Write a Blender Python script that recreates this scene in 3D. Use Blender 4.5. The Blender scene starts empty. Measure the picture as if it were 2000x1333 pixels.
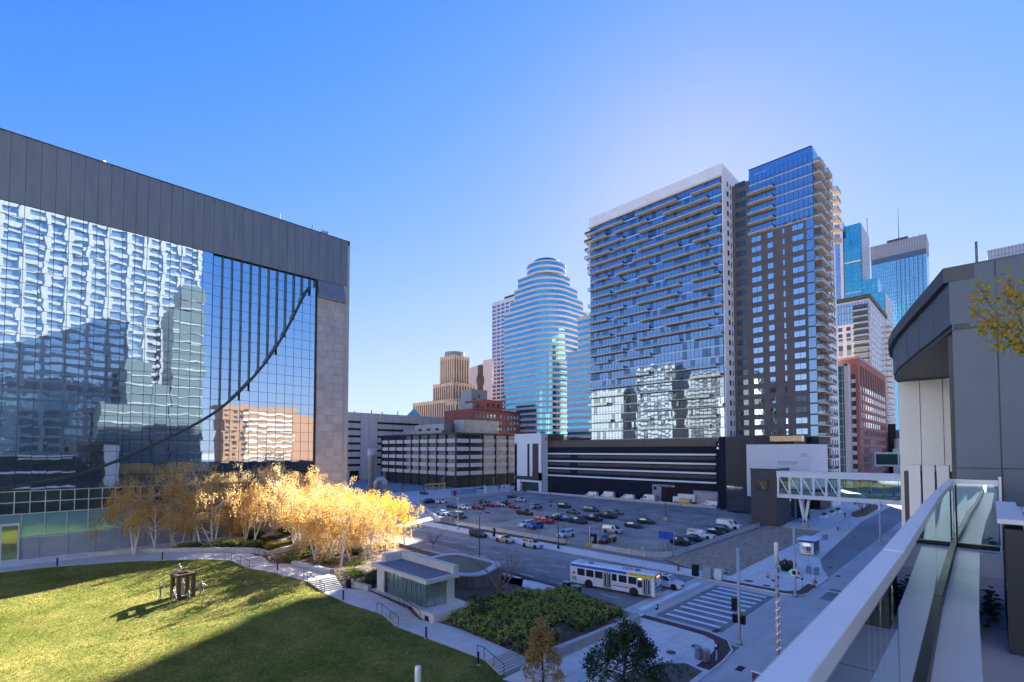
import bpy, bmesh, math, random
from mathutils import Vector, Matrix
R = math.radians
rnd = random.Random(7)
S = bpy.context.scene
COL = S.collection
# ------------------------------------------------------------------ camera
cam_d = bpy.data.cameras.new('camera'); cam = bpy.data.objects.new('camera', cam_d); COL.objects.link(cam)
cam.location = (0, 0, 19.0); cam.rotation_euler = (R(92.0), 0, R(-45.0))
cam_d.sensor_width = 36; cam_d.lens = 16.83; cam_d.shift_y = 0.0904
cam_d.clip_start = 0.1; cam_d.clip_end = 6000
cam_d.dof.use_dof = True; cam_d.dof.focus_distance = 95; cam_d.dof.aperture_fstop = 2.8
S.camera = cam
# ------------------------------------------------------------------ sky and sun
SUN_EL = R(27.3); SUN_AZ = math.atan2(1.383, 0.617)      # azimuth measured from +Y towards +X
W = bpy.data.worlds.new('World'); S.world = W; W.use_nodes = True
wn = W.node_tree.nodes; wl = W.node_tree.links
bg = wn['Background']
sky = wn.new('ShaderNodeTexSky'); sky.sky_type = 'NISHITA'; sky.sun_disc = False
sky.sun_elevation = SUN_EL; sky.sun_rotation = SUN_AZ
sky.altitude = 250; sky.air_density = 1.0; sky.dust_density = 0.11; sky.ozone_density = 2.0
# the film's colour response to the sky, the same in every direction: red steep, blue flat
sep = wn.new('ShaderNodeSeparateColor'); cmb = wn.new('ShaderNodeCombineColor'); wl.new(sky.outputs[0], sep.inputs[0])
for ch, (k, p, m_) in enumerate(((0.1368, 2.4, 1.320), (0.2937, 1.4, 2.056), (1.331, 0.2, 40.0))):
    pw = wn.new('ShaderNodeMath'); pw.operation = 'POWER'; pw.inputs[1].default_value = p; wl.new(sep.outputs[ch], pw.inputs[0])
    ml = wn.new('ShaderNodeMath'); ml.operation = 'MULTIPLY'; ml.inputs[1].default_value = k; wl.new(pw.outputs[0], ml.inputs[0])
    dn = wn.new('ShaderNodeMath'); dn.operation = 'MULTIPLY_ADD'; dn.inputs[1].default_value = 1/m_; dn.inputs[2].default_value = 1.0; wl.new(ml.outputs[0], dn.inputs[0])
    dv = wn.new('ShaderNodeMath'); dv.operation = 'DIVIDE'; wl.new(ml.outputs[0], dv.inputs[0]); wl.new(dn.outputs[0], dv.inputs[1])
    wl.new(dv.outputs[0], cmb.inputs[ch])
wl.new(cmb.outputs[0], bg.inputs['Color'])
bg.inputs['Strength'].default_value = 0.1
sl = bpy.data.lights.new('sun', 'SUN'); sl.energy = 4.8; sl.angle = R(0.53); sl.color = (1.0, 0.93, 0.82)
so = bpy.data.objects.new('sun', sl); COL.objects.link(so)
SDIR = Vector((math.sin(SUN_AZ) * math.cos(SUN_EL), math.cos(SUN_AZ) * math.cos(SUN_EL), math.sin(SUN_EL)))
so.rotation_euler = SDIR.to_track_quat('Z', 'Y').to_euler(); so.location = (0, 0, 200)
vs = S.view_settings
vs.view_transform = 'Standard'; vs.look = 'None'; vs.gamma = 1.0; vs.exposure = 2.6; vs.use_curve_mapping = False
S.cycles.max_bounces = 8; S.cycles.glossy_bounces = 4; S.cycles.transparent_max_bounces = 16
S.cycles.caustics_reflective = False; S.cycles.caustics_refractive = False
# ------------------------------------------------------------------ materials
MATS = {}
def _nt(name):
    m = bpy.data.materials.new(name); m.use_nodes = True
    n = m.node_tree.nodes; return m, n, m.node_tree.links, n['Principled BSDF']
def _pos(n, l, scale=1.0, obj=False):
    if obj:
        g = n.new('ShaderNodeTexCoord').outputs['Object']
    else:
        g = n.new('ShaderNodeNewGeometry').outputs['Position']
    return g
def mat(name, col, rough=0.7, metal=0.0, var=0.15, scale=1.5, bump=0.0, bscale=20.0, col2=None, spec=0.5, obj=False, detail=6.0, stretch=None, coat=0.0):
    """principled material whose colour drifts over a noise in world space"""
    if name in MATS: return MATS[name]
    m, n, l, b = _nt(name)
    p = _pos(n, l, obj=obj)
    if stretch:
        mp = n.new('ShaderNodeMapping'); mp.inputs['Scale'].default_value = stretch; l.new(p, mp.inputs['Vector']); p = mp.outputs[0]
    nz = n.new('ShaderNodeTexNoise'); nz.inputs['Scale'].default_value = scale; nz.inputs['Detail'].default_value = detail; nz.inputs['Roughness'].default_value = 0.65
    l.new(p, nz.inputs['Vector'])
    cr = n.new('ShaderNodeValToRGB'); cr.color_ramp.elements[0].position = 0.3; cr.color_ramp.elements[1].position = 0.7
    c2 = col2 if col2 else tuple(min(1, c * (1 + var)) for c in col)
    c1 = tuple(c * (1 - var) for c in col)
    cr.color_ramp.elements[0].color = (*c1, 1); cr.color_ramp.elements[1].color = (*c2, 1)
    l.new(nz.outputs['Fac'], cr.inputs['Fac']); l.new(cr.outputs[0], b.inputs['Base Color'])
    b.inputs['Roughness'].default_value = rough; b.inputs['Metallic'].default_value = metal
    b.inputs['Specular IOR Level'].default_value = spec; b.inputs['Coat Weight'].default_value = coat
    b.inputs['Coat Roughness'].default_value = 0.05
    if bump:
        n2 = n.new('ShaderNodeTexNoise'); n2.inputs['Scale'].default_value = bscale; n2.inputs['Detail'].default_value = 4
        l.new(p, n2.inputs['Vector'])
        bp = n.new('ShaderNodeBump'); bp.inputs['Strength'].default_value = bump; bp.inputs['Distance'].default_value = 0.05
        l.new(n2.outputs['Fac'], bp.inputs['Height']); l.new(bp.outputs[0], b.inputs['Normal'])
    MATS[name] = m; return m
def mirror(name, col, rough=0.03, wave=0.0, wscale=0.6, metal=0.9, tilt=0.0, dark=None):
    """coated architectural glass: tinted mirror over a dark room, slightly wavy"""
    if name in MATS: return MATS[name]
    m, n, l, b = _nt(name)
    b.inputs['Base Color'].default_value = (*col, 1); b.inputs['Metallic'].default_value = metal; b.inputs['Roughness'].default_value = rough
    if wave:
        p = _pos(n, l)
        nz = n.new('ShaderNodeTexNoise'); nz.inputs['Scale'].default_value = wscale; nz.inputs['Detail'].default_value = 1.0
        l.new(p, nz.inputs['Vector'])
        bp = n.new('ShaderNodeBump'); bp.inputs['Strength'].default_value = 1.0; bp.inputs['Distance'].default_value = wave
        l.new(nz.outputs['Fac'], bp.inputs['Height']); l.new(bp.outputs[0], b.inputs['Normal'])
    MATS[name] = m; return m
def clear_glass(name, col=(0.8, 0.95, 0.93), alpha=0.35, rough=0.0):
    if name in MATS: return MATS[name]
    m = bpy.data.materials.new(name); m.use_nodes = True; n = m.node_tree.nodes; l = m.node_tree.links
    n.remove(n['Principled BSDF'])
    out = n['Material Output']
    tr = n.new('ShaderNodeBsdfTransparent'); tr.inputs[0].default_value = (*col, 1)
    gl = n.new('ShaderNodeBsdfGlossy'); gl.inputs['Roughness'].default_value = rough; gl.inputs[0].default_value = (0.9, 1, 1, 1)
    fr = n.new('ShaderNodeFresnel'); fr.inputs['IOR'].default_value = 1.5
    mx0 = n.new('ShaderNodeMath'); mx0.operation = 'MULTIPLY_ADD'; mx0.inputs[1].default_value = 1.0; mx0.inputs[2].default_value = alpha
    l.new(fr.outputs[0], mx0.inputs[0]); mx0.use_clamp = True
    mx = n.new('ShaderNodeMixShader'); l.new(mx0.outputs[0], mx.inputs[0]); l.new(tr.outputs[0], mx.inputs[1]); l.new(gl.outputs[0], mx.inputs[2])
    l.new(mx.outputs[0], out.inputs['Surface'])
    MATS[name] = m; return m
def grid_mat(name, c1, c2, line, bw, bh, mortar, metal=0.75, rough=0.08, lrough=0.6, wave=0.0, axis='wall', lmetal=0.0):
    """far facade: panes and frame lines, world-space so both walls line up"""
    if name in MATS: return MATS[name]
    m, n, l, b = _nt(name)
    p = _pos(n, l); sp = n.new('ShaderNodeSeparateXYZ'); l.new(p, sp.inputs[0])
    cb = n.new('ShaderNodeCombineXYZ')
    if axis == 'wall':
        ad = n.new('ShaderNodeMath'); ad.operation = 'ADD'; l.new(sp.outputs[0], ad.inputs[0]); l.new(sp.outputs[1], ad.inputs[1])
        l.new(ad.outputs[0], cb.inputs[0]); l.new(sp.outputs[2], cb.inputs[1])
    else:
        l.new(sp.outputs[0], cb.inputs[0]); l.new(sp.outputs[1], cb.inputs[1])
    br = n.new('ShaderNodeTexBrick'); br.offset = 0.0; br.inputs['Scale'].default_value = 1.0
    br.inputs['Brick Width'].default_value = bw; br.inputs['Row Height'].default_value = bh; br.inputs['Mortar Size'].default_value = mortar
    br.inputs['Mortar Smooth'].default_value = 0.0
    br.inputs['Color1'].default_value = (*c1, 1); br.inputs['Color2'].default_value = (*c2, 1); br.inputs['Mortar'].default_value = (*line, 1)
    l.new(cb.outputs[0], br.inputs['Vector']); l.new(br.outputs['Color'], b.inputs['Base Color'])
    for sock, a, c in (('Metallic', metal, lmetal), ('Roughness', rough, lrough)):
        mr = n.new('ShaderNodeMapRange'); mr.inputs['To Min'].default_value = a; mr.inputs['To Max'].default_value = c
        l.new(br.outputs['Fac'], mr.inputs['Value']); l.new(mr.outputs[0], b.inputs[sock])
    if wave:
        nz = n.new('ShaderNodeTexNoise'); nz.inputs['Scale'].default_value = 0.5; l.new(p, nz.inputs['Vector'])
        bp = n.new('ShaderNodeBump'); bp.inputs['Strength'].default_value = 1; bp.inputs['Distance'].default_value = wave
        l.new(nz.outputs['Fac'], bp.inputs['Height']); l.new(bp.outputs[0], b.inputs['Normal'])
    MATS[name] = m; return m
def leaf_mat(name, c1, c2, c3=None, trans=0.45, scale=1.2):
    if name in MATS: return MATS[name]
    m, n, l, b = _nt(name)
    oi = n.new('ShaderNodeObjectInfo'); p = _pos(n, l)
    nz = n.new('ShaderNodeTexNoise'); nz.inputs['Scale'].default_value = scale; nz.inputs['Detail'].default_value = 8; nz.inputs['Roughness'].default_value = 0.8
    l.new(p, nz.inputs['Vector'])
    ad = n.new('ShaderNodeMath'); ad.operation = 'MULTIPLY_ADD'; ad.inputs[1].default_value = 0.3; l.new(oi.outputs['Random'], ad.inputs[0]); l.new(nz.outputs['Fac'], ad.inputs[2])
    cr = n.new('ShaderNodeValToRGB'); e = cr.color_ramp.elements
    e[0].position = 0.42; e[0].color = (*c1, 1); e[1].position = 0.85; e[1].color = (*c2, 1)
    if c3: x = e.new(0.62); x.color = (*c3, 1)
    l.new(ad.outputs[0], cr.inputs['Fac']); l.new(cr.outputs[0], b.inputs['Base Color']); b.inputs['Roughness'].default_value = 0.6
    b.inputs['Specular IOR Level'].default_value = 0.2
    tl = n.new('ShaderNodeBsdfTranslucent'); l.new(cr.outputs[0], tl.inputs[0])
    mx = n.new('ShaderNodeMixShader'); mx.inputs[0].default_value = trans
    l.new(b.outputs[0], mx.inputs[1]); l.new(tl.outputs[0], mx.inputs[2]); l.new(mx.outputs[0], n['Material Output'].inputs['Surface'])
    MATS[name] = m; return m
def emit(name, col, s):
    if name in MATS: return MATS[name]
    m, n, l, b = _nt(name); b.inputs['Base Color'].default_value = (*col, 1)
    b.inputs['Emission Color'].default_value = (*col, 1); b.inputs['Emission Strength'].default_value = s
    MATS[name] = m; return m
# ------------------------------------------------------------------ mesh builder
def wl_(o):
    v = Vector((0, 0, 0))
    while o: v = v + o.location; o = o.parent
    return v
class MB:
    def __init__(s): s.v = []; s.f = []; s.m = []
    def add(s, vs, fs, mi=0):
        b = len(s.v); s.v += [tuple(v) for v in vs]
        for f in fs: s.f.append([b + i for i in f]); s.m.append(mi)
        return s
    def box(s, x0, x1, y0, y1, z0, z1, mi=0):
        return s.add([(x0,y0,z0),(x1,y0,z0),(x1,y1,z0),(x0,y1,z0),(x0,y0,z1),(x1,y0,z1),(x1,y1,z1),(x0,y1,z1)],
                     [(0,3,2,1),(4,5,6,7),(0,1,5,4),(1,2,6,5),(2,3,7,6),(3,0,4,7)], mi)
    def obox(s, c, sx, sy, z0, z1, rz=0, mi=0):
        ca, sa = math.cos(rz), math.sin(rz); P = []
        for z in (z0, z1):
            for a, b in ((-1,-1),(1,-1),(1,1),(-1,1)):
                x, y = a*sx/2, b*sy/2; P.append((c[0]+x*ca-y*sa, c[1]+x*sa+y*ca, z))
        return s.add(P, [(0,3,2,1),(4,5,6,7),(0,1,5,4),(1,2,6,5),(2,3,7,6),(3,0,4,7)], mi)
    def quad(s, a, b, c, d, mi=0): return s.add([a,b,c,d], [(0,1,2,3)], mi)
    def bar(s, p, q, w, h, mi=0, up=(0,0,1)):
        p, q = Vector(p), Vector(q); d = (q-p).normalized(); u = Vector(up)
        if abs(d.dot(u)) > 0.98: u = Vector((1,0,0))
        r = d.cross(u).normalized(); u = r.cross(d).normalized()
        P = []
        for o in (p, q):
            for a, b in ((-1,-1),(1,-1),(1,1),(-1,1)): P.append(o + r*a*w/2 + u*b*h/2)
        return s.add(P, [(0,1,2,3),(4,7,6,5),(0,4,5,1),(1,5,6,2),(2,6,7,3),(3,7,4,0)], mi)
    def tube(s, pts, rad, n=8, mi=0, cap=True):
        pts = [Vector(p) for p in pts]
        if not isinstance(rad, (list, tuple)): rad = [rad]*len(pts)
        b = len(s.v); prev = None
        for i, p in enumerate(pts):
            d = (pts[min(i+1, len(pts)-1)] - pts[max(i-1, 0)]).normalized()
            if prev is None:
                r = d.cross(Vector((0,0,1)));
                if r.length < 0.05: r = d.cross(Vector((1,0,0)))
            else: r = prev - d*prev.dot(d)
            r.normalize(); prev = r; u = d.cross(r)
            for k in range(n):
                a = 2*math.pi*k/n; s.v.append(tuple(p + (r*math.cos(a) + u*math.sin(a))*rad[i]))
        for i in range(len(pts)-1):
            for k in range(n):
                s.f.append([b+i*n+k, b+i*n+(k+1)%n, b+(i+1)*n+(k+1)%n, b+(i+1)*n+k]); s.m.append(mi)
        if cap:
            s.f.append([b+k for k in range(n)][::-1]); s.m.append(mi)
            e = b+(len(pts)-1)*n; s.f.append([e+k for k in range(n)]); s.m.append(mi)
        return s
    def lathe(s, prof, c=(0,0,0), n=12, mi=0):
        b = len(s.v)
        for r, z in prof:
            for k in range(n):
                a = 2*math.pi*k/n; s.v.append((c[0]+r*math.cos(a), c[1]+r*math.sin(a), c[2]+z))
        for i in range(len(prof)-1):
            for k in range(n):
                s.f.append([b+i*n+k, b+i*n+(k+1)%n, b+(i+1)*n+(k+1)%n, b+(i+1)*n+k]); s.m.append(mi)
        s.f.append([b+k for k in range(n)][::-1]); s.m.append(mi)
        e = b+(len(prof)-1)*n; s.f.append([e+k for k in range(n)]); s.m.append(mi)
        return s
    def prism(s, pts, z0, z1, mi=0, tmi=None, bottom=True):
        n = len(pts); b = len(s.v)
        A = sum(pts[i][0]*pts[(i+1)%n][1]-pts[(i+1)%n][0]*pts[i][1] for i in range(n))
        if A < 0: pts = pts[::-1]
        g0 = z0 if callable(z0) else (lambda x, y: z0); g1 = z1 if callable(z1) else (lambda x, y: z1)
        s.v += [(p[0],p[1],g0(*p)) for p in pts] + [(p[0],p[1],g1(*p)) for p in pts]
        for i in range(n):
            j = (i+1)%n; s.f.append([b+i,b+j,b+n+j,b+n+i]); s.m.append(mi)
        s.f.append([b+n+i for i in range(n)]); s.m.append(mi if tmi is None else tmi)
        if bottom: s.f.append([b+i for i in range(n)][::-1]); s.m.append(mi)
        return s
    def mesh(s, name, mats, smooth=False, off=(0,0,0)):
        me = bpy.data.meshes.new(name)
        ox, oy, oz = off
        me.from_pydata([(x-ox, y-oy, z-oz) for x, y, z in s.v], [], s.f)
        if not isinstance(mats, (list, tuple)): mats = [mats]
        for m in mats: me.materials.append(m)
        if len(mats) > 1: me.polygons.foreach_set('material_index', s.m)
        if smooth: me.polygons.foreach_set('use_smooth', [True]*len(s.f))
        me.update(); return me
    def build(s, name, mats, parent=None, smooth=False, world=True):
        """link as one object; with world=True the coordinates given are world coordinates"""
        off = wl_(parent) if (parent and world) else (0,0,0)
        return ob(name, s.mesh(name, mats, smooth, off), parent)
def ob(name, me, parent=None, loc=None, rz=0.0):
    o = bpy.data.objects.new(name, me); COL.objects.link(o)
    if parent: o.parent = parent
    if loc is not None: o.location = loc
    if rz: o.rotation_euler = (0, 0, rz)
    return o
def thing(name, label, cat, loc=(0,0,0), rz=0.0, group=None):
    o = ob(name, None, None, loc, rz); return tag(o, label, cat, group)
def tag(o, label=None, cat=None, group=None, kind=None):
    if label: o['label'] = label
    if cat: o['category'] = cat
    if group: o['group'] = group
    if kind: o['kind'] = kind
    return o
def struct(o): o['kind'] = 'structure'; return o
def setmat(o, m, slot=0):
    o.material_slots[slot].link = 'OBJECT'; o.material_slots[slot].material = m
def text_mesh(txt, size, m, ext=0.01):
    c = bpy.data.curves.new('lettering', 'FONT'); c.body = txt; c.size = size; c.extrude = ext; c.align_x = 'CENTER'
    o = bpy.data.objects.new('lettering', c); COL.objects.link(o)
    me = bpy.data.meshes.new_from_object(o.evaluated_get(bpy.context.evaluated_depsgraph_get()))
    bpy.data.objects.remove(o); bpy.data.curves.remove(c)
    me.materials.clear(); me.materials.append(m); return me
def lerp(T, x):
    """piecewise linear table [(x, y), ...]"""
    if x <= T[0][0]: return T[0][1]
    for (a, p), (b, q) in zip(T, T[1:]):
        if x <= b: return p + (q-p)*(x-a)/(b-a)
    return T[-1][1]
# palette
ASPH = mat('asphalt', (0.235, 0.225, 0.21), 0.85, var=0.3, scale=0.35, bump=0.3, bscale=60)
LOTM = mat('parking_asphalt', (0.35, 0.295, 0.235), 0.85, var=0.45, scale=0.13, bump=0.3, bscale=50, detail=9)
CONC = mat('concrete_paving', (0.76, 0.68, 0.59), 0.8, var=0.12, scale=0.5, bump=0.15)
CONR = mat('concrete_road', (0.58, 0.515, 0.445), 0.8, var=0.18, scale=0.25, bump=0.15, stretch=(0.3,1,1))
CONW = mat('cast_concrete', (0.44, 0.42, 0.39), 0.8, var=0.15, scale=0.9, bump=0.2, bscale=8)
PAVER = mat('brick_paver', (0.11, 0.055, 0.045), 0.85, var=0.3, scale=4)
WPAINT = mat('road_paint', (0.80, 0.80, 0.79), 0.7, var=0.12, scale=6)
GRAV = mat('gravel', (0.40, 0.28, 0.18), 0.95, var=0.45, scale=1.6, bump=1.0, bscale=9, detail=12)
MULCH = mat('mulch', (0.11, 0.075, 0.05), 0.95, var=0.5, scale=3, bump=1.0, bscale=14, detail=10)
BLK = mat('black_metal', (0.015, 0.015, 0.017), 0.4, 0.3)
GALV = mat('grey_pole_paint', (0.42, 0.45, 0.48), 0.45, 0.4, var=0.05)
WHT = mat('white_paint', (0.80, 0.80, 0.79), 0.5, var=0.04)
YEL = mat('yellow_paint', (0.75, 0.45, 0.01), 0.5, var=0.1)
STEEL = mat('steel', (0.45, 0.46, 0.48), 0.35, 0.8, var=0.1)
RUB = mat('rubber', (0.02, 0.02, 0.02), 0.8)
DGLASS = mirror('dark_glass', (0.10, 0.12, 0.14), 0.04, metal=0.6)
CARGL = mirror('car_glass', (0.14, 0.17, 0.2), 0.03, metal=0.75)
# ------------------------------------------------------------------ the ground, streets and pavements
def sheet(name, pts, z, m, thick=None):
    b = MB()
    if thick: b.prism(pts, z-thick, z)
    else:
        A = sum(pts[i][0]*pts[(i+1)%len(pts)][1]-pts[(i+1)%len(pts)][0]*pts[i][1] for i in range(len(pts)))
        if A < 0: pts = pts[::-1]
        b.add([(x,y,z) for x, y in pts], [list(range(len(pts)))])
    return struct(b.build(name, m))
def rect(x0,x1,y0,y1): return [(x0,y0),(x1,y0),(x1,y1),(x0,y1)]
sheet('ground', rect(-3000,4000,-3000,4000), -0.06, mat('city_ground', (0.3,0.28,0.26), 0.9, var=0.3, scale=0.02))
sheet('road', rect(50.3,70.5,31.6,420), 0.0, ASPH)
sheet('cross_street', rect(-120,420,0.6,17.6), 0.004, CONR)
sheet('intersection', rect(48.6,70.6,17.604,31.596), 0.002, CONR)
sheet('crosswalk_surface', rect(51.2,68.6,20.3,27.9), 0.008, ASPH)
sheet('parking_lane', rect(65.2,70.45,46,330), 0.004, mat('gutter_concrete', (0.3,0.29,0.275), 0.85, var=0.2, scale=0.4))
sheet('crosswalk_approach', rect(71.5,78,4,16), 0.010, ASPH)
sheet('lower_street_patch', rect(38,47.5,7.5,13.5), 0.010, ASPH)
# kerbed pavements
sheet('plaza_pavement', [(26,17.4),(44.5,17.4),(47.2,17.7),(49.3,18.9),(50.2,21),(50.3,24),(50.3,88),(53,100),(53,420),(46.5,420),(46.5,40),(30,29.0),(-60,29),(-60,17.4)], 0.13, CONC, 0.19)
sheet('brick_band', [(41.5,17.55),(44.4,17.55),(47.1,17.85),(49.2,19.0),(50.05,21.1),(50.15,24),(50.15,28.6),(49.0,28.6),(49.0,24),(48.9,21.3),(48.3,19.9),(46.7,19.05),(44.3,18.75),(41.5,18.75)], 0.134, PAVER)
sheet('pavement', [(70.5,19.6),(71.3,18),(73,17.5),(84,17.5),(90,19.6),(97,21.4),(118,22.6),(156,24.8),(250,24.4),(420,24.4),(420,30),(128,28.6),(74.5,28.2),(74.5,420),(70.5,420)], 0.13, CONC, 0.19)
sheet('brick_band', [(70.65,19.7),(71.4,18.15),(73,17.65),(78,17.65),(78,18.8),(73.4,18.8),(71.9,19.9),(71.8,31),(70.65,31)], 0.134, PAVER)
sheet('entrance_paving', [(131.5,28.7),(260,30.1),(260,60),(156.9,60),(156.9,40.5),(131.5,37)], 0.126, CONC, 0.1)
sheet('parking_lot', [(77,40.6),(129,40.6),(156.8,60),(156.8,62),(172,62),(172,150),(99,150),(77,104)], 0.10, LOTM, 0.1)
sheet('far_street', [(99,150.2),(420,150.2),(420,189),(74.6,189),(74.6,104),(77,104.2)], 0.05, CONR, 0.1)
GRASSD = mat('verge_grass', (0.06,0.085,0.035), 0.95, var=0.5, scale=2, bump=1, bscale=25, col2=(0.13,0.11,0.06))
sheet('grass_verge', [(74.5,61),(76.7,61),(76.7,104),(74.5,104)], 0.16, GRASSD, 0.1)
# the gravel corner, gently humped
b = MB(); NX, NY = 60, 18; vs_ = []
for i in range(NX+1):
    for j in range(NY+1):
        x = 74.5 + (131-74.5)*i/NX; lo = 28.3; hi = min(40.2, 31 + (x-74.5)*2.0 + 3)
        y = lo + (hi-lo)*j/NY
        e = min(1, j/3, (NY-j)/3, i/3, (NX-i)/4)
        vs_.append((x, y, 0.12 + e*(0.18 + 0.22*math.sin(x*0.21+y*0.3) * math.sin(y*0.5)) + e*rnd.uniform(0,0.09)))
b.add(vs_, [(i*(NY+1)+j, (i+1)*(NY+1)+j, (i+1)*(NY+1)+j+1, i*(NY+1)+j+1) for i in range(NX) for j in range(NY)])
struct(b.build('gravel_ground', GRAV, smooth=True))
# painted markings
def marks(name, rects, z=0.012, m=None):
    b = MB()
    for r in rects:
        b.add([(x,y,z) for x,y in r], [(0,1,2,3)])
    return struct(b.build(name, m or WPAINT))
for i in range(9):
    x = 52.3 + i*1.86
    marks('crosswalk_bar', [rect(x, x+0.62, 21.0, 27.2)], 0.014)
marks('stop_line', [rect(51.6,68.2,29.7,30.4)])
marks('stop_line', [rect(76.2,76.6,11,16.4)], 0.014)
marks('crosswalk_bar', [rect(72.2,75,9.2,9.9)], 0.014); marks('crosswalk_bar', [rect(72.2,75,11.4,12.1)], 0.014)
marks('crosswalk_bar', [rect(46.8,47.3,4,13)], 0.016)
for x in (53.6, 57.2, 61.4):
    marks('lane_marking', [rect(x, x+0.13, y, y+3.0) for y in [34+7.5*k for k in range(14)]])
marks('lane_marking', [rect(53.2,53.33,62,78), rect(53.7,53.83,62,78)])
ST = []
for (y0, y1) in ((58,63.5),(74,79.5),(79.6,85),(95,100.5),(116,121.5)):
    for k in range(22):
        x = 84 + k*3.0
        if x < 150: ST.append(rect(x, x+0.11, y0, y1))
for k in range(12): ST.append(rect(86+k*3.1, 86.1+k*3.1, 41.6, 46.8))
for k in range(7): ST.append(rect(149+k*0.7, 149.3+k*0.7, 128, 132))
marks('stall_marking', ST, 0.106, mat('worn_paint', (0.3,0.3,0.31), 0.8, var=0.6, scale=1.2, detail=10))
marks('stall_marking', [rect(118,134,59.3,59.45), rect(134.2,150,50,50.3)], 0.107, MATS['worn_paint'])
CR = []
for k in range(26):
    x, y = rnd.uniform(80,150), rnd.uniform(46,140); a = rnd.choice((0.05,1.5,1.62,0.1)); p = (x,y)
    for q in range(rnd.randint(3,6)):
        a2 = a + rnd.uniform(-.35,.35); L = rnd.uniform(1.5,4); n_ = (p[0]+L*math.cos(a2), p[1]+L*math.sin(a2)); w = .05
        CR.append([(p[0]-w*math.sin(a2),p[1]+w*math.cos(a2)),(p[0]+w*math.sin(a2),p[1]-w*math.cos(a2)),(n_[0]+w*math.sin(a2),n_[1]-w*math.cos(a2)),(n_[0]-w*math.sin(a2),n_[1]+w*math.cos(a2))]); p = n_
marks('asphalt_crack_seal', CR, 0.104, mat('tar', (0.02,0.02,0.02), 0.5))
# paving joints of the corner plaza and pavements (thin recessed-looking saw cuts)
JT = mat('saw_cut', (0.2,0.2,0.2), 0.9)
JR = [rect(x,x+.03,19.2,28.3) for x in (33,36,39,42,45,48)] + [rect(30,48.9,y,y+.03) for y in (20.5,23,25.5,28)]
JR += [rect(70.6,74.4,y,y+.03) for y in range(32,110,3)] + [rect(x,x+.03,lerp([(72,17.8),(84,17.8),(90,19.8),(97,21.6),(118,22.8),(156,25),(250,24.6)],x),28.3) for x in range(76,250,4)]
JR += [rect(72.0,200,25.8,25.83)]
marks('paving_joint', JR, 0.137, JT)
JR2 = [rect(x,x+.05,0.7,17.5) for x in range(52,240,5)] + [rect(20,240,y,y+.05) for y in (5,9.2,13.4)] + [rect(48.7,70.5,29.0,29.05)]
marks('road_joint', JR2, 0.018, mat('road_joint', (0.1,0.1,0.1), 0.9))
TRK = mat('tyre_stain', (0.07,0.07,0.075), 0.85, var=0.4, scale=0.3)
# ------------------------------------------------------------------ lawn and garden terrain
XL = [(17,29.2),(29.7,28.2),(31.1,27.8),(37.4,27.2),(43.4,26.6),(45.2,26.1),(50.9,25.2),(57.2,25.0),(59.4,24.1),(66.2,22.8),(72,21),(74,19.7),(77.4,17.2),(83.4,9.5),(86.4,2.0),(87.3,-2.5),(87.6,-40)]
XR = [(29.0,31.8),(30.3,31.5),(31,30.7),(38,30.8),(41.6,30.2),(43.6,29.3),(45.2,28.9),(53.7,29.2),(57.3,27.5),(61.5,27.5),(70.5,25.7),(72.2,24),(75.1,22.9),(77.6,23.1),(86.1,14.6),(90.1,9.1),(94.9,7)]
ZL = [(17,0.13),(29.7,0.13),(31.1,1.05),(43.4,1.05),(45.2,1.95),(57.2,1.95),(59.4,3.0),(72,3.0),(74.2,3.9),(100,3.9)]
def lawn_h(x, y):
    d = max(0.0, lerp(XL, y) - x); w = min(1, d/5.0); w = w*w*(3-2*w)
    s = lerp([(17,0.6),(40,1.55),(60,2.75),(72,3.15),(87,3.85)], y) + 0.25*math.sin(x*0.16+y*0.22)*math.sin(y*0.19+0.7)
    s += 0.55*math.exp(-((y-(51+0.10*x))/3.0)**2) - 0.35*math.exp(-((y-(57+0.1*x))/3.5)**2) + 0.3*math.exp(-((y-(72+0.1*x))/4)**2)
    e = lerp(ZL, y) - 0.02
    return e*(1-w) + s*w
def grass_material():
    m, n, l, b = _nt('lawn_grass'); p = _pos(n, l)
    def nz(s, d=8):
        t = n.new('ShaderNodeTexNoise'); t.inputs['Scale'].default_value = s; t.inputs['Detail'].default_value = d; t.inputs['Roughness'].default_value = 0.7; l.new(p, t.inputs['Vector']); return t
    a, c = nz(0.22, 12), nz(4.5, 12)
    r1 = n.new('ShaderNodeValToRGB'); r1.color_ramp.elements[0].position = 0.35; r1.color_ramp.elements[1].position = 0.68
    r1.color_ramp.elements[0].color = (0.095,0.14,0.022,1); r1.color_ramp.elements[1].color = (0.335,0.31,0.095,1)
    r2 = n.new('ShaderNodeValToRGB'); r2.color_ramp.elements[0].position = 0.3; r2.color_ramp.elements[1].position = 0.72
    r2.color_ramp.elements[0].color = (0.35,0.42,0.3,1); r2.color_ramp.elements[1].color = (1.6,1.45,1.35,1)
    l.new(a.outputs['Fac'], r1.inputs[0]); l.new(c.outputs['Fac'], r2.inputs[0])
    mx = n.new('ShaderNodeMix'); mx.data_type = 'RGBA'; mx.blend_type = 'MULTIPLY'; mx.inputs['Factor'].default_value = 1
    l.new(r1.outputs[0], mx.inputs['A']); l.new(r2.outputs[0], mx.inputs['B']); l.new(mx.outputs['Result'], b.inputs['Base Color'])
    b.inputs['Roughness'].default_value = 0.9; b.inputs['Specular IOR Level'].default_value = 0.05
    b.inputs['Sheen Weight'].default_value = 0.0
    f = nz(22.0, 3); bp = n.new('ShaderNodeBump'); bp.inputs['Strength'].default_value = 1.0; bp.inputs['Distance'].default_value = 0.12
    l.new(f.outputs['Fac'], bp.inputs['Height']); l.new(bp.outputs[0], b.inputs['Normal'])
    return m
GRASS = grass_material()
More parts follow.
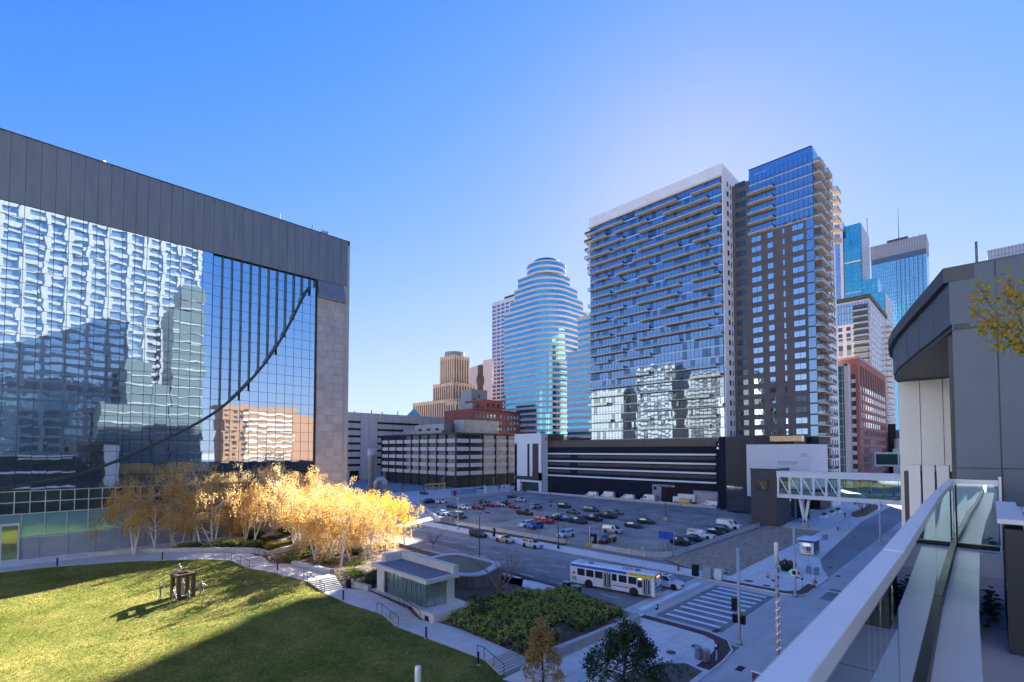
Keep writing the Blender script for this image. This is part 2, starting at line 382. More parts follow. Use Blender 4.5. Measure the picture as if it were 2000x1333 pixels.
ys = [17.6 + i*0.7 for i in range(101)]; b = MB(); NC = 60; vv = []
for y in ys:
    x1 = lerp(XL, y) + 0.25
    for k in range(NC+1):
        t = k/NC; x = -45 + (x1+45)*(1-(1-t)**1.8); vv.append((x, y, lawn_h(x, y)))
b.add(vv, [(i*(NC+1)+k, i*(NC+1)+k+1, (i+1)*(NC+1)+k+1, (i+1)*(NC+1)+k) for i in range(len(ys)-1) for k in range(NC)])
struct(b.build('lawn', GRASS, smooth=True))
b = MB(); V_, F_ = b.v, b.f
for k in range(120000):
    y = rnd.uniform(24,87); x1 = lerp(XL, y); x = x1 + .12 - abs(rnd.gauss(0,1))*18
    if x < -14: continue
    z = lawn_h(x, y); h = rnd.uniform(.04,.13); a = rnd.uniform(0,6.28); dx, dy = .02*math.cos(a), .02*math.sin(a); i = len(V_)
    V_ += [(x-dx,y-dy,z),(x+dx,y+dy,z),(x+rnd.gauss(0,.04),y+rnd.gauss(0,.04),z+h)]; F_.append((i,i+1,i+2)); b.m.append(0)
tag(tag(b.build('grass_blades', mat('grass_blade', (.095,.135,.025), .8, var=.3, scale=1.2, col2=(.32,.295,.10), spec=.1, detail=12)), 'short grass blades covering the sloping plaza lawn', 'grass'), kind='stuff')
def bed_h(x, y):
    xr = lerp(XR, y); xe = 49.0 if y < 60 else 50.3; t = min(1, max(0, (x-xr)/(xe-xr)))
    z0 = lerp(ZL, y) - 0.03; z1 = lerp([(29,0.75),(40,0.85),(46,0.6),(60,0.9),(70,1.0),(95,1.4)], y)
    if y < 44: z1 = max(z1, 0.75)
    return z0 + (z1-z0)*t + 0.35*math.sin(t*math.pi)
ys = [29.15 + i*0.8 for i in range(83)]; b = MB(); NC = 26; vv = []
for y in ys:
    x0 = lerp(XR, y) - 0.15; x1 = 46.4 if y < 46 else lerp([(46,46.4),(60,49.8),(80,50.2)], y)
    for k in range(NC+1):
        x = x0 + (x1-x0)*k/NC; vv.append((x, y, bed_h(x, y) + rnd.uniform(-.03,.03)))
b.add(vv, [(i*(NC+1)+k, i*(NC+1)+k+1, (i+1)*(NC+1)+k+1, (i+1)*(NC+1)+k) for i in range(len(ys)-1) for k in range(NC)])
struct(b.build('planting_soil', MULCH, smooth=True))
# footpath flats and flights of steps
def strip(y0, y1, n=8):
    L = [(lerp(XL, y0+(y1-y0)*i/n), y0+(y1-y0)*i/n) for i in range(n+1)]
    Rr = [(lerp(XR, y0+(y1-y0)*i/n), y0+(y1-y0)*i/n) for i in range(n+1)]
    return L + Rr[::-1]
PATH = mat('path_concrete', (0.55,0.51,0.46), 0.8, var=0.1, scale=0.7, bump=0.15)
for y0, y1, z in ((31.1,43.4,1.05),(45.2,57.2,1.95),(59.4,72.0,3.0)): sheet('footpath', strip(y0,y1), z+0.03, PATH, 0.5)
sheet('footpath', [(20.0,73.6),(19.7,74),(17.2,77.4),(9.5,83.4),(2,86.4),(-2.5,87.3),(-45,87.6),(-45,90.6),(-2.6,90.5),(3.6,90.4),(9.1,90.2),(14.6,86.1),(23.1,77.6),(22.9,75.1),(23.4,73.6)], 3.93, PATH, 0.5)
def flight(y0, y1, z0, z1, n, label):
    t = thing('garden_steps', label, 'steps', ((lerp(XL,y0)+lerp(XR,y0))/2, y0, z0))
    for i in range(n):
        ya = y0 + (y1-y0)*i/n; z = z0 + (z1-z0)*(i+1)/n
        MB().prism([(lerp(XL,ya)-.02,ya),(lerp(XR,ya)+.02,ya),(lerp(XR,y1)+.02,y1+.02),(lerp(XL,y1)-.02,y1+.02)], z0-0.3, z + 0.004*i).build('step', PATH, t)
flight(29.5,31.1,0.13,1.07,7,'lowest concrete steps at the foot of the garden path near the yellow tree')
flight(43.4,45.2,1.06,1.97,6,'concrete steps beside the glass pavilion with thin handrails')
flight(57.2,59.4,1.96,3.02,7,'concrete steps on the path between the pavilion and the birch grove')
flight(72.0,74.0,3.01,3.92,6,'topmost concrete steps of the garden path below the low wall')

PD = mat('asphalt_patch_dark', (.17,.155,.14), .85, var=.3, scale=.5, detail=10); PLt = mat('asphalt_patch_pale', (.38,.34,.29), .85, var=.25, scale=.4, detail=10)
for k in range(26):
    x, y = rnd.uniform(82,150), rnd.uniform(48,140); w, h = rnd.uniform(1.2,5), rnd.uniform(1,7)
    q = [(x+rnd.uniform(-.3,.3),y+rnd.uniform(-.3,.3)),(x+w,y+rnd.uniform(-.3,.3)),(x+w+rnd.uniform(-.4,.4),y+h),(x+rnd.uniform(-.4,.4),y+h)]
    sheet('asphalt_patch', q, .1015+k*.00005, PD if k % 3 else PLt)
for (x0,x1,y0,y1) in ((51.5,55.5,44,60),(58,61,70,84),(62,64.8,33,41),(54.5,57,90,104)): sheet('asphalt_patch', rect(x0,x1,y0,y1), .004+.001*(x0 % 3), PD)
# ------------------------------------------------------------------ left: the glass office building with the catenary curve
FY = 95.0
FED = thing('glass_office_building', 'long mirror-glass office building with dark catenary curve across its facade', 'building', (20, 110, 0))
FASC = mat('fascia_metal', (0.17,0.19,0.215), 0.5, 0.4, var=0.12, scale=0.8, stretch=(1,1,0.15))
FGL = mirror('facade_glass', (0.60,0.72,0.80), 0.015, wave=0.0036, wscale=0.55, metal=0.97)
FGL2 = mirror('recessed_glass', (0.52,0.66,0.78), 0.015, wave=0.006, wscale=0.4, metal=0.97)
FRM = mat('facade_frame', (0.035,0.05,0.065), 0.4, 0.5)
FRMW = mat('light_frame', (0.5,0.54,0.56), 0.45, 0.3)
TEAL = mirror('teal_glass', (0.24,0.46,0.50), 0.12, wave=0.01, metal=0.55)
STONE = mat('grey_stone', (0.42,0.40,0.40), 0.75, var=0.16, scale=0.45, bump=0.1)
CAT = [(-12,13.4),(-3,13.7),(4.1,15.1),(7.5,16.5),(11.1,18.4),(15.7,21.1),(19.2,23.3),(22.9,26.1),(26.9,30.6),(31.2,36.8),(34.8,44.2),(38.1,52.4)]
def catz(x): return sum(lerp(CAT, x+q) for q in (-1.5,-.75,0,.75,1.5))/5
X0, DX, NCOL = -12.4, 1.536, 34
xs = [X0 + DX*i for i in range(NCOL+1)]          # ... 39.8
z_rows = [13.4 + i*1.814 for i in range(23)]    # up to 53.3
# core so nothing shows through
MB().box(-14,39.6,FY+1.5,FY+17,0,62.5).box(39.6,46.3,FY+0.9,FY+16.9,0,62.3).build('core', mat('core_grey',(0.08,0.085,0.09),0.8), FED)
pm = MB().box(0.02,DX-0.02,-0.12,0,53.35,63.0).mesh('fascia_panel', FASC)
for i in range(NCOL+4):
    o = ob('fascia_panel', pm, FED); o.location = Vector((X0+DX*i, FY+0.16*(i % 2)*0.1, 0)) - FED.location
MB().box(-14,46.4,FY-0.03,FY+1.4,53.4,62.95).box(-14,46.4,FY-0.2,FY+17,63.0,63.12).build('fascia_back', FRM, FED)
MB().add([(39.7,FY-.9,49.6),(45.2,FY-.9,49.6),(45.2,FY-.9,50.0),(39.7,FY-.9,50.0),(39.7,FY-.05,53.3),(45.2,FY-.05,53.3),(45.2,FY-.05,49.6),(39.7,FY-.05,49.6)],
         [(0,1,2,3),(3,2,5,4),(0,7,6,1),(1,6,5,2),(0,3,4,7)]).build('fascia_skirt', mat('skirt_metal',(0.19,0.215,0.245),0.5,0.4), FED)
# panes
pane_f = MB().quad((0.03,0,0.03),(DX-0.03,0,0.03),(DX-0.03,0,1.784),(0.03,0,1.784)).mesh('pane', FGL)
pane_r = MB().quad((0.03,0,0.03),(DX-0.03,0,0.03),(DX-0.03,0,1.784),(0.03,0,1.784)).mesh('pane', FGL2)
cells = []
for i in range(NCOL):
    for j in range(22):
        xc, zc = xs[i]+DX/2, z_rows[j]+0.9
        above = zc > catz(xc)
        dist = math.hypot(xc, FY)
        vis = 1 if xs[i] > -5 else 0
        cells.append((-vis, dist + 0.15*abs(zc-19), i, j, above))
cells.sort()
rest = MB()
for n_, (v_, d_, i, j, above) in enumerate(cells):
    y = FY + (0.55 if above and xs[i] > 20.7 else 0.0)
    if n_ < 300:
        o = ob('pane', pane_r if (above and xs[i] > 20.7) else pane_f, FED, Vector((xs[i], y, z_rows[j])) - FED.location)
        o.rotation_euler = (rnd.gauss(0,0.0008), 0, rnd.gauss(0,0.001))
    else:
        a, c = rnd.gauss(0,0.0015), rnd.gauss(0,0.0015)
        rest.quad((xs[i]+.03,y-c,z_rows[j]+.03-0),(xs[i]+DX-.03,y+c,z_rows[j]+.03),(xs[i]+DX-.03,y+c+a,z_rows[j]+1.784),(xs[i]+.03,y-c+a,z_rows[j]+1.784), 1 if above and xs[i] > 20.7 else 0)
tag(rest.build('pane_field', [FGL, FGL2], FED), kind='stuff')
for i in range(NCOL+1):
    x = xs[i]; zc = catz(x)
    b = MB().box(x-.028,x+.028,FY-.03,FY+.05,13.4,min(53.3, zc if x > 20.7 else 53.3))
    if x > 20.7 and zc < 53: b.box(x-.055,x+.055,FY-.06,FY+.62,zc+.1,53.3)
    b.build('mullion', FRM, FED)
for j in range(23):
    z = z_rows[j]; xc = 40
    for (a, c) in zip(CAT, CAT[1:]):
        if a[1] <= z <= c[1]: xc = a[0] + (c[0]-a[0])*(z-a[1])/(c[1]-a[1])
    xc = max(xc, 21) if z > lerp(CAT,21) else 40
    b = MB()
    if xc < 39.5: b.box(-12.4,xc,FY+.5,FY+.58,z-.02,z+.02) if False else b.box(-12.4,21,FY-.025,FY+.04,z-.022,z+.022)
    if z < 24.5: b = MB().box(-12.4,39.7,FY-.025,FY+.04,z-.022,z+.022)
    else: b.box(21,xc,FY+.52,FY+.6,z-.022,z+.022).box(xc,39.7,FY-.025,FY+.04,z-.022,z+.022)
    b.build('transom', FRM, FED)
# the catenary beam
b = MB(); pts = []
for k in range(61):
    x = -12 + 50.2*k/60; pts.append((x, lerp(CAT, x)))
pts = [(x, sum(lerp(CAT, x+dx) for dx in (-1.5,-.75,0,.75,1.5))/5) for x, _ in pts]
for (xa, za), (xb, zb) in zip(pts, pts[1:]): b.bar((xa, FY+.2, za), (xb, FY+.2, zb), 0.9, 0.42, up=(0,0,1))
b.build('catenary_beam', FRM, FED)
MB().box(39.25,39.6,FY-.1,FY+1.0,13.4,53.3).build('end_mullion', BLK, FED)
# lower storeys
low_g = mirror('lobby_glass', (0.12,0.17,0.18), 0.04, wave=0.01, metal=0.7)
lw = MB().quad((.06,0,.06),(DX-.06,0,.06),(DX-.06,0,1.5),(.06,0,1.5)).mesh('lobby_pane', low_g)
tw = MB().quad((.03,0,.03),(DX*1.5-.03,0,.03),(DX*1.5-.03,0,3.2),(.03,0,3.2)).mesh('spandrel_pane', TEAL)
for i in range(NCOL):
    for j in range(2):
        ob('lobby_pane', lw, FED, Vector((xs[i], FY+.14, 10.2+1.6*j)) - FED.location, rnd.gauss(0,.004))
b = MB()
for i in range(NCOL+1): b.box(xs[i]-.05,xs[i]+.05,FY-.02,FY+.2,10.2,13.38)
for z in (10.2,11.8,13.33): b.box(-12.4,39.7,FY-.03,FY+.2,z-.06,z+.05)
b.build('lobby_frame', FRMW, FED)
for i in range(22):
    if X0+DX*1.5*i < 38.5: ob('spandrel_pane', tw, FED, Vector((X0+DX*1.5*i, FY+.08, 6.95)) - FED.location, rnd.gauss(0,.006))
b = MB()
for i in range(23): b.box(X0+DX*1.5*i-.04,X0+DX*1.5*i+.04,FY-.02,FY+.15,6.9,10.13)
b.box(-12.4,39.7,FY-.06,FY+.2,6.78,6.93); b.build('spandrel_frame', FRMW, FED)
for i in range(18):
    MB().box(-14+3.0*i+.02,-14+3.0*(i+1)-.02,FY-.05,FY+.2,2.6,6.75).build('base_slab', mat('base_stone',(0.27,0.30,0.32),.7,var=.15,scale=.5), FED)
dr = MB().box(-4.6,-1.0,FY-.28,FY+.1,3.93,9.0).build('door', FRMW, FED)
for k in range(2): MB().quad((-4.4+1.7*k,FY-.3,4.1),(-2.9+1.7*k,FY-.3,4.1),(-2.9+1.7*k,FY-.3,8.7),(-4.4+1.7*k,FY-.3,8.7)).build('pane', mirror('door_glass',(0.35,0.4,0.2),.05,metal=.6), dr)
# concrete end pier, slab by slab
zz = 3.0; k = 0
while zz < 49.4:
    h = 1.65; cols = [(39.7,41.6),(41.6,43.3),(43.3,45.1)] if k % 2 else [(39.7,40.9),(40.9,43.0),(43.0,45.1)]
    for (a, c) in cols:
        s_ = rnd.uniform(0,.012)
        o = MB().box(a+.012,c-.012,FY-.35-s_,FY+.8,zz+.012,zz+h-.012).build('stone_slab', STONE, FED)
        setmat(o, mat('grey_stone_%d' % rnd.randint(0,3), (0,0,0)) if False else [mat('pier_stone_a',(0.42,0.40,0.40),.75,var=.16,scale=.45), mat('pier_stone_b',(0.39,0.375,0.375),.75,var=.16,scale=.5), mat('pier_stone_c',(0.44,0.425,0.415),.75,var=.14,scale=.5)][rnd.randint(0,2)])
    zz += h; k += 1
MB().box(45.12,46.4,FY-.1,FY+16.8,0,62.2).build('end_return', mat('end_return_stone',(0.4,0.39,0.38),.7,var=.1), FED)
a_ = MB().tube([(33,FY+2,63),(33,FY+2,65.2)],.05,6).tube([(38.5,FY+1,63),(38.9,FY+1,64.2)],.05,6).lathe([(.02,0),(.16,.1),(.2,.35),(.02,.45)],(38.9,FY+1,64.1),8).box(40.5,41.6,FY-.2,FY+.9,63.1,63.7).build('roof_mast', GALV, FED)
MB().lathe([(.02,0),(.12,.05),(.14,.3),(.02,.35)],(6.7,FY+.2,63.1),8).build('beacon', emit('beacon_red',(1,.25,.1),1.5), FED)
# ------------------------------------------------------------------ centre right: apartment tower
TX, TY0, TY1 = 166.0, 63.5, 119.0
TOW = thing('apartment_tower', 'tall glass apartment tower with staggered balconies and dark brick wing', 'building', (180, 80, 0))
TGL = mirror('tower_glass', (0.32,0.43,0.58), 0.02, wave=0.003, wscale=0.5, metal=0.95)
TGD = mirror('tower_glass_door', (0.16,0.22,0.3), 0.03, wave=0.012, wscale=0.5, metal=0.9)
TWH = mat('tower_white', (0.8,0.79,0.78), 0.6, var=0.05, scale=0.3)
TBR = mat('dark_brick', (0.15,0.128,0.12), 0.85, var=0.14, scale=0.25, bump=0.2, bscale=12)
SLAB = mat('balcony_concrete', (0.74,0.58,0.44), 0.8, var=0.08, scale=0.4)
RAIL = clear_glass('balcony_glass', (0.72,0.86,0.92), 0.12)
MUL = mat('dark_mullion', (0.04,0.05,0.065), 0.4, 0.5)
FH = 3.5; ZB = 23.2; NF = 26
MB().box(TX+.35,TX+34,TY0+.1,TY1,0,117.6).box(TX+9,TX+34.5,38.6,TY0-.05,0,110).build('core', mat('tower_core',(0.05,0.055,0.06),.8), TOW)
MB().box(TX-.3,TX+34.2,TY0-.1,TY1+.2,114.2,118.1).build('parapet', TWH, TOW)
MB().box(TX-.6,TX,TY0+.0,TY1+.6,113.6,114.15).build('roof_slab', SLAB, TOW)
NP = 38; PW = (TY1-TY0-.6)/NP
for f in range(NF):
    z0 = ZB + f*FH; b = MB()
    for p in range(NP):
        y = TY0+.3+p*PW; a, c, t = rnd.gauss(0,.003), rnd.gauss(0,.003), rnd.uniform(-.012,.012)
        mi = 1 if rnd.random() < .24 else 0
        for (za, zb) in ((z0+.35,z0+1.05),(z0+1.1,z0+FH-.02)):
            b.quad((TX-c+t,y+PW-.04,za),(TX+c+t,y+.04,za),(TX+c+a+t,y+.04,zb),(TX-c+a+t,y+PW-.04,zb), mi)
    g = b.build('glazing', [TGL, TGD], TOW)
    b = MB()
    for p in range(NP+1): b.box(TX-.07,TX+.1,TY0+.3+p*PW-.035,TY0+.3+p*PW+.035,z0+.3,z0+FH)
    b.box(TX-.05,TX+.1,TY0+.3,TY1-.3,z0+1.04,z0+1.11)
    b.build('mullion_row', MUL, g)
    MB().box(TX-.18,TX+.2,TY0+.0,TY1,z0,z0+.3).build('slab_edge', TWH if f % 1 == 0 else SLAB, TOW)
ROWS = [[(0,.31),(.41,.72),(.81,1)],[(0,.17),(.23,.5),(.62,.92)],[(0,.31),(.43,1)],[(0,.2),(.23,.51),(.62,.96)],[(0,.38),(.42,.92)],
        [(0,.31),(.38,.73),(.82,1)],[(.04,.18),(.24,.52),(.6,.93)],[(0,.31),(.42,1)],[(.03,.2),(.23,.51),(.62,.96)],[(0,.42),(.42,.73),(.81,.99)]]
def balcony(parent, x0, x1, y0, y1, z, sides, label=None):
    """slab with a glass rail; sides = which edges carry rail"""
    s_ = MB().box(x0,x1,y0,y1,z-.02,z+.24).build('balcony', SLAB, parent)
    b = MB(); g = MB()
    for sd in sides:
        if sd == '-x': g.box(x0+.04,x0+.07,y0+.05,y1-.05,z+.3,z+1.2); b.box(x0+.02,x0+.09,y0,y1,z+1.2,z+1.26); q = [(x0+.05, y0+(y1-y0)*k/max(1,round((y1-y0)/1.6))) for k in range(max(1,round((y1-y0)/1.6))+1)]
        elif sd == '-y': g.box(x0+.05,x1-.05,y0+.04,y0+.07,z+.3,z+1.2); b.box(x0,x1,y0+.02,y0+.09,z+1.2,z+1.26); q = [(x0+(x1-x0)*k/3, y0+.05) for k in range(4)]
        elif sd == '+y': g.box(x0+.05,x1-.05,y1-.07,y1-.04,z+.3,z+1.2); b.box(x0,x1,y1-.09,y1-.02,z+1.2,z+1.26); q = [(x0+(x1-x0)*k/2, y1-.05) for k in range(3)]
        for (x, y) in q: b.box(x-.03,x+.03,y-.03,y+.03,z+.22,z+1.22)
    b.build('rail_frame', MUL, s_); g.build('rail_glass', RAIL, s_)
    return s_
NB = 0
for f in range(1, NF):
    row = ROWS[(NF-1-f) % len(ROWS)] if NF-1-f < 26 else []
    z = ZB + f*FH
    for k, (a, c) in enumerate(row):
        y1 = TY1 - a*(TY1-TY0); y0 = TY1 - c*(TY1-TY0)
        if f < 10 and (f*3+k) % 4 == 1: continue
        if a == 0 and f > 21: y1 += 1.6
        dp = 1.55 if (f+k) % 2 else 1.9
        balcony(TOW, TX-dp, TX-.2, y0+.05, y1-.05, z+.02, ('-x','-y'))
for f in range(NF-5, NF): balcony(TOW, TX+1, TX+5, TY1+.1, TY1+2.2, ZB+f*FH+.02, ('-x','+y'))
# white end pier (faces the cross street)
MB().box(TX-.1,TX+9,TY0-.35,TY0+.05,ZB-.5,118.0).build('white_pier', TWH, TOW)
wA = MB().box(0,1.5,-.05,.0,0,1.8).mesh('window', DGLASS); wB = MB().box(0,.6,-.05,.0,0,1.8).mesh('window', DGLASS)
for f in range(NF):
    ob('window', wA, TOW, Vector((TX+3.3,TY0-.36,ZB+f*FH+.7)) - TOW.location); ob('window', wB, TOW, Vector((TX+6.4,TY0-.36,ZB+f*FH+.7)) - TOW.location)
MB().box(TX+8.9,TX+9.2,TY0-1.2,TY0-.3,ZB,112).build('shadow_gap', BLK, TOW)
# brick wing
BX = TX + 8.0
MB().box(BX,BX+1.0,57.4,TY0-.4,ZB-.6,113).box(BX,BX+1.0,38.1,57.4,ZB-.6,94.2).build('brick_wall', TBR, TOW)
WINC = [(58.6,62.0),(53.7,56.8),(50.0,51.8),(46.5,47.2),(41.0,44.3)]
WF = mirror('wing_window_glass', (0.5,0.66,0.82), 0.03, wave=.01, metal=.92)
WF2 = mirror('wing_window_dark', (0.1,0.13,0.16), 0.04, wave=.01, metal=.8)
for ci, (a, c) in enumerate(WINC):
    w = c-a; nlt = 2 if w > 2 else 1
    b = MB()
    for q in range(nlt): b.box(-.03,.02,q*w/nlt+.05,(q+1)*w/nlt-.05,.05,1.85)
    me = b.mesh('window', WF); frm = MB().box(-.06,.01,0,w,0,.06).box(-.06,.01,0,w,1.84,1.9).box(-.06,.01,0,.06,0,1.9).box(-.06,.01,w-.06,w,0,1.9).mesh('frame', MUL)
    if nlt == 2: frm = MB().box(-.06,.01,0,w,0,.06).box(-.06,.01,0,w,1.84,1.9).box(-.06,.01,0,.06,0,1.9).box(-.06,.01,w-.06,w,0,1.9).box(-.06,.01,w/2-.05,w/2+.05,0,1.9).mesh('frame', MUL)
    for f in range(NF if ci == 0 else 20):
        o = ob('window', me, TOW, Vector((BX-.01,a,ZB+f*FH+.9)) - TOW.location)
        if ci == 0 or (f < 5 and rnd.random() < .6): setmat(o, WF2)
        ob('frame', frm, o)
# horizontal joints in the brick, one course line each storey
for f in range(1, 20): MB().box(BX-.02,BX+.02,38.1,57.4,ZB+f*FH+.28,ZB+f*FH+.36).build('brick_course', mat('brick_course',(0.1,0.09,0.088),.85), TOW)
# glazed crown of the wing
for f in range(20, NF):
    z0 = ZB+f*FH; b = MB(); n_ = 14; w = (57.3-38.1)/n_
    for p in range(n_):
        y = 38.1+p*w; a, c = rnd.gauss(0,.004), rnd.gauss(0,.006)
        b.quad((BX-c,y+w-.05,z0+.3),(BX+c,y+.05,z0+.3),(BX+c+a,y+.05,z0+FH-.04),(BX-c+a,y+w-.05,z0+FH-.04))
    for p in range(4): b.quad((BX+.1+p*1.7,38.05,z0+.3),(BX+1.7+p*1.7,38.05,z0+.3),(BX+1.7+p*1.7,38.05,z0+FH-.04),(BX+.1+p*1.7,38.05,z0+FH-.04))
    g = b.build('glazing', TGL, TOW)
    b = MB()
    for p in range(n_+1): b.box(BX-.06,BX+.1,38.1+p*w-.04,38.1+p*w+.04,z0+.3,z0+FH)
    b.box(BX-.05,BX+.05,38.1,57.4,z0+1.0,z0+1.06)
    b.build('mullion_row', MUL, g)
    MB().box(BX-.15,BX+7,37.95,57.5,z0,z0+.28).build('slab_edge', SLAB, TOW)
    if f < NF-1: balcony(TOW, BX-1.8, BX-.15, 49.4, 57.6, z0+.03, ('-x','-y'))
z0 = ZB+NF*FH
MB().box(BX,BX+7,38.05,57.3,z0,z0+2.2).build('glazing', TGL, TOW)
MB().box(BX-.1,BX+26,38.3,57.4,z0+2.2,z0+2.5).build('roof_edge', MUL, TOW)
# corner glass strip, side wall and stacked corner balconies
for f in range(20):
    z0 = ZB+f*FH
    MB().quad((BX-.03,40.2,z0+.4),(BX-.03,38.15,z0+.4),(BX-.03,38.15,z0+FH-.1),(BX-.03,40.2,z0+FH-.1)).build('corner_pane', TGL, TOW)
MB().box(BX+.9,BX+14,38.2,38.6,ZB-23,113.9).build('side_wall', mat('side_dark',(0.05,0.05,0.055),.6,var=.2), TOW)
MB().box(BX+14,BX+27,37.6,38.6,0,116.5).build('white_side_wall', TWH, TOW)
sw = MB().box(0,1.4,-.04,0,0,2.2).mesh('window', WF2)
for f in range(-5, NF):
    z = ZB+f*FH+.03
    balcony(TOW, BX-.15, BX+7.0, 36.0, 38.15, z, ('-x','-y'))
    balcony(TOW, BX+8.6, BX+14.6, 35.6, 37.55, z, ('-x','-y'))
    if f < 20 or f > 24: MB().box(BX+.5,BX+.9,36.3,38.1,z+.25,z+FH-.05).build('balcony_screen', mat('screen_wood',(0.14,0.09,0.06),.7,var=.3), TOW) if f % 3 == 0 else None
    for q in range(3): ob('window', sw, TOW, Vector((BX+15.5+q*3.6,37.59,z+.7)) - TOW.location)
    if f > NF-7 or f % 3 == 0: balcony(TOW, BX+23.5, BX+29, 35.9, 37.55, z, ('-x','-y')) if f > NF-7 else None
for f in range(2, NF-2):
    for q in range(3): MB().quad((BX+1.2+4*q,38.17,ZB+f*FH+.3),(BX+4.6+4*q,38.17,ZB+f*FH+.3),(BX+4.6+4*q,38.17,ZB+f*FH+3.1),(BX+1.2+4*q,38.17,ZB+f*FH+3.1)).build('side_pane', WF2 if q else WF, TOW)
# storeys below the podium roof on the corner
for f in range(7):
    z0 = ZB-23.1+f*3.4
    MB().quad((BX-.02,44,z0+.4),(BX-.02,38.2,z0+.4),(BX-.02,38.2,z0+3.0),(BX-.02,44,z0+3.0)).build('corner_pane', WF2, TOW)
    MB().box(BX-.1,BX+.8,38.0,44.1,z0,z0+.3).build('slab_edge', TWH, TOW)
MB().box(BX,BX+20,38.7,57,-.05,ZB-.65).build('lower_core', MUL, TOW)
MB().add([(BX+12,37.8,116.4),(BX+13.2,37.8,117.6),(BX+27,37.8,117.6),(BX+27,37.8,116.4),(BX+12,39,116.4),(BX+13.2,39,117.6),(BX+27,39,117.6),(BX+27,39,116.4)],[(0,3,2,1),(4,5,6,7),(0,1,5,4),(1,2,6,5)]).build('side_parapet', TWH, TOW)
# ------------------------------------------------------------------ the podium garage in front of the tower
POD = thing('podium_garage', 'dark navy podium garage with white horizontal stripes behind the parking lot', 'building', (170, 100, 0))
NAVY = mat('navy_panel', (0.016,0.02,0.034), 0.75, spec=.15, var=0.12, scale=0.3, stretch=(1,1,.3))
CHAR = mat('charcoal_panel', (0.05,0.048,0.052), 0.6, var=0.1, scale=0.4)
PX = 164.0
MB().box(PX,PX+1.6,62.6,143,0,20.3).box(PX+1.6,178,62.6,143,4.2,22.9).build('navy_wall', NAVY, POD)
b = MB(); n_ = 110
for k in range(n_):
    y = 62.6+(143-62.6)*k/n_
    b.box(PX-.1-(k % 2)*.05,PX+1.55,y+.02,y+.71,20.4,23.3)
b.build('ribbed_parapet', mat('rib_metal',(0.1,0.085,0.075),.5,.3,var=.15), POD)
for z in (17.2,14.0,10.8,7.6):
    MB().box(PX-.28,PX+.1,66,141.3,z,z+.62).build('white_stripe', WHT, POD)
    if z > 7.7:
        for (a, c) in ((66.2,124.5),(128.5,141)): MB().box(PX-.06,PX+.06,a,c,z-1.5,z-.35).build('garage_louvre', mat('louvre',(0.06,0.052,0.055),.6,var=.3,scale=.6), POD)
# openings on the ground floor
MB().box(PX-.12,PX+.05,86.2,89.8,.1,6.4).box(PX-.12,PX+.05,81,86.2,5.6,6.4).build('grey_portal', mat('portal_grey',(0.3,0.3,0.32),.7), POD)
MB().box(PX-.05,PX+.02,76.2,86.1,.1,5.6).build('garage_opening', mat('deep_opening',(0.02,0.014,0.01),.9), POD)
MB().box(PX-.1,PX+.3,65.6,74.0,.1,5.0).build('loading_door', mat('loading_grey',(0.3,0.31,0.33),.6,var=.08), POD)
MB().box(PX-.14,PX-.1,66.2,73.4,.1,4.3).build('roller_shutter', mat('shutter',(0.42,0.42,0.43),.6,var=.08,stretch=(1,1,12)), POD)
MB().quad((PX-.14,89.4,4.4),(PX-.14,88.0,4.4),(PX-.14,88.0,5.6),(PX-.14,89.4,5.6)).build('window', DGLASS, POD)
# white corner block
MB().box(160.2,162,141.2,143.4,0,26.6).box(160.2,162,143.4,158.5,22.0,26.6).box(160.3,162,155,158.5,0,22).box(160.25,162,143.4,155,4.6,6.0).box(160.2,163.9,141.15,141.6,0,26.6).box(160.3,176,157,158.6,0,26.6).build('white_block', WHT, POD)
MB().box(160.35,161.9,143.4,147.2,6.0,22).box(160.6,161.9,150.2,151.0,7,23).build('dark_inset', CHAR, POD)
MB().box(160.3,161.9,147.2,155,6.0,22).build('white_field', WHT, POD)
MB().box(160.22,160.4,149.0,150.3,6.9,22.6).build('slot_window', BLK, POD)
MB().box(160.2,160.42,141.3,147.2,5.4,9.0).box(160.22,160.43,147.2,158.4,5.5,7.2).build('dark_band', CHAR, POD)
MB().box(160.7,161.6,144.2,149.2,.1,4.5).box(160.7,161.6,155.6,158,.1,4.5).build('shop_glass', DGLASS, POD)
MB().box(162,178,143.2,157,26.2,26.5).box(162.1,178,143.2,157,0,26.2).build('block_core', CHAR, POD)
# slatted block on the right, slat by slat in relief
MB().box(157.1,171,40.7,62.2,0,23.4).build('slat_core', mat('slat_back',(0.03,0.03,0.034),.6), POD)
for k in range(62): MB().box(156.95,157.08,51.2,62.2,.1+k*.375,.1+k*.375+.30).build('slat', CHAR, POD)
MB().box(156.9,157.12,60.2,62.2,-.02,23.45).build('navy_return', NAVY, POD)
MB().box(154.5,157.0,38,46.3,21.6,23.2).build('top_glass', mirror('warm_glass',(0.5,0.32,0.2),.05,metal=.8), POD)
SGN = thing('wall_sign', 'small white square sign high on the navy podium wall', 'sign', (PX-.3, 64.4, 19.6))
o = ob('lettering', text_mesh('4M\nARQ', 1.25, emit('sign_white',(.9,.9,.9),.15)), SGN, (-.05,0,1.0)); o.rotation_euler = (R(90),0,R(-90))
MB().box(-.02,.25,-1.5,1.5,-1.0,2.4).build('backing', NAVY, SGN, world=False)
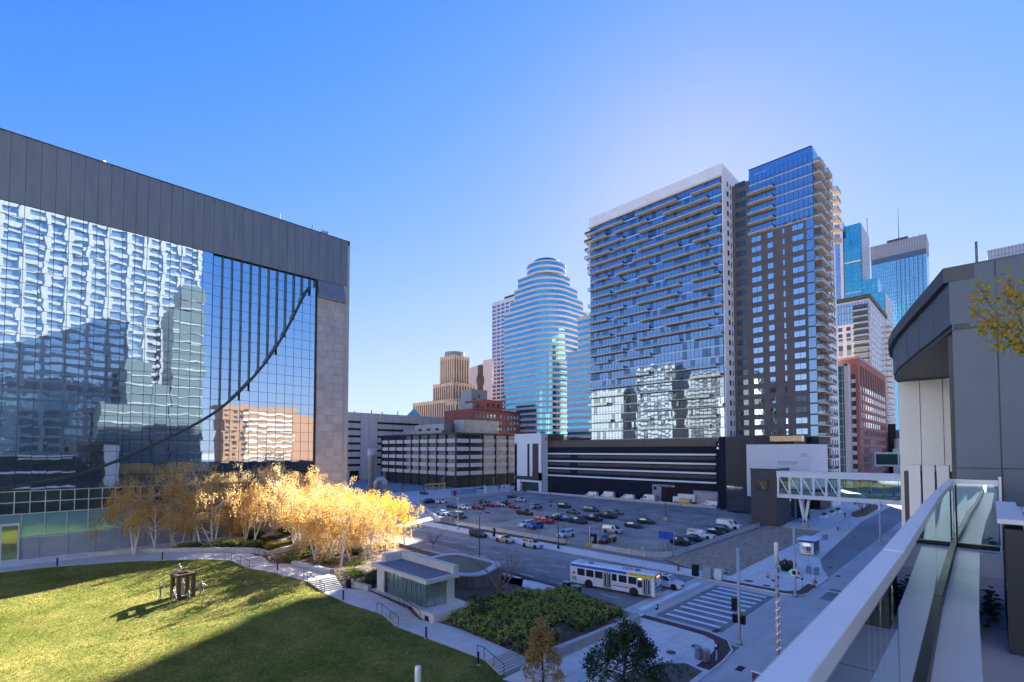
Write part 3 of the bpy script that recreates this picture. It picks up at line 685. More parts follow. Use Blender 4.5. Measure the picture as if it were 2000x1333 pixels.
# white box volume with slot windows
MB().box(149.9,153,35.0,51.4,8.2,20.7).box(149.95,153,50.4,51.4,5.5,8.2).box(153,170,35.0,40,8.2,20.7).build('white_box', mat('white_panel',(0.66,0.66,0.68),.6,var=.04,scale=.5), POD)
for k in range(1, 7): MB().box(149.88,149.95,35.05,51.35,8.2+k*1.8,8.2+k*1.8+.03).build('panel_joint', STEEL, POD)
for (y0, y1, z) in ((35.6,37.2,17.2),(38.2,43.0,15.0),(36.6,39.0,11.6)): MB().box(149.85,149.93,y0,y1,z,z+1.0).build('slot_window', mat('slot_glass',(.42,.5,.55),.3), POD)
MB().box(152,153.4,36,58,0.13,8.1).build('entrance_glass', DGLASS, POD)
for k in range(3): MB().box(151.6,152.0,37+k*6.5,37.5+k*6.5,.13,8.2).build('entrance_column', WHT, POD)
MB().box(TX+2,TX+6,121,140,23.0,23.35).build('roof_deck', CONW, POD)
# ------------------------------------------------------------------ the city behind
def building(name, label, x, y): return thing(name, label, 'building', (x, y, 0))
# banded office block across the far street
OFF = building('banded_office', 'low office block with alternating white and dark window bands beyond the parking lot', 170, 220)
OCH = mat('office_dark', (0.03,0.03,0.034), 0.5, var=.1); OPN = mat('office_panel', (0.62,0.57,0.52), 0.75, var=0.07, scale=.5)
OGL = mirror('office_glass', (0.09,0.10,0.12), 0.05, wave=.01, metal=.7)
MB().box(150.4,196,190.4,262,5.8,27.6).box(153,196,193,262,0,5.8).build('core', OCH, OFF)
NYb, NXb = 9, 5; wy = (262-190)/NYb; wx = (196-150)/NXb
pY = MB().box(-.25,0,.25,wy-.25,0,2.0).mesh('spandrel_panel', OPN); gY = MB().box(-.05,0,.2,wy-.2,0,2.05).mesh('window_strip', OGL)
pX = MB().box(.25,wx-.25,-.25,0,0,2.0).mesh('spandrel_panel', OPN); gX = MB().box(.2,wx-.2,-.05,0,0,2.05).mesh('window_strip', OGL)
dY = MB(); dX = MB()
for q in range(1,8): dY.box(-.12,-.04,.2+(wy-.4)*q/8-.05,.2+(wy-.4)*q/8+.05,0,2.05); dX.box(.2+(wx-.4)*q/8-.05,.2+(wx-.4)*q/8+.05,-.12,-.04,0,2.05)
dYm = dY.mesh('window_divider', OCH); dXm = dX.mesh('window_divider', OCH)
for f in range(5):
    z = 6.3 + f*4.15
    for k in range(NYb):
        ob('spandrel_panel', pY, OFF, Vector((150.4,190+k*wy,z)) - OFF.location)
        o = ob('window_strip', gY, OFF, Vector((150.42,190+k*wy,z+2.05)) - OFF.location); ob('window_divider', dYm, o)
    for k in range(NXb):
        ob('spandrel_panel', pX, OFF, Vector((150+k*wx,190.4,z)) - OFF.location)
        o = ob('window_strip', gX, OFF, Vector((150+k*wx,190.42,z+2.05)) - OFF.location); ob('window_divider', dXm, o)
for k in range(NYb+1): MB().box(149.7,150.5,190+k*wy-.22,190+k*wy+.22,0,27.4).build('column', OCH, OFF)
for k in range(1,NXb+1): MB().box(150+k*wx-.22,150+k*wx+.22,189.7,190.5,0,27.4).build('column', OCH, OFF)
MB().box(149.5,196.5,189.5,262.5,27.4,28.0).build('roof_edge', OCH, OFF)
RFM = mat('roof_plant_metal', (0.3,0.32,0.34), 0.45, 0.6, var=.25, scale=.6)
for (a,c,d,e,z) in ((154,170,205,232,33.2),(160,185,196,204,35.2),(170,188,204.2,226,34.0),(156,166,232.5,248,31.2),(152.5,154,205,245,29.6)):
    MB().box(a,c,d,e,28.05,z).build('roof_plant', RFM, OFF)
for k in range(3): MB().box(153.6,154,210+k*8,212.4+k*8,29,31).build('louvre', BLK, OFF)
MB().lathe([(1.5,0),(1.6,1.4),(.9,2.0),(.1,2.1)],(158,236,31.2),10).build('roof_fan', RFM, OFF)
# beige parking ramp
GAR = building('parking_ramp', 'beige concrete parking ramp with dark horizontal slots behind the birch grove', 180, 310)
BEI = mat('beige_precast', (0.62,0.56,0.50), 0.8, var=.06, scale=.2, stretch=(1,1,.2))
MB().box(118,260,285.3,330,0,43.1).build('wall', BEI, GAR)
for r_ in range(7):
    z = 9 + r_*4.55
    for (a, c) in ((139.6,147.9),(160,192),(120,134)): MB().box(a,c,285.0,285.35,z,z+1.35).build('parking_slot', BLK, GAR)
for k in range(24): MB().box(118+k*6,118.15+k*6,285.2,285.32,0,43).build('panel_joint', mat('joint_beige',(.3,.28,.25),.8), GAR)
MB().box(141,147,284.9,285.35,0,6).build('vehicle_opening', BLK, GAR)
for (x, h) in ((146,1.2),(158,2.6),(166,1.8),(178,3)): MB().box(x,x+.5,290,290.5,43.1,43.1+h).build('roof_post', RFM, GAR)
MB().add([(196,300,43.1),(206,300,43.1),(206,310,43.1),(196,310,43.1),(201,305,50.5)],[(0,1,4),(1,2,4),(2,3,4),(3,0,4)]).build('pyramid_skylight', mat('copper_green',(.12,.36,.32),.4,var=.1), GAR)
STK = thing('exhaust_stack', 'pale exhaust stack with curved duct behind the golden trees', 'chimney', (117.5,215,0))
MB().lathe([(1.5,0),(1.5,15.8),(1.9,15.9),(1.9,20),(1.5,20)],(0,0,0),16).build('pipe', mat('stack_metal',(.5,.46,.44),.5,.2), STK, True, world=False)
MB().tube([(1.6,-1.6,0),(1.7,-1.7,3.2),(2.6,-2.4,4.6),(4.0,-3.4,4.8),(5.0,-4.2,3.6),(5.2,-4.4,0)],1.5,12).build('duct', mat('stack_metal',(.5,.46,.44)), STK, True, world=False)
# art deco setback tower
DEC = building('setback_tower', 'tan art deco tower with setbacks and vertical piers', 265, 340)
TAN = mat('tan_stone', (0.78,0.55,0.36), 0.8, var=.1, scale=.15); DWN = mat('deco_window', (0.06,0.07,0.09), 0.25, .3)
def deco_tier(x0,x1,y0,y1,z0,z1,pitch,crown=1.2):
    MB().box(x0+.5,x1,y0+.5,y1,z0,z1-.3).build('wall', mat('tan_stone_recess',(.6,.43,.29),.8,var=.1,scale=.2), DEC)
    n = round((y1-y0)/pitch); w = (y1-y0)/n; pm_ = MB().box(-.4,.5,-.65,.65,z0,z1).mesh('pier', TAN); wm = MB().box(0,.1,-w/2+.8,w/2-.8,z0+1,z1-crown-2).mesh('window', DWN)
    for k in range(n+1): ob('pier', pm_, DEC, Vector((x0,y0+k*w,rnd.uniform(-.3,.5))) - DEC.location)
    for k in range(n): ob('window', wm, DEC, Vector((x0+.38,y0+(k+.5)*w,0)) - DEC.location)
    n = round((x1-x0)/pitch); w = (x1-x0)/n; pm_ = MB().box(-.65,.65,-.4,.5,z0,z1).mesh('pier', TAN); wm = MB().box(-w/2+.8,w/2-.8,0,.1,z0+1,z1-crown-2).mesh('window', DWN)
    for k in range(n+1): ob('pier', pm_, DEC, Vector((x0+k*w,y0,rnd.uniform(-.3,.5))) - DEC.location)
    for k in range(n): ob('window', wm, DEC, Vector((x0+(k+.5)*w,y0+.38,0)) - DEC.location)
    MB().box(x0,x1,y0,y1,z1-crown-1.6,z1-.4).build('frieze', TAN, DEC)
deco_tier(258,275,330,349,78,102.5,2.9); deco_tier(254,279,326,354,62,78,3.1); deco_tier(250,285,320,380,0,63,3.4); deco_tier(246,275,312,325,0,60,3.4)
MB().lathe([(9,0),(9,4.2),(8.4,4.3)],(266.5,339.5,102.3),20).build('crown_drum', mat('crown_grey',(.3,.3,.3),.6,.2), DEC)
# grey service block, red brick block, granite slab, brown stack
GB = building('grey_block', 'plain grey block in front of the tan art deco tower', 228, 268)
MB().box(221,236,262,274,0,63).build('wall', mat('grey_block_wall',(.36,.36,.35),.8,var=.06), GB)
for k in range(3): MB().box(223.5+k*4,224.6+k*4,261.85,262.05,54+(k % 2)*3,56.4+(k % 2)*3).build('window', BLK, GB)
RB = building('red_brick_block', 'red brick office block left of the curved blue tower', 215, 240)
RBR = mat('red_brick', (0.36,0.11,0.085), 0.85, var=.2, scale=.3)
MB().box(196,238,230,260,0,45.5).build('wall', RBR, RB); MB().box(205,222,231,250,45.5,52).build('penthouse', RBR, RB)
MB().box(200,206,236,250,45.6,49.5).build('roof_plant', RFM, RB)
MB().box(195.8,238.2,229.8,230.1,44.3,45.1).build('cornice', mat('cornice_red',(.16,.06,.05),.8), RB)
wr = MB().box(0,1.5,-.05,.1,0,2.2).mesh('window', mirror('brick_window',(.3,.38,.42),.08,metal=.7))
for r_ in range(6):
    for k in range(13):
        if (k*5+r_) % 7: ob('window', wr, RB, Vector((197.5+k*3.1,229.97,20+r_*4.0)) - RB.location)
wr2 = MB().box(0,2.4,-.05,.1,0,2.6).mesh('window', BLK)
for k in range(3): ob('window', wr2, RB, Vector((208+k*4.5,230.97,47)) - RB.location)
GRN = building('granite_slab', 'windowless mauve granite slab tower behind the tan tower', 340, 390)
GRM = mat('mauve_granite', (0.5,0.42,0.42), 0.6, var=.06, scale=.1)
MB().prism([(340,382),(340,410),(360,410),(360,382)],0,lambda x,y: 112.8 if y < 390 else 109.5).build('wall', GRM, GRN)
MB().box(331,352,353,373.5,0,113).build('wall', GRM, GRN); MB().box(338,341,375,381,0,100).build('glass_slot', mirror('slot_blue',(.4,.5,.65),.08,metal=.8), GRN)
BST = thing('brown_roof_stack', 'dark brown octagonal stack rising beside the mauve granite tower', 'chimney', (260,297,0))
MB().lathe([(2.4,0),(2.4,72),(3.3,75),(3.3,79),(2.2,81),(2.2,89)],(0,0,0),8).build('shaft', mat('brown_metal',(.16,.085,.06),.6,var=.15), BST, world=False)
# white lattice tower
LAT = building('white_grid_tower', 'white concrete tower with a regular window grid behind the curved blue tower', 300, 295)
MB().box(290.3,330,276.7,316,0,152).build('wall', mat('lattice_white',(.62,.61,.62),.6,var=.04,scale=.05), LAT)
lw_ = MB().box(-.06,.2,.0,4.3,0,1.9).mesh('window', mirror('lattice_window',(.22,.26,.42),.08,metal=.75))
for k in range(7):
    for r_ in range(31): ob('window', lw_, LAT, Vector((290.28,277.4+k*5.55,44+r_*3.42)) - LAT.location)
MB().box(290.5,330,277,300,152,154).build('penthouse', mat('dark_plant',(.06,.06,.07),.6), LAT)
# curved blue tower with floor bands
def rounded(x0,x1,y0,y1,r,n=12):
    P = [(x1,y0)] if r < .1 else []
    pts = [(x1,y1),(x0,y1)]
    for k in range(n+1):
        a = math.pi + math.pi/2*k/n; pts.append((x0+r+r*math.cos(a), y0+r+r*math.sin(a)))
    pts.append((x1,y0)); return pts
def circ(cx,cy,r,n=32): return [(cx+r*math.cos(2*math.pi*k/n), cy+r*math.sin(2*math.pi*k/n)) for k in range(n)]
BGL = grid_mat('band_glass', (0.16,0.52,0.70), (0.20,0.56,0.72), (0.10,0.3,0.42), 1.5, 60, .05, metal=.9, rough=.06, wave=.01)
BSP = mat('band_stone', (0.74,0.62,0.56), .6, var=.05, scale=.1)
BLT = building('curved_blue_tower', 'stepped blue glass tower with rounded corner, pale floor bands and teal dome', 255, 220)
def banded(root, fn, z0, z1, fh, sp=1.5, gl=None, bm=None):
    """fn(d) gives the outline pushed out by d; glass core plus one spandrel ring per floor"""
    MB().prism(fn(0), z0, z1).build('glazing', gl or BGL, root, smooth=False)
    z = z0
    while z < z1 - .5:
        MB().prism(fn(.22), z, min(z+sp, z1+.1)).build('spandrel_band', bm or BSP, root); z += fh
    MB().prism(fn(.3), z1-.3, z1+.5).build('parapet_band', bm or BSP, root)
banded(BLT, lambda d: rounded(238-d,275+d,200-d,246+d,17+d), 20, 116, 3.84)
banded(BLT, lambda d: rounded(238.3-d,272.5+d,201.5-d,240+d,16.8+d), 116, 123.7, 3.84)
banded(BLT, lambda d: rounded(238.6-d,268+d,203-d,236+d,16.6+d), 123.7, 131.4, 3.84)
banded(BLT, lambda d: rounded(239-d,262+d,205-d,233+d,16+d), 131.4, 139, 3.84)
banded(BLT, lambda d: circ(252,218,13.6+d), 139, 147, 3.84)
MB().lathe([(11.5,0),(11.2,1.6),(9,3.6),(5,5),(.5,5.4)],(252,218,147.4),28).build('dome', mat('teal_dome',(.05,.27,.27),.4,.3), BLT, smooth=True)
BL2 = building('banded_glass_block', 'lower pale-banded blue glass block between the curved tower and apartment tower', 250, 175)
banded(BL2, lambda d: rounded(236-d,262+d,150-d,187+d,.01), 15, 80, 3.84, 1.9)
banded(BL2, lambda d: rounded(238-d,262+d,150-d,180+d,.01), 80, 101, 3.84, 1.9)  # upper tier made taller so its shade reaches the road
banded(BL2, lambda d: rounded(239-d,262+d,146-d,166+d,.01), 20, 110, 3.84, 1.9)  # hidden tier added behind the apartment tower to keep sun off the road
HB = building('shade_block', 'unseen stone block added behind the apartment tower to shade the street', 262, 85)  # unseen block added to shade the street beyond the skyway
MB().box(240,290,61.5,108,0,94).build('wall', mat('hidden_stone',(.45,.42,.4),.8,var=.08), HB)
for f in range(22): MB().box(239.7,240.1,62.5,107,4+f*4,6.2+f*4).build('window_band', DGLASS, HB)
# right-hand skyline
TLG = grid_mat('teal_tower_glass', (0.10,0.46,0.58), (0.14,0.52,0.62), (0.06,0.25,0.33), 3.2, 3.9, .12, metal=.9, rough=.06, wave=.02)
BLG = grid_mat('blue_tower_glass', (0.25,0.42,0.68), (0.30,0.48,0.72), (0.2,0.3,0.45), 2.4, 3.9, .2, metal=.85, rough=.1, wave=.02)
IDG = grid_mat('crystal_glass', (0.26,0.52,0.68), (0.30,0.56,0.72), (0.14,0.3,0.42), 1.6, 3.9, .16, metal=.85, rough=.1, wave=.03)
PKS = grid_mat('pink_stone_grid', (0.3,0.36,0.42), (0.34,0.4,0.46), (0.5,0.46,0.45), 2.2, 3.9, .55, metal=.5, rough=.2)
T1 = building('slim_blue_tower', 'slim blue glass tower edge right behind the apartment tower', 490, 90)
MB().box(480,520,84.6,110,0,212).build('glazing', BLG, T1); MB().box(479.4,480.2,84.2,86.2,0,216).build('edge_pier', BSP, T1); MB().box(480.5,519,86,109,212,217).build('crown', BLG, T1)
T2 = building('stepped_teal_tower', 'stepped teal glass tower left of the broad blue skyscraper', 500, 76)
for (a,c,d,e,z) in ((486,524,72.6,84,210),(482.5,486,72.6,84,176),(481,486,79.6,84,198),(482,486,73,79.6,190),(484,530,62,72.55,160),(480,484,72.4,84,150)):
    MB().box(a,c,d,e,0,z).build('glazing', TLG, T2)
MB().box(487,524,72.3,72.6,160,209).build('stone_side', PKS, T2)
for z in (176,150): MB().box(480.4,482.6,72.5,84,z,z+.9).build('setback_band', BSP, T2)
MB().tube([(520,73,210),(520,73,226)],.3,6).build('antenna', GALV, T2)
T3 = building('broad_blue_skyscraper', 'broad blue glass skyscraper with dark louvred crown and tall mast', 670, 65)
MB().box(660,690,43,90,0,226).build('glazing', IDG, T3)
MB().box(659.6,690.4,42.7,90.3,232,247).build('crown_louvre', grid_mat('crown_louvre',(0.22,0.23,0.27),(0.25,0.26,0.3),(0.32,0.31,0.33),2.2,30,.5,metal=.2,rough=.5), T3)
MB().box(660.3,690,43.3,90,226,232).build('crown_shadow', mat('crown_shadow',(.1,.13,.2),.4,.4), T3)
for k in range(7): MB().box(659.5,660.1,46+k*3.6,46.6+k*3.6,0,226).build('facade_fin', mat('blue_fin',(.1,.2,.28),.5,.5), T3)
MB().box(664,680,58,76,247,251).build('penthouse', mat('dark_plant',(.06,.06,.07)), T3)
b = MB().tube([(668,66,250),(668,66,285)],[.5,.25],6)
for k in range(8): b.box(667.3,668.7,65.3,66.7,255+k*2.6,255.2+k*2.6)
b.build('mast', GALV, T3)
for k in range(5): MB().tube([(662,48+k*5.5,247),(662,48+k*5.5,250+(k % 3))],.2,5).build('antenna', GALV, T3)
T4 = building('pale_balcony_tower', 'pale apartment tower with dark glazed top and stacked balconies', 380, 58)
PAL = mat('pale_stone', (0.66,0.6,0.57), .7, var=.05, scale=.1)
MB().box(360,425,50.4,69,0,112).build('wall', PAL, T4)
MB().box(359.6,359.95,50.6,69,98,111).build('top_glazing', grid_mat('top_glazing',(0.4,0.5,0.62),(0.5,0.58,0.66),(0.06,0.06,0.07),1.5,4.2,.12,metal=.85,rough=.06), T4)
MB().box(358.6,426,49.6,69.4,112,114.6).build('roof_slab', mat('dark_plant',(.06,.06,.07)), T4)
dk = MB().box(-.15,0,0,2.2,0,2.4).mesh('window', DGLASS); dkl = MB().box(-.15,0,0,2.2,0,9.2).mesh('window', DGLASS)
for r_ in range(22):
    for y in (60.3,64.6): ob('window', dk, T4, Vector((360.0,y,12+r_*3.9)) - T4.location)
for y in (60.2,64.5): ob('window', dkl, T4, Vector((359.95,y,80)) - T4.location)
for r_ in range(26):
    z = 8+r_*3.9
    MB().box(359.5,360.1,51.2,58.6,z+.3,z+3.5).build('balcony_glazing', DGLASS, T4)
    s_ = MB().box(357.8,360,51,58.8,z,z+.3).build('balcony', PAL, T4); MB().box(357.8,357.9,51,58.8,z+.3,z+1.3).build('rail', MUL, s_)
    for q in range(8): MB().box(363+q*7,366+q*7,50.25,50.45,z+.6,z+2.8).build('window', mirror('pale_window',(.4,.5,.62),.06,metal=.85), T4)
    s_ = MB().box(418,426,47.2,50.4,z,z+.3).build('balcony', SLAB, T4)
T4b = building('rear_glass_tower', 'teal glass tower slice between the pale apartment tower and broad skyscraper', 450, 55)
MB().box(440,480,52.5,62,0,136).build('glazing', TLG, T4b); MB().box(440.5,480,52.2,52.5,0,135).build('stone_side', PKS, T4b)
T5 = building('red_brick_tower', 'red brick building with tall glass bay right of the apartment tower', 330, 52)
RB2 = mat('warm_red_brick', (0.45,0.16,0.11), .8, var=.12, scale=.2)
MB().box(298,389,47.1,56,0,66).build('wall', RB2, T5); MB().box(297.7,389.4,46.7,56.2,66,67.2).build('cornice', mat('pink_stone',(.5,.36,.33),.7), T5)
GGL = grid_mat('green_bay_glass', (0.07,0.22,0.2), (0.16,0.34,0.32), (0.4,0.42,0.42), 2.1, 3.9, .14, metal=.7, rough=.05, wave=.03)
MB().box(291.5,298,52.1,57,0,62).build('glass_bay', GGL, T5); MB().box(291,298,50.3,52.05,0,63.2).build('bay_frame', BSP, T5); MB().box(291,298,50.4,57.2,62,63).build('bay_cap', BSP, T5)
for r_ in range(12):
    z = 3+r_*4.6
    MB().box(297.3,298.1,48.4,50.2,z,z+1.9).build('balcony', BSP, T5); MB().box(297.8,298.1,48.4,50.2,z+1.9,z+4.5).build('window', DGLASS, T5)
    for q in range(12):
        if z < 52: MB().box(301+q*7,304+q*7,46.9,47.15,z+.8,z+3.4).build('window', mirror('pale_window',(.4,.5,.62)), T5)
    if r_ % 2 == 0: MB().box(297.8,389.2,46.85,47.2,z,z+.4).build('string_course', MATS['pink_stone'], T5)
for q in range(11): MB().box(303+q*7.6,306.6+q*7.6,46.95,47.15,52,63).build('window', mat('recess_red',(.12,.05,.04),.8), T5)
T6 = building('grey_annex', 'small dark and grey annex with water tank beside the red brick building', 420, 45)
MB().box(392,430,34,47,0,32).build('wall', mat('annex_grey',(.2,.19,.2),.8,var=.1), T6); MB().box(391.7,392.1,43,47,0,36).build('dark_wall', BLK, T6)
MB().lathe([(2.6,0),(2.6,6),(.5,6.6)],(388,41,20),14).box(385,392,38,44,0,20).build('tank', WHT, T6)
SK2 = thing('far_skyway', 'small glazed skyway bridge beyond the white truss skyway', 'skyway', (322,38,0))
MB().box(320,324,24,44.5,17,18).box(320,324,24,44.5,10.5,11.4).build('deck', WHT, SK2); MB().box(320.3,323.7,24.1,44.4,11.4,17).build('glazing', mirror('skyway_green',(.12,.24,.22),.06,metal=.6), SK2)
for k in range(3): MB().box(319.8,320.3,24.2+k*9.8,24.8+k*9.8,11.4,17).build('post', WHT, SK2)
T7 = building('far_stone_tower', 'top of a distant pale stone tower above the grey terrace wall', 620, -20)
MB().box(600,640,-60,4,0,187).build('wall', PKS, T7); MB().box(604,640,-60,-2,187,199).build('upper_storey', PKS, T7)
for k in range(5): MB().box(599.6,600.1,-3.5-k*8,1.5-k*8,176,185).build('window', mirror('far_blue_window',(.25,.45,.75),.08,metal=.85), T7)
# buildings behind the viewpoint, seen only as reflections, plus an unseen block for bounce light
RA = building('white_grid_high_rise', 'pale high-rise with white floor lines mirrored in the left glass facade', 0, -75)
RAG = mirror('rise_glass', (0.5,0.62,0.72), .05, wave=.02, metal=.85)
MB().box(-66,52,-90,-62,0,165).build('glazing', RAG, RA)
for f in range(46): MB().box(-66.2,52.2,-90,-61.4,3.4*f,3.4*f+1.15).build('floor_band', mat('rise_band',(.29,.31,.335),.7), RA)
for k in range(20): MB().box(-66+k*6.1,-64.6+k*6.1,-62,-61.2,0,165).build('column', MATS['rise_band'], RA)
RBk = building('dark_stepped_block', 'dark stepped glass block mirrored low in the left glass facade', 35, -45)
for (a,c,z0_,z) in ((16,22.8,0,36),(23,30.8,0,52),(31,36.7,0,44),(37,47.5,0,74),(40,47,74.1,84)):
    MB().box(a,c,-52,-32,z0_,z).build('glazing', mirror('step_glass',(.13,.17,.19),.3,metal=.2), RBk)
    for f in range(int((z-z0_)/3.6)): MB().box(a-.05,c+.05,-52.1,-31.8,z0_+f*3.6,z0_+f*3.6+.5).build('floor_band', MATS['rise_band'], RBk)
RC = building('brown_slab_block', 'brown and white apartment slab mirrored at the right end of the left facade', 110, -160)
MB().box(84,128,-172,-150,0,48).box(128,150,-172,-155,0,44).build('wall', mat('brown_slab',(.3,.16,.1),.8,var=.1), RC)
for f in range(13): MB().box(96,126,-150.6,-149.7,3.5*f,3.5*f+1.4).build('floor_band', mat('slab_band',(.5,.48,.45),.7), RC)
RD = building('cream_west_block', 'cream office block mirrored in the lower glass of the apartment tower', -120, 200)
CRM = mat('cream_wall',(.2,.18,.155),.7,var=.06)
MB().box(-150,-112,150,205,0,92).build('wall', CRM, RD)
for f in range(24): MB().box(-112.3,-111.9,152,203,2+f*3.8,3.7+f*3.8).build('window_band', DGLASS, RD)
RE = building('white_west_tower', 'white west tower mirrored in the lower glass of the apartment tower', -120, 270)
MB().box(-150,-118,222,262,0,104).box(-150,-112,275,330,0,84).build('wall', mat('bright_white',(.24,.235,.22),.7,var=.04), RE)
for f in range(20): MB().box(-118.2,-117.9,224,260,4+f*5,6+f*5).build('window_band', DGLASS, RE)

for f in range(13):
    for k in range(9):
        if not 96 < 85+k*4.6 < 124: MB().box(85+k*4.6,87.4+k*4.6,-150.2,-149.9,1.4+3.5*f,3.0+3.5*f).build('window', DGLASS, RC)
RF = building('bounce_block', 'unseen pale block added west of the lawn to bounce sunlight', -95, 20)  # unseen block added so its sunlit wall bounces light onto street and terrace
MB().box(-115,-78,-30,82,0,52).build('wall', mat('bounce_stone',(.46,.50,.56),.75,var=.06,scale=.1), RF)
for f in range(7): MB().box(-78.1,-77.7,-26,78,3+f*5,5+f*5).build('window_band', DGLASS, RF)
# ------------------------------------------------------------------ the terrace the picture is taken from
TER = building('terrace_building', 'grey panelled terrace building with curved canopy at the right edge', 12, -6)
GPN = mat('grey_cladding', (0.078,0.105,0.14), .5, .25, var=.06, scale=.7)
GPD = mat('dark_cladding', (0.05,0.055,0.065), .5, .2, var=.08)
WPN = mat('pale_cladding', (0.74,0.73,0.72), .5, var=.04, scale=.6)
COP = mat('coping_metal', (0.80,0.78,0.76), .35, 0.0, var=.05, scale=2)
DECK = mat('terrace_paving', (0.42,0.41,0.4), .8, var=.12, scale=1.2)
FZ = 17.45
MB().box(-30,9.2,-45,0.62,0,FZ-.25).box(9.2,150,-45,1.0,0,15).build('podium_wall', mirror('podium_glass',(.07,.10,.13),.05,metal=.6), TER)
for z in (4.2,8.4,12.6): MB().box(-30,9.15,.6,.74,z,z+.5).build('podium_band', WPN, TER)
MB().box(-30,9.25,-12,0.16,FZ-.25,FZ).build('terrace_floor', DECK, TER)
for k in range(6): MB().box(-1.2+k*1.8,-1.185+k*1.8,-8,0.0,FZ,FZ+.003).build('floor_joint', JT, TER)
# low kerb under the balustrade
RPT = [(-3.0,.205),(-.5,.235),(.8,.25),(2.25,.268),(5.1,.335),(8.45,.372)]
def ry(x): return lerp(RPT, x)
b = MB()
b.prism([(x, y+.16) for x, y in RPT] + [(x, y-.2) for x, y in RPT[::-1]], FZ-.25, FZ+.25).build('kerb', WPN, TER)
MB().prism([(x, y+.22) for x, y in RPT] + [(x, y-.24) for x, y in RPT[::-1]], FZ+.25, FZ+.30).build('kerb_coping', COP, TER)
MB().prism([(x, y+1.1) for x, y in RPT] + [(x, y+.17) for x, y in RPT[::-1]], FZ-1.0, FZ-.65).build('outer_ledge', WPN, TER)
# balustrade: its own thing
BAL = thing('glass_balustrade', 'frameless glass balustrade with pale metal cap along the terrace edge', 'railing', (2.7,.27,FZ+.3))
CZ = 18.57
SEG = [(-3.0,-.5),(-.5,2.28),(2.30,5.08),(5.10,6.9),(6.92,8.45)]
BGLS = clear_glass('balustrade_glass', (0.86,0.95,0.94), .28)
for (a, c) in SEG:
    xs_ = [a + (c-a)*k/6 for k in range(7)]
    MB().prism([(x, ry(x)+.031) for x in xs_] + [(x, ry(x)-.031) for x in xs_[::-1]], CZ+.012, CZ+.055).build('cap_rail', COP, BAL)
    MB().prism([(x, ry(x)+.009) for x in xs_[0:]] + [(x, ry(x)-.009) for x in xs_[::-1]], FZ+.33, CZ+.010).build('glass_panel', BGLS, BAL)
    MB().prism([(x, ry(x)+.035) for x in xs_] + [(x, ry(x)-.035) for x in xs_[::-1]], FZ+.303, FZ+.40).build('base_channel', BLK, BAL)
MB().box(8.45,8.52,-.06,.41,CZ,CZ+.055).build('cap_rail', COP, BAL); MB().box(8.475,8.495,-.05,.36,FZ+.33,CZ-.002).build('glass_panel', BGLS, BAL)
MB().box(8.45,8.52,-.08,-.055,FZ+.3,CZ+.10).build('end_post', COP, BAL); MB().box(8.44,8.47,.33,.345,FZ+.3,CZ-.01).box(8.44,8.53,-.05,.41,FZ+.303,FZ+.36).build('panel_edge', BLK, BAL)
MB().box(8.3,9.2,-.1,.62,FZ,FZ+.27).build('end_kerb', WPN, TER)
# planter
PL = thing('terrace_planter', 'charcoal planter box with pale rim and pebbles at the right edge', 'planter', (6.1,-.9,FZ))
MB().box(5.3,7.0,-2.2,-.06,FZ,18.395).build('box', mat('planter_charcoal',(.035,.035,.038),.5,var=.1), PL)
MB().box(5.24,7.06,-2.2,-.16,18.40,18.43).box(5.24,7.06,-.16,-.02,18.44,18.475).build('rim', COP, PL)
b = MB()
for k in range(420):
    x, y = rnd.uniform(5.3,7.0), rnd.uniform(-2,-.2); r_ = rnd.uniform(.015,.035); b.lathe([(r_*.4,0),(r_,r_*.4),(r_*.5,r_*.9)],(x,y,18.43),5, rnd.randint(0,2))
tag(b.build('pebbles', [mat('pebble_a',(.5,.46,.4),.7), mat('pebble_b',(.25,.22,.2),.7), mat('pebble_c',(.6,.6,.58),.7)], PL), kind='stuff')
LIT = MB()
for k in range(70):
    x, y = rnd.gauss(6.5,.35), rnd.gauss(.04,.04); a = rnd.uniform(0,6); s_ = rnd.uniform(.02,.045); z = FZ+rnd.uniform(.01,.1)
    LIT.quad((x-s_*math.cos(a),y-s_*math.sin(a),z),(x+s_*math.sin(a),y-s_*math.cos(a),z+.01),(x+s_*math.cos(a),y+s_*math.sin(a),z+rnd.uniform(0,.04)),(x-s_*math.sin(a),y+s_*math.cos(a),z+.02))
o = LIT.build('leaf_litter', mat('dry_leaf',(.05,.04,.03),.8,var=.5,scale=30)); tag(o, 'drift of dry leaves on the terrace floor beside the planter', 'leaves', kind='stuff')
# panelled end wall, panel by panel
WX = 9.3; zs = [FZ-.3, 18.75, 20.72, 21.62]; yb = [.36,-.10,-1.9,-4.2]
for i in range(3):
    for j in range(3):
        MB().box(WX,WX+.3,yb[i+1]+.008,yb[i]-.008,zs[j]+.008,zs[j+1]-.008).build('wall_panel', GPN, TER)
MB().box(WX+.02,WX+6,-45,.345,FZ-.3,21.6).build('wall_core', GPD, TER)
MB().box(WX+.3,WX+2.2,.0,.352,FZ-.3,21.6).build('wall_return', GPN, TER)
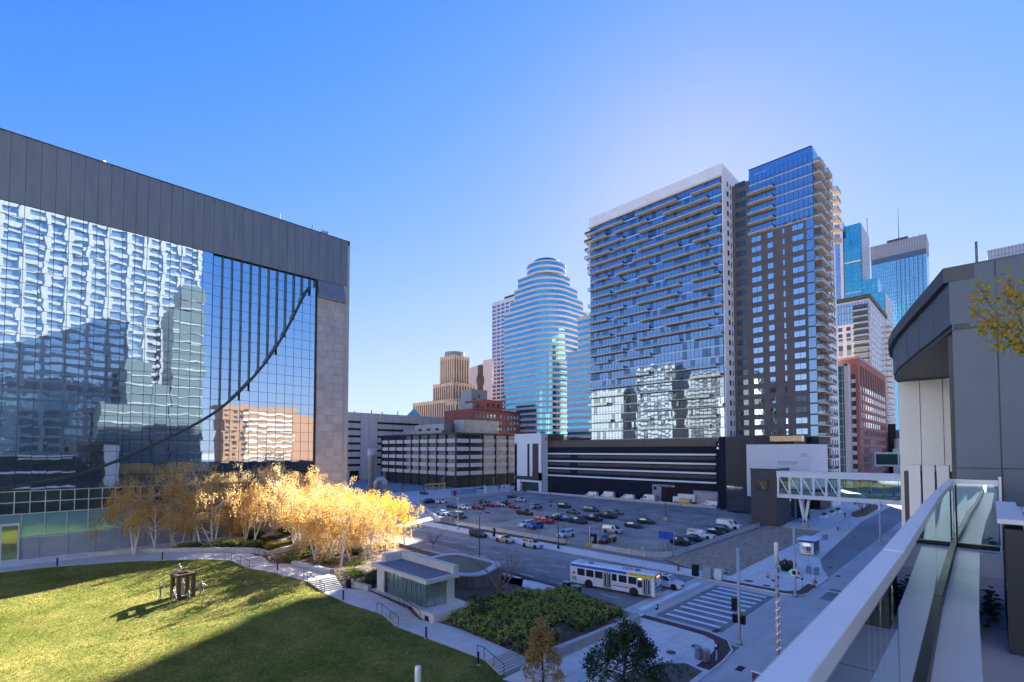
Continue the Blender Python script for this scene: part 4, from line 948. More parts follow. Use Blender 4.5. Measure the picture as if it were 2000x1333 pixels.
# curved canopy
CP = [(9.28,.37),(10.2,.60),(11.2,.86),(12.3,1.14),(13.4,1.40),(14.5,1.60),(15.6,1.70),(16.6,1.66),(17.6,1.4),(18.4,.9),(19,0),(19.2,-1.5)]
CPx = [(9.28,.43),(10.2,.67),(11.2,.94),(12.3,1.22),(13.4,1.49),(14.5,1.69),(15.65,1.80),(16.75,1.76),(17.8,1.48),(18.6,.95),(19.2,0),(19.4,-1.5)]
MB().prism(CP + [(9.4,-1.5)], 20.80, 21.42).build('canopy_fascia', GPN, TER)
MB().prism(CPx + [(9.4,-1.5)], 21.425, 21.64).build('canopy_edge', GPD, TER)
MB().prism([(x,y-.04) for x, y in CP] + [(9.5,-1.5)], 20.74, 20.795).build('soffit', GPD, TER)
MB().box(9.75,9.87,.28,.42,FZ,20.75).build('downpipe', GPD, TER)
# pale wall under the canopy
for k in range(3):
    MB().box(15.4,18.6,1.62-.42*(k+1)+.012,1.62-.42*k,8,20.72).build('pale_panel', WPN, TER)
MB().box(15.42,18,-2,.34,0,20.7).build('recess_wall', GPD, TER)
MB().box(15.3,18.4,.95,1.60,0,17.8).build('pale_wall', WPN, TER)
for k in range(3): MB().box(11.8,12.2,.55+.2*k,.72+.2*k,14.5,18.72).build('screen_panel', WPN, TER)
MB().box(11.9,12.3,.5,1.2,13,18.6).build('screen_back', BLK, TER)
MB().tube([(14.6,.12,20.9),(14.6,.12,23.6)],.022,6).build('roof_mast', mat('mast_blue',(.1,.12,.16),.5), TER)
# twigs with yellow leaves growing above the planter
TW = thing('leafy_branch', 'thin branches with yellow autumn leaves reaching in from the right edge', 'tree', (5.0,-1.6,18.5))
TWB = mat('twig_bark', (.16,.12,.11), .8); TWL = leaf_mat('yellow_leaf', (.55,.30,.02), (.75,.52,.03), (.45,.40,.04), .5, 9.0)
ST_ = MB(); LV = MB()
main = [[(4.431, -0.329, 19.452), (4.185, -0.154, 19.583), (4.029, -0.069, 19.679), (3.956, 0.004, 19.77), (3.879, 0.081, 19.855)], [(4.461, -0.36, 19.75), (4.214, -0.183, 19.861), (4.067, -0.107, 19.932), (4.055, -0.095, 20.03)], [(4.206, -0.175, 19.567), (4.092, -0.133, 19.663), (3.954, -0.065, 19.741), (3.899, -0.01, 19.861), (3.793, 0.026, 19.934)], [(4.346, -0.245, 19.593), (4.184, -0.154, 19.737), (4.086, -0.127, 19.846), (4.035, -0.075, 19.923)], [(4.18, -0.15, 19.583), (4.053, -0.093, 19.627), (4.006, -0.047, 19.639)], [(4.379, -0.207, 19.699), (4.229, -0.128, 19.75), (4.058, -0.028, 19.737), (4.005, 0.026, 19.762)]]
for L in main:
    P_ = [Vector(q) for q in L]; ST_.tube(P_, [.007-.005*i/(len(P_)-1) for i in range(len(P_))], 5)
    for i in range(len(P_)-1):
        for k in range(34):
            t_ = rnd.random(); p = P_[i].lerp(P_[i+1], t_) + Vector((rnd.gauss(0,.03),rnd.gauss(0,.03),rnd.gauss(0,.03)))
            if i == 0 and len(L) > 3 and rnd.random() < .6: continue
            d = Vector((rnd.gauss(0,1),rnd.gauss(0,1),rnd.gauss(0,1)+.6)).normalized(); n_ = d.cross(Vector((rnd.gauss(0,1),rnd.gauss(0,1),rnd.gauss(0,1)))).normalized(); s_ = rnd.uniform(.018,.034)
            q = d.cross(n_)*.35
            LV.add([p, p+d*s_*.5+n_*s_*.35, p+d*s_*1.25, p+d*s_*.5-n_*s_*.35], [(0,1,2,3)])
ST_.tube([Vector((4.431, -0.329, 19.452)), Vector((4.907, -0.381, 19.274)), Vector((4.2,-1.2,18.9)), Vector((5.6,-1.4,18.4))], [.008,.011,.014,.02], 5)
ST_.build('branch', TWB, TW); tag(LV.build('foliage', TWL, TW), kind='stuff')
# ------------------------------------------------------------------ the white truss skyway and its brick stair tower
SKY = thing('truss_skyway', 'white steel truss skyway bridge with glazed sides crossing the street', 'skyway', (133,20,0))
SX0, SX1 = 131.0, 135.2
for z in (7.3, 12.4): MB().box(SX0,SX1,1.1,37.9,z,z+(.95 if z < 10 else 1.25)).build('chord', WHT, SKY)
MB().box(SX0-.1,SX1+.1,1.1,38,13.66,13.85).build('roof', WHT, SKY)
for k in range(11):
    y = 37.6 - 2.55*k
    if k < 6 or k == 10: MB().box(SX0-.06,SX0+.3,y-.22,y+.22,8.26,12.4).build('post', WHT, SKY)
    if k < 5: MB().bar((SX0+.05,y-.3,12.3),(SX0+.05,y-2.3,8.4),.2,.22).build('diagonal', WHT, SKY)
sg = clear_glass('skyway_glass', (.86,.94,.92), .03)
for k in range(14):
    y = 37.6-2.6*(k+1)
    MB().box(SX0+.2,SX0+.22,y+.03,y+2.57,8.26,12.4).build('side_pane', sg, SKY); MB().box(SX1-.1,SX1-.08,y+.03,y+2.57,8.26,12.4).build('side_pane', sg, SKY)
    if k > 4: MB().box(SX0+.1,SX0+.2,y-.03,y+.03,8.26,12.4).build('mullion', MUL, SKY)
    MB().box(SX1-.2,SX1-.1,y-.03,y+.03,8.26,12.4).build('mullion', WHT, SKY)
MB().box(SX0+.25,SX0+.3,1.2,37.8,8.3,9.2).build('dado', mat('skyway_dado',(.42,.52,.54),.4), SKY)
for s_ in (-1,1): MB().bar((133,32.4,1.4),(133,32.4+s_*1.0,7.3),.55,.55).build('support_leg', WHT, SKY)
MB().lathe([(.9,0),(.9,1.2),(.6,1.5)],(133,32.4,.1),12).build('support_base', CONW, SKY)
STT = thing('brick_stair_tower', 'dark grey brick stair tower at the near end of the skyway', 'building', (136,41,0))
GBK = mat('grey_brick', (.085,.075,.078), .85, var=.15, scale=.5, bump=.2, bscale=14)
MB().box(131,142,38.0,44.0,0,13.9).build('wall', GBK, STT); MB().box(130.9,142.1,37.9,44.1,13.9,14.35).build('parapet', CHAR, STT); MB().box(131.3,141.7,38.3,43.7,14.36,14.5).build('roof', WHT, STT)
w_ = MB().box(130.9,131.1,40.0,42.4,9.0,11.3).build('window', DGLASS, STT); MB().box(130.85,131.05,39.85,40.0,8.9,11.4).box(130.85,131.05,42.4,42.55,8.9,11.4).box(130.85,131.05,40,42.4,8.85,9.0).box(130.85,131.05,40,42.4,11.3,11.45).build('frame', BLK, w_)
for k in range(5): MB().box(142.1,152,35.0+k*0.0,38.0,.13,.14).build('doormat', CONW, STT) if k == 0 else None
MB().box(142.2,151.8,38.2,38.6,.13,7.8).build('door_glass', DGLASS, STT)

for (x, y) in CP[1:7]: MB().box(x-.006,x+.006,y-.05,y+.006,20.80,21.42).build('fascia_joint', BLK, TER)
MB().tube([(9.29,-.35,20.9),(9.29,-.35,20.93)],.03,8).build('wall_vent', GPD, TER)
# ------------------------------------------------------------------ garden: pavilion, walls, planting, trees
KIO = thing('glass_pavilion', 'small concrete pavilion with glass walls and flat roof beside the garden steps', 'pavilion', (32,48,1.0))
PGL = mirror('pavilion_glass', (0.16,0.26,0.24), .04, wave=.004, metal=.6)
KC = mat('pavilion_concrete', (0.55,0.52,0.48), .8, var=.12, scale=.8, bump=.15, bscale=6)
MB().box(29.7,34.9,41.2,54.3,.4,1.97).build('plinth', KC, KIO)
MB().box(29.75,34.3,42.6,54.2,4.75,5.2).build('roof_slab', KC, KIO); MB().box(30.1,33.5,43.0,53.2,5.2,5.23).build('roof_felt', mat('roof_felt',(.13,.14,.16),.7,var=.2,scale=.6), KIO)
MB().box(33.6,34.35,42.9,54.25,5.2,6.05).box(31.2,33.6,53.4,54.25,5.2,6.05).build('parapet', KC, KIO)
MB().box(30.2,34.0,52.0,53.6,1.97,4.75).box(33.2,34.1,43.3,52.0,1.97,4.75).build('rear_wall', KC, KIO)
for k in range(9):
    y = 43.55 + k*.93
    MB().box(30.36,30.39,y+.05,y+.88,2.02,4.7).build('glass_panel', PGL if k < 8 else mirror('door_dark',(.05,.06,.06),.05,metal=.5), KIO)
    MB().box(30.28,30.42,y-.04,y+.04,1.98,4.74).build('mullion', STEEL, KIO)
MB().box(30.24,30.44,51.85,52.0,1.98,4.74).build('mullion', STEEL, KIO)
for k in range(4):
    x = 30.5+k*.68
    MB().box(x+.04,x+.64,43.50,43.53,2.02,4.7).build('glass_panel', mirror('pale_pavilion_glass',(.3,.42,.4),.06,metal=.5), KIO); MB().box(x-.04,x+.03,43.44,43.58,1.98,4.74).build('mullion', STEEL, KIO)
MB().box(29.66,29.69,42.0,42.7,1.0,1.6).build('plaque', BLK, KIO)
# timber-clad round enclosure
ENC = thing('timber_enclosure', 'low rounded timber-clad enclosure with pale roof beside the pavilion', 'enclosure', (42,52,.6))
EO = []
for (cx, cy, r_, a0, a1) in ((41.0,48.8,2.6,180,285),(44.2,50.2,2.6,285,360),(44.6,57.0,2.2,0,90),(40.4,57.2,2.0,90,180)):
    for k in range(9):
        a = R(a0+(a1-a0)*k/8); EO.append((cx+r_*math.cos(a), cy+r_*math.sin(a)))
def inset(P, d):
    c = (sum(p[0] for p in P)/len(P), sum(p[1] for p in P)/len(P)); return [(c[0]+(p[0]-c[0])*(1-d), c[1]+(p[1]-c[1])*(1-d)) for p in P]
TIM = mat('timber_cladding', (0.17,0.15,0.14), .75, var=.3, scale=1.2, stretch=(2,2,.2))
MB().prism(inset(EO,.03), .3, 3.12).build('inner_wall', BLK, ENC)
for i in range(len(EO)):
    p, q = Vector(EO[i]), Vector(EO[(i+1) % len(EO)]); n_ = max(1, round((q-p).length/.55))
    for k in range(n_):
        a, c = p.lerp(q, (k+.02)/n_), p.lerp(q, (k+.98)/n_)
        MB().bar((a.x,a.y,1.75),(c.x,c.y,1.75),.07,2.7).build('board', TIM, ENC)
RIMC = mat('pale_roof', (.5,.5,.5), .7, var=.06)
b = MB(); I2 = inset(EO,.18); n_ = len(EO); O2 = inset(EO,-.02)
for i in range(n_):
    j = (i+1) % n_; b.quad((*O2[i],3.25),(*O2[j],3.25),(*I2[j],3.25),(*I2[i],3.25)); b.quad((*O2[i],3.1),(*O2[j],3.1),(*O2[j],3.25),(*O2[i],3.25)); b.quad((*I2[i],3.25),(*I2[j],3.25),(*I2[j],3.0),(*I2[i],3.0))
b.build('roof_rim', RIMC, ENC); MB().prism(I2,2.9,3.02).build('roof', mat('bluegrey_roof',(.26,.29,.33),.6,var=.1), ENC)
sheet('garden_paving', [(35.2,46.4),(38.6,46.6),(40,45.6),(44.5,46),(49.9,47.5),(50.1,60),(47,60),(49.9,41),(44,42.5),(38,43.2),(35,44.2)], .95, CONC, .6)
# low garden walls
def wall(pts, z0, z1, w, label, m=None):
    o = thing('garden_wall', label, 'wall', (pts[0][0], pts[0][1], z0))
    for (a, c) in zip(pts, pts[1:]):
        d = Vector((c[0]-a[0], c[1]-a[1])); L = d.length; n_ = max(1, round(L/2.4))
        for k in range(n_):
            p = Vector(a)+d*(k/n_); q = Vector(a)+d*((k+1)/n_); e = d.normalized()*.008
            MB().bar((p.x+e.x,p.y+e.y,(z0+z1)/2),(q.x-e.x,q.y-e.y,(z0+z1)/2),w,z1-z0).build('block', m or CONW, o)
    return o
wall([(32.6,28.6),(47.2,27.7)], .1, 1.02, .55, 'long low concrete planter wall below the green shrub bed')
wall([(47.45,28.0),(47.6,31.4)], .1, 1.02, .55, 'short concrete return wall at the corner of the shrub bed')
wall([(48.0,31.0),(49.4,38.6)], .1, 1.15, .35, 'dark slatted ramp wall between the shrub bed and the bus', mat('dark_timber',(.08,.085,.1),.7,var=.3,scale=3))
wall([(48.7,31.0),(50.0,38.4)], .1, .75, .3, 'lower dark rail wall beside the bus lane', MATS['dark_timber'])
wall([(49.4,40),(50.0,55)], .1, 1.25, .35, 'dark low wall along the street by the bare tree', MATS['dark_timber'])
wall([(29.4,53.9),(28.6,57.4)], 1.9, 2.55, .5, 'low concrete bench wall left of the pavilion')
wall([(27.9,61.2),(26.2,69.6)], 2.95, 3.5, .7, 'pale concrete bench wall beside the middle path')
wall([(24.2,74.9),(23.4,78.1),(17.5,84.2),(11.5,89.2),(6,90.9)], 3.8, 4.5, .55, 'long curved low wall in front of the left birches')
wall([(24.4,74.7),(31,78.6),(38,83)], 3.2, 4.3, .45, 'grey retaining wall crossing the birch grove')
wall([(28.6,82.0),(34,86),(41,89)], 3.4, 4.5, .45, 'rear retaining wall behind the birch grove')
wall([(30.5,80.0),(36,81.2),(37,84.2)], 3.4, 4.25, .45, 'short angled wall around the mulch bed in the grove')
wall([(28.2,67.2),(34,70.6),(40,74.2)], 2.1, 2.9, .5, 'pale sloping wall between the green beds')
sheet('garden_lawn', [(25.6,78.6),(30.2,80.6),(29.4,83.6),(25.0,82.6)], 4.28, GRASS, .4)
sheet('bank_paving', [(-12.4,90.7),(3.5,90.6),(12.5,90.2),(24,92.2),(38,94.4),(38,94.85),(-12.4,94.85)], 3.94, CONC, .5)
# ground-cover planting: leafy mounds as one mass per bed
def leaf_cloud(mb, c, rx, ry_, rz, n, size, up=.3, mi=0, hollow=.55):
    for _ in range(n):
        while True:
            d = Vector((rnd.uniform(-1,1),rnd.uniform(-1,1),rnd.uniform(-1,1)))
            if .05 < d.length < 1: break
        d = d.normalized()*(hollow+(1-hollow)*rnd.random()**.7)
        p = Vector((c[0]+d.x*rx, c[1]+d.y*ry_, c[2]+d.z*rz))
        a = Vector((rnd.gauss(0,1),rnd.gauss(0,1),rnd.gauss(0,1)+up)).normalized(); n_ = a.cross(Vector((rnd.gauss(0,1),rnd.gauss(0,1),rnd.gauss(0,1)))).normalized(); s_ = size*rnd.uniform(.6,1.4)
        mb.add([p-a*s_*.5, p+n_*s_*.34, p+a*s_*.6, p-n_*s_*.34], [(0,1,2,3)], mi)
SHB = [leaf_mat('shrub_green', (.12,.19,.04), (.58,.54,.10), (.27,.34,.07), .35, 1.0), leaf_mat('shrub_yellow', (.25,.26,.05), (.68,.55,.1), (.42,.38,.07), .35, 1.6)]
STEM = mat('shrub_stem', (.05,.04,.03), .9)
sh = MB(); inner = MB()
def in_bed(x, y):
    lo = lerp([(30,39),(31.5,30.0),(47,28.2)], x); hi = lerp([(30,40),(34,42.2),(38,42.6),(42,41.6),(48,39.2)], x)
    return lo+.6 < y < hi-.4 and x < lerp([(28,46.6),(31,47.2),(39,48.6)], y)-.4
bed_pts = []
tries = 0
while len(bed_pts) < 230 and tries < 9000:
    tries += 1; x, y = rnd.uniform(31,48.5), rnd.uniform(28.6,42.6)
    if in_bed(x, y) and all((x-a)**2+(y-c)**2 > .62 for a, c in bed_pts) and not ((x-37.5)**2+(y-30.4)**2 < 2.2): bed_pts.append((x, y))
for x, y in bed_pts:
    g_ = max(bed_h(x, y), .6); r_ = rnd.uniform(.55,.85); h = rnd.uniform(.45,.8)
    leaf_cloud(sh, (x,y,g_+h*.75), r_, r_, h, 95, .17, .4, 1 if rnd.random() < .28 else 0)
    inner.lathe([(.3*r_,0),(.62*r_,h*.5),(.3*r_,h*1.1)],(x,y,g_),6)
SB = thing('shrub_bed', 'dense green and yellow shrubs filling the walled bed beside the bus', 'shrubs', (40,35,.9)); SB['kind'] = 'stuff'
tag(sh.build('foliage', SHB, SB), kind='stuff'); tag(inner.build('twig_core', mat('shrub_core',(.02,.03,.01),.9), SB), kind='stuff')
def bush(x, y, z, rx, ry_, h, n, ls, m, label, cat='bush', name='bush', group=None):
    t = thing(name, label, cat, (x,y,z), 0, group); b = MB()
    for k in range(max(4, int(n/160))):
        leaf_cloud(b, (rnd.uniform(-.55,.55)*rx, rnd.uniform(-.55,.55)*ry_, h*rnd.uniform(.35,.7)), rx*.55, ry_*.55, h*.42, 160, ls)
    tag(b.build('foliage', m, t, world=False), kind='stuff')
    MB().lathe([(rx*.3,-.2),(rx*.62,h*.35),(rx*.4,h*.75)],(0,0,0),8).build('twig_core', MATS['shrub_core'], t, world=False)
    return t
DKL = leaf_mat('dark_yew', (.02,.045,.02), (.07,.11,.04), None, .15, 2.0)
JUN = leaf_mat('juniper', (.06,.1,.02), (.3,.32,.06), (.13,.19,.04), .25, .8)
bush(34.0,39.2,.95,1.5,1.3,1.7,1500,.12,DKL,'dark clipped yew bush in front of the pavilion plinth')
bush(35.9,41.0,.95,1.4,1.3,1.8,1500,.12,DKL,'dark clipped yew bush nearest the pavilion corner')
bush(31.5,56.5,2.0,2.0,1.6,1.7,1800,.13,DKL,'dark yew mound left of the pavilion behind the bench wall')
bush(31.0,59.8,2.2,2.0,1.8,1.3,1500,.14,JUN,'low juniper behind the pavilion beside the middle path')
for (x, y, z, rx, ry_, h, lb) in ((17.5,86.6,4.2,2.4,1.2,.8,'dark green juniper strip left of the birches'),(21.4,83.6,4.2,2.8,1.6,1.0,'spreading juniper under the middle birches'),(24.2,80.2,4.2,2.2,1.6,1.0,'spreading juniper at the corner of the curved wall'),
    (27,89.5,4.2,3.0,1.6,1.3,'sunlit juniper behind the small garden lawn'),(33,89.6,4.2,3.4,1.6,1.3,'juniper mound at the back of the grove'),(29.0,74.0,3.0,2.6,1.8,.9,'sunlit green ground cover below the retaining wall'),(32.6,76.6,3.0,2.8,1.8,.9,'yellow-green ground cover in the middle of the grove'),
    (26.9,72.4,3.0,1.6,1.4,.7,'ground cover beside the top steps'),(30.4,67.4,2.5,2.2,1.8,.9,'green ground cover behind the bench wall'),(33.4,65.2,2.2,2.4,1.8,.9,'green bed sloping down to the pavilion'),(36.5,72.4,2.6,2.4,1.6,.8,'ground cover near the street birches'),(36,60.8,1.9,2.2,1.8,.8,'low planting behind the timber enclosure'),(43,63.5,1.3,2.6,2.0,.7,'grassy verge planting above the enclosure')):
    bush(x,y,z,rx,ry_,h,1500,.17,JUN,lb,'ground cover','ground_cover')
# ---- trees
def limb(mb, p, d, L, r, depth, tips, spread=.6, droop=0.0, n=5, seg=4, mi=0):
    pts = [p]; rad = [r]; d = d.normalized()
    for i in range(seg):
        d = (d + Vector((rnd.gauss(0,.12),rnd.gauss(0,.12),rnd.gauss(0,.10)-droop))).normalized(); pts.append(pts[-1]+d*L/seg); rad.append(r*(1-.55*(i+1)/seg))
    mb.tube(pts, rad, n, mi)
    if depth == 0: tips.append((pts[-1], d)); return
    for k in range(3 if depth > 1 else 3):
        i = rnd.randint(2, seg) if k else seg
        q = Vector((rnd.gauss(0,1),rnd.gauss(0,1),rnd.gauss(0,.5))).normalized()
        limb(mb, pts[i], (d+q*spread), L*rnd.uniform(.55,.75), rad[i]*.72, depth-1, tips, spread, droop, max(3,n-1), 3, mi)
BARK = mat('birch_bark', (.62,.60,.57), .7, var=.25, scale=3, stretch=(1,1,5)); BARK2 = mat('brown_bark', (.10,.08,.07), .9, var=.3, scale=5)
BIRCH = leaf_mat('birch_gold', (.54,.33,.10), (.82,.64,.38), (.70,.45,.14), .5, .9)
BIRCHY = leaf_mat('birch_yellow', (.58,.36,.04), (.82,.56,.15), (.7,.44,.05), .55, .9)
BIRCHB = leaf_mat('birch_bronze', (.5,.31,.11), (.88,.66,.36), (.7,.46,.16), .45, .9)
def birch_meshes(seed):
    global rnd
    rnd = random.Random(seed); tr = MB(); cr = MB(); tips = []
    H = rnd.uniform(8.4,10.4); lean = Vector((rnd.gauss(0,.10),rnd.gauss(0,.10),1)); stems = rnd.choice((1,2,2,3))
    for s_ in range(stems):
        d = (lean + Vector((rnd.gauss(0,.16),rnd.gauss(0,.16),0))*(stems > 1)).normalized(); p = Vector((rnd.gauss(0,.15)*(stems > 1),rnd.gauss(0,.15)*(stems > 1),-.3)); pts = [p.copy()]
        for k in range(6): d = (d+Vector((rnd.gauss(0,.07),rnd.gauss(0,.07),.06))).normalized(); p = p+d*H/7.0; pts.append(p.copy())
        r0 = rnd.uniform(.11,.15); tr.tube(pts, [r0*(1-.12*k) for k in range(7)], 7)
        for k in range(8):
            i = rnd.randint(2,6); q = Vector((rnd.gauss(0,1),rnd.gauss(0,1),.9)); limb(tr, pts[i], q, H*rnd.uniform(.2,.33), r0*.4, 1, tips, .7, .03, 4, 3)
        tips.append((pts[-1], d))
    for (p, d) in tips:
        leaf_cloud(cr, p, .9, .9, .8, 40, .19, -.5, 0, .05)
        for s_ in range(3):   # drooping sprays
            q = p+Vector((rnd.gauss(0,.5),rnd.gauss(0,.5),-.2))
            for k in range(7): leaf_cloud(cr, q+Vector((rnd.gauss(0,.06),rnd.gauss(0,.06),-.16*k)), .14,.14,.12, 2, .17, -.8, 0, .1)
    return tr.mesh('trunk', BARK), cr.mesh('crown', BIRCH)
BM_ = [birch_meshes(100+i) for i in range(9)]; rnd = random.Random(11)
BP = [(10.7,88.3,4.0),(13.0,88.3,4.0),(15.6,89.5,4.0),(16.4,88.9,4.0),(18.1,88.9,4.0),(18.9,86.9,4.0),(20.1,85.7,4.0),(24.3,92.2,4.0),(25.4,91.4,4.0),(25.0,86.8,4.0),(26.0,86.4,4.0),(28.4,92.4,4),(31.5,91.6,4),
      (32.4,84.3,3.7),(33.2,82.6,3.5),(30.1,77.8,3.2),(31.6,76.1,3.0),(34.0,80.9,3.3),(29.9,71.1,2.8),(30.9,69.4,2.6),(32.3,72.5,2.7),(32.2,68.2,2.5),(30.4,63.8,2.3),(33.4,66.6,2.3),(36.0,67.2,2.1),(38.3,70.0,2.0),(37.4,73.2,2.3),(43.2,73.3,1.7),(46.6,78.6,1.4),(48.6,76.8,1.1),(35.6,85.4,3.5),(37.2,87.4,3.6),(40.5,77.5,2.2),(42.5,81.5,2.3),(44.8,86,2.2),(40.0,84.6,2.8)]
for i, (x, y, z) in enumerate(BP):
    lb_ = 'slender golden birch standing against the glass facade at the left of the grove' if x < 22 else 'golden birch behind the small garden lawn near the facade end' if y > 83 else 'bright yellow birch at the street end of the grove' if x > 40 else 'golden white-trunked birch in the beds below the retaining wall'
    t = thing('birch_tree', lb_, 'tree', (x,y,z-.15), rnd.uniform(0,6.28), 'birches: ' + lb_[:40])
    tm, cm = BM_[i % 9]; ob('trunk', tm, t); c = ob('crown', cm, t); tag(c, kind='stuff'); s_ = rnd.uniform(.9,1.08); t.scale = (s_, s_, s_*rnd.uniform(.93,1.04))
    setmat(c, BIRCHY if (x > 42 or i in (7,20)) else BIRCHB if i in (11,12,30,31) else BIRCH)
# deciduous street and garden trees
def tree(name, label, x, y, z, H, r, depth, spread, leaf=None, nleaf=0, ls=.2, bark=None, seed=1, cone=None, fork=.25, up=.9):
    global rnd
    sv = rnd; rnd = random.Random(seed); t = thing(name, label, 'tree', (x,y,z)); tr = MB(); tips = []
    pts = [Vector((0,0,-.3))]; d = Vector((rnd.gauss(0,.04),rnd.gauss(0,.04),1))
    for k in range(5): d = (d+Vector((rnd.gauss(0,.05),rnd.gauss(0,.05),.05))).normalized(); pts.append(pts[-1]+d*H*(fork if not cone else .85)/5)
    tr.tube(pts, [r*(1.3 if k == 0 else 1-.1*k) for k in range(6)], 8)
    if cone:
        for k in range(cone):
            f_ = rnd.uniform(.12,1); a = rnd.uniform(0,6.28); i = min(4, int(f_*5)); p = pts[i].lerp(pts[i+1], f_*5-i if f_ < 1 else 1)
            limb(tr, p, Vector((math.cos(a),math.sin(a),.5)), H*spread*(1.1-f_*.85), r*.3, 1, tips, .7, 0, 4, 3)
    else:
        for k in range(6):
            a = k*1.05+rnd.uniform(-.3,.3); limb(tr, pts[-1 if k < 4 else -2], Vector((math.cos(a)*spread,math.sin(a)*spread,up)), H*.42, r*.6, depth, tips, .55, -.02, 5, 4)
    tr.build('trunk', bark or BARK2, t, world=False)
    if leaf:
        cr = MB(); per = max(1, int(nleaf/len(tips)))
        for (p, d) in tips: leaf_cloud(cr, p, .5*H*.16, .5*H*.16, .5*H*.15, per, ls, .2, 0, .02)
        tag(cr.build('crown', leaf, t, world=False), kind='stuff')
    rnd = sv; return t
tree('bare_tree', 'leafless multi-stemmed tree with reddish twigs beside the timber enclosure', 39.9,42.4,.7,6.6,.3,3,.75,None,0,.1,mat('red_bark',(.17,.11,.10),.9,var=.3),5)
tree('small_bare_tree', 'small nearly bare tree with a few yellow leaves by the street', 55.0,76.5,.1,4.6,.1,2,.6,leaf_mat('sparse_gold',(.3,.2,.05),(.5,.38,.1),None,.4),160,.2,None,8)
tree('yellow_tree', 'small yellow-leaved tree in front of the lowest garden steps', 29.9,26.3,.1,5.6,.09,1,.2,leaf_mat('ochre_leaf',(.32,.22,.10),(.85,.56,.12),(.6,.4,.12),.4,3.0),5200,.17,None,21,cone=60)
tree('dark_evergreen', 'dark green evergreen tree at the bottom edge beside the mulch bed', 32.4,20.4,.1,6.4,.16,1,.36,leaf_mat('evergreen',(.02,.042,.022),(.08,.12,.055),None,.15,2.0),9000,.17,None,33,cone=80)
for i, (x, y, lb) in enumerate(((149.7,157.9,'bare street tree by the far bus stop'),(152,176,'bare street tree in front of the banded office block'),(128,186,'thin bare street tree left of the banded office block'),(118,188,'bare street tree at the office car entrance'))):
    tree('bare_street_tree', lb, x, y, .05, 7.5, .16, 2, .6, None, 0, .1, None, 50+i)
RST = leaf_mat('russet_leaf',(.12,.06,.03),(.3,.16,.06),None,.4,2)
tree('russet_tree', 'small russet tree on the mulch island under the skyway', 176,27.6,.2,5.5,.14,2,.7,RST,700,.3,None,61)
tree('russet_tree', 'second small russet tree further along the mulch island', 188,28.0,.2,5.0,.14,2,.7,RST,600,.3,None,62)
sheet('mulch_island', [(164,27.2),(170,26.0),(205,26.4),(206,29.6),(176,30.2),(167,29.0)], .22, mat('orange_mulch',(.2,.11,.06),.9,var=.4,scale=2), .1)
sheet('mulch_bed', [(32,17.9),(40.8,17.9),(41.3,19.5),(39.8,21.0),(36.2,21.8),(32,21.6)], .19, mat('corner_mulch',(.17,.13,.09),.95,var=.5,scale=5,bump=1,bscale=20,detail=10), .08)
tf = MB()
for k in range(46):
    x, y = rnd.uniform(34,40.8), rnd.uniform(18.2,21.0); leaf_cloud(tf, (x,y,.28), .14,.14,.12, 14, .13, 1.2, 0, .1)
tag(tag(tf.build('ground_tufts', JUN), 'sparse green tufts growing in the mulch bed at the corner', 'plants'), kind='stuff')
for i, (x, y) in enumerate(((157.9,33.6),(166,33.4),(174,33.4))):
    pl = thing('street_planter', ['long white street planter nearest the skyway support','middle white street planter by the podium entrance','farthest white street planter by the podium entrance'][i], 'planter', (x,y,.13), 0, 'planters along the podium entrance')
    MB().prism([(-2.4,-.6),(2.4,-.6),(2.6,.6),(-2.6,.6)],0,.75).build('trough', WHT, pl, world=False); b = MB(); leaf_cloud(b,(0,0,.95),2.1,.5,.35,240,.2); tag(b.build('foliage', DKL, pl, world=False), kind='stuff')
rv = MB()
for k in range(40): leaf_cloud(rv,(161+rnd.uniform(0,6),124+rnd.uniform(0,16),24.2),.7,.7,.8,26,.35)
RG = thing('roof_garden_shrubs', 'brown autumn shrubs on the podium roof left of the apartment tower', 'shrubs', (164,130,23.4)); tag(rv.build('foliage', RST, RG), kind='stuff')
# ------------------------------------------------------------------ vehicles
def paint(name, col, metal=.0): return mat('paint_'+name, col, .28, metal, var=.02, coat=.6)
PAINT = {'white':paint('white',(.78,.78,.77)),'black':paint('black',(.012,.013,.016)),'navy':paint('navy',(.015,.03,.07)),'red':paint('red',(.42,.015,.015)),'darkred':paint('darkred',(.14,.012,.015)),'silver':paint('silver',(.5,.52,.54),.5),
         'grey':paint('grey',(.16,.17,.19),.3),'tan':paint('tan',(.5,.42,.33),.3),'blue':paint('blue',(.03,.12,.32)),'paleblue':paint('paleblue',(.5,.6,.72)),'yellow':paint('yellow',(.85,.38,.01)),'teal':paint('teal',(.03,.06,.07))}
HLM = mat('headlamp', (.85,.88,.9), .15, .2); TLM = mat('taillamp', (.45,.01,.01), .2); RIM = mat('alloy', (.5,.5,.52), .3, .8); TRIM = mat('trim_black', (.02,.02,.02), .6)
def wheel_meshes(r, w):
    t = MB().lathe([(r*.62,-w/2),(r*.9,-w/2),(r,-w*.3),(r,w*.3),(r*.9,w/2),(r*.62,w/2)],(0,0,0),14).mesh('tyre', RUB, True)
    b = MB().lathe([(r*.64,-w*.35),(r*.64,w*.42),(r*.5,w*.46),(r*.16,w*.40)],(0,0,0),14)
    return t, b.mesh('rim', RIM)
WH = wheel_meshes(.35,.24); WHB = wheel_meshes(.5,.3)
def loft(mb, secs, mi=0):
    n = len(secs[0]); b = len(mb.v)
    for s_ in secs: mb.v += s_
    for i in range(len(secs)-1):
        for k in range(n):
            j = (k+1) % n; mb.f.append([b+i*n+k, b+(i+1)*n+k, b+(i+1)*n+j, b+i*n+j]); mb.m.append(mi)
    mb.f.append([b+k for k in range(n)]); mb.m.append(mi); mb.f.append([b+(len(secs)-1)*n+k for k in range(n)][::-1]); mb.m.append(mi)
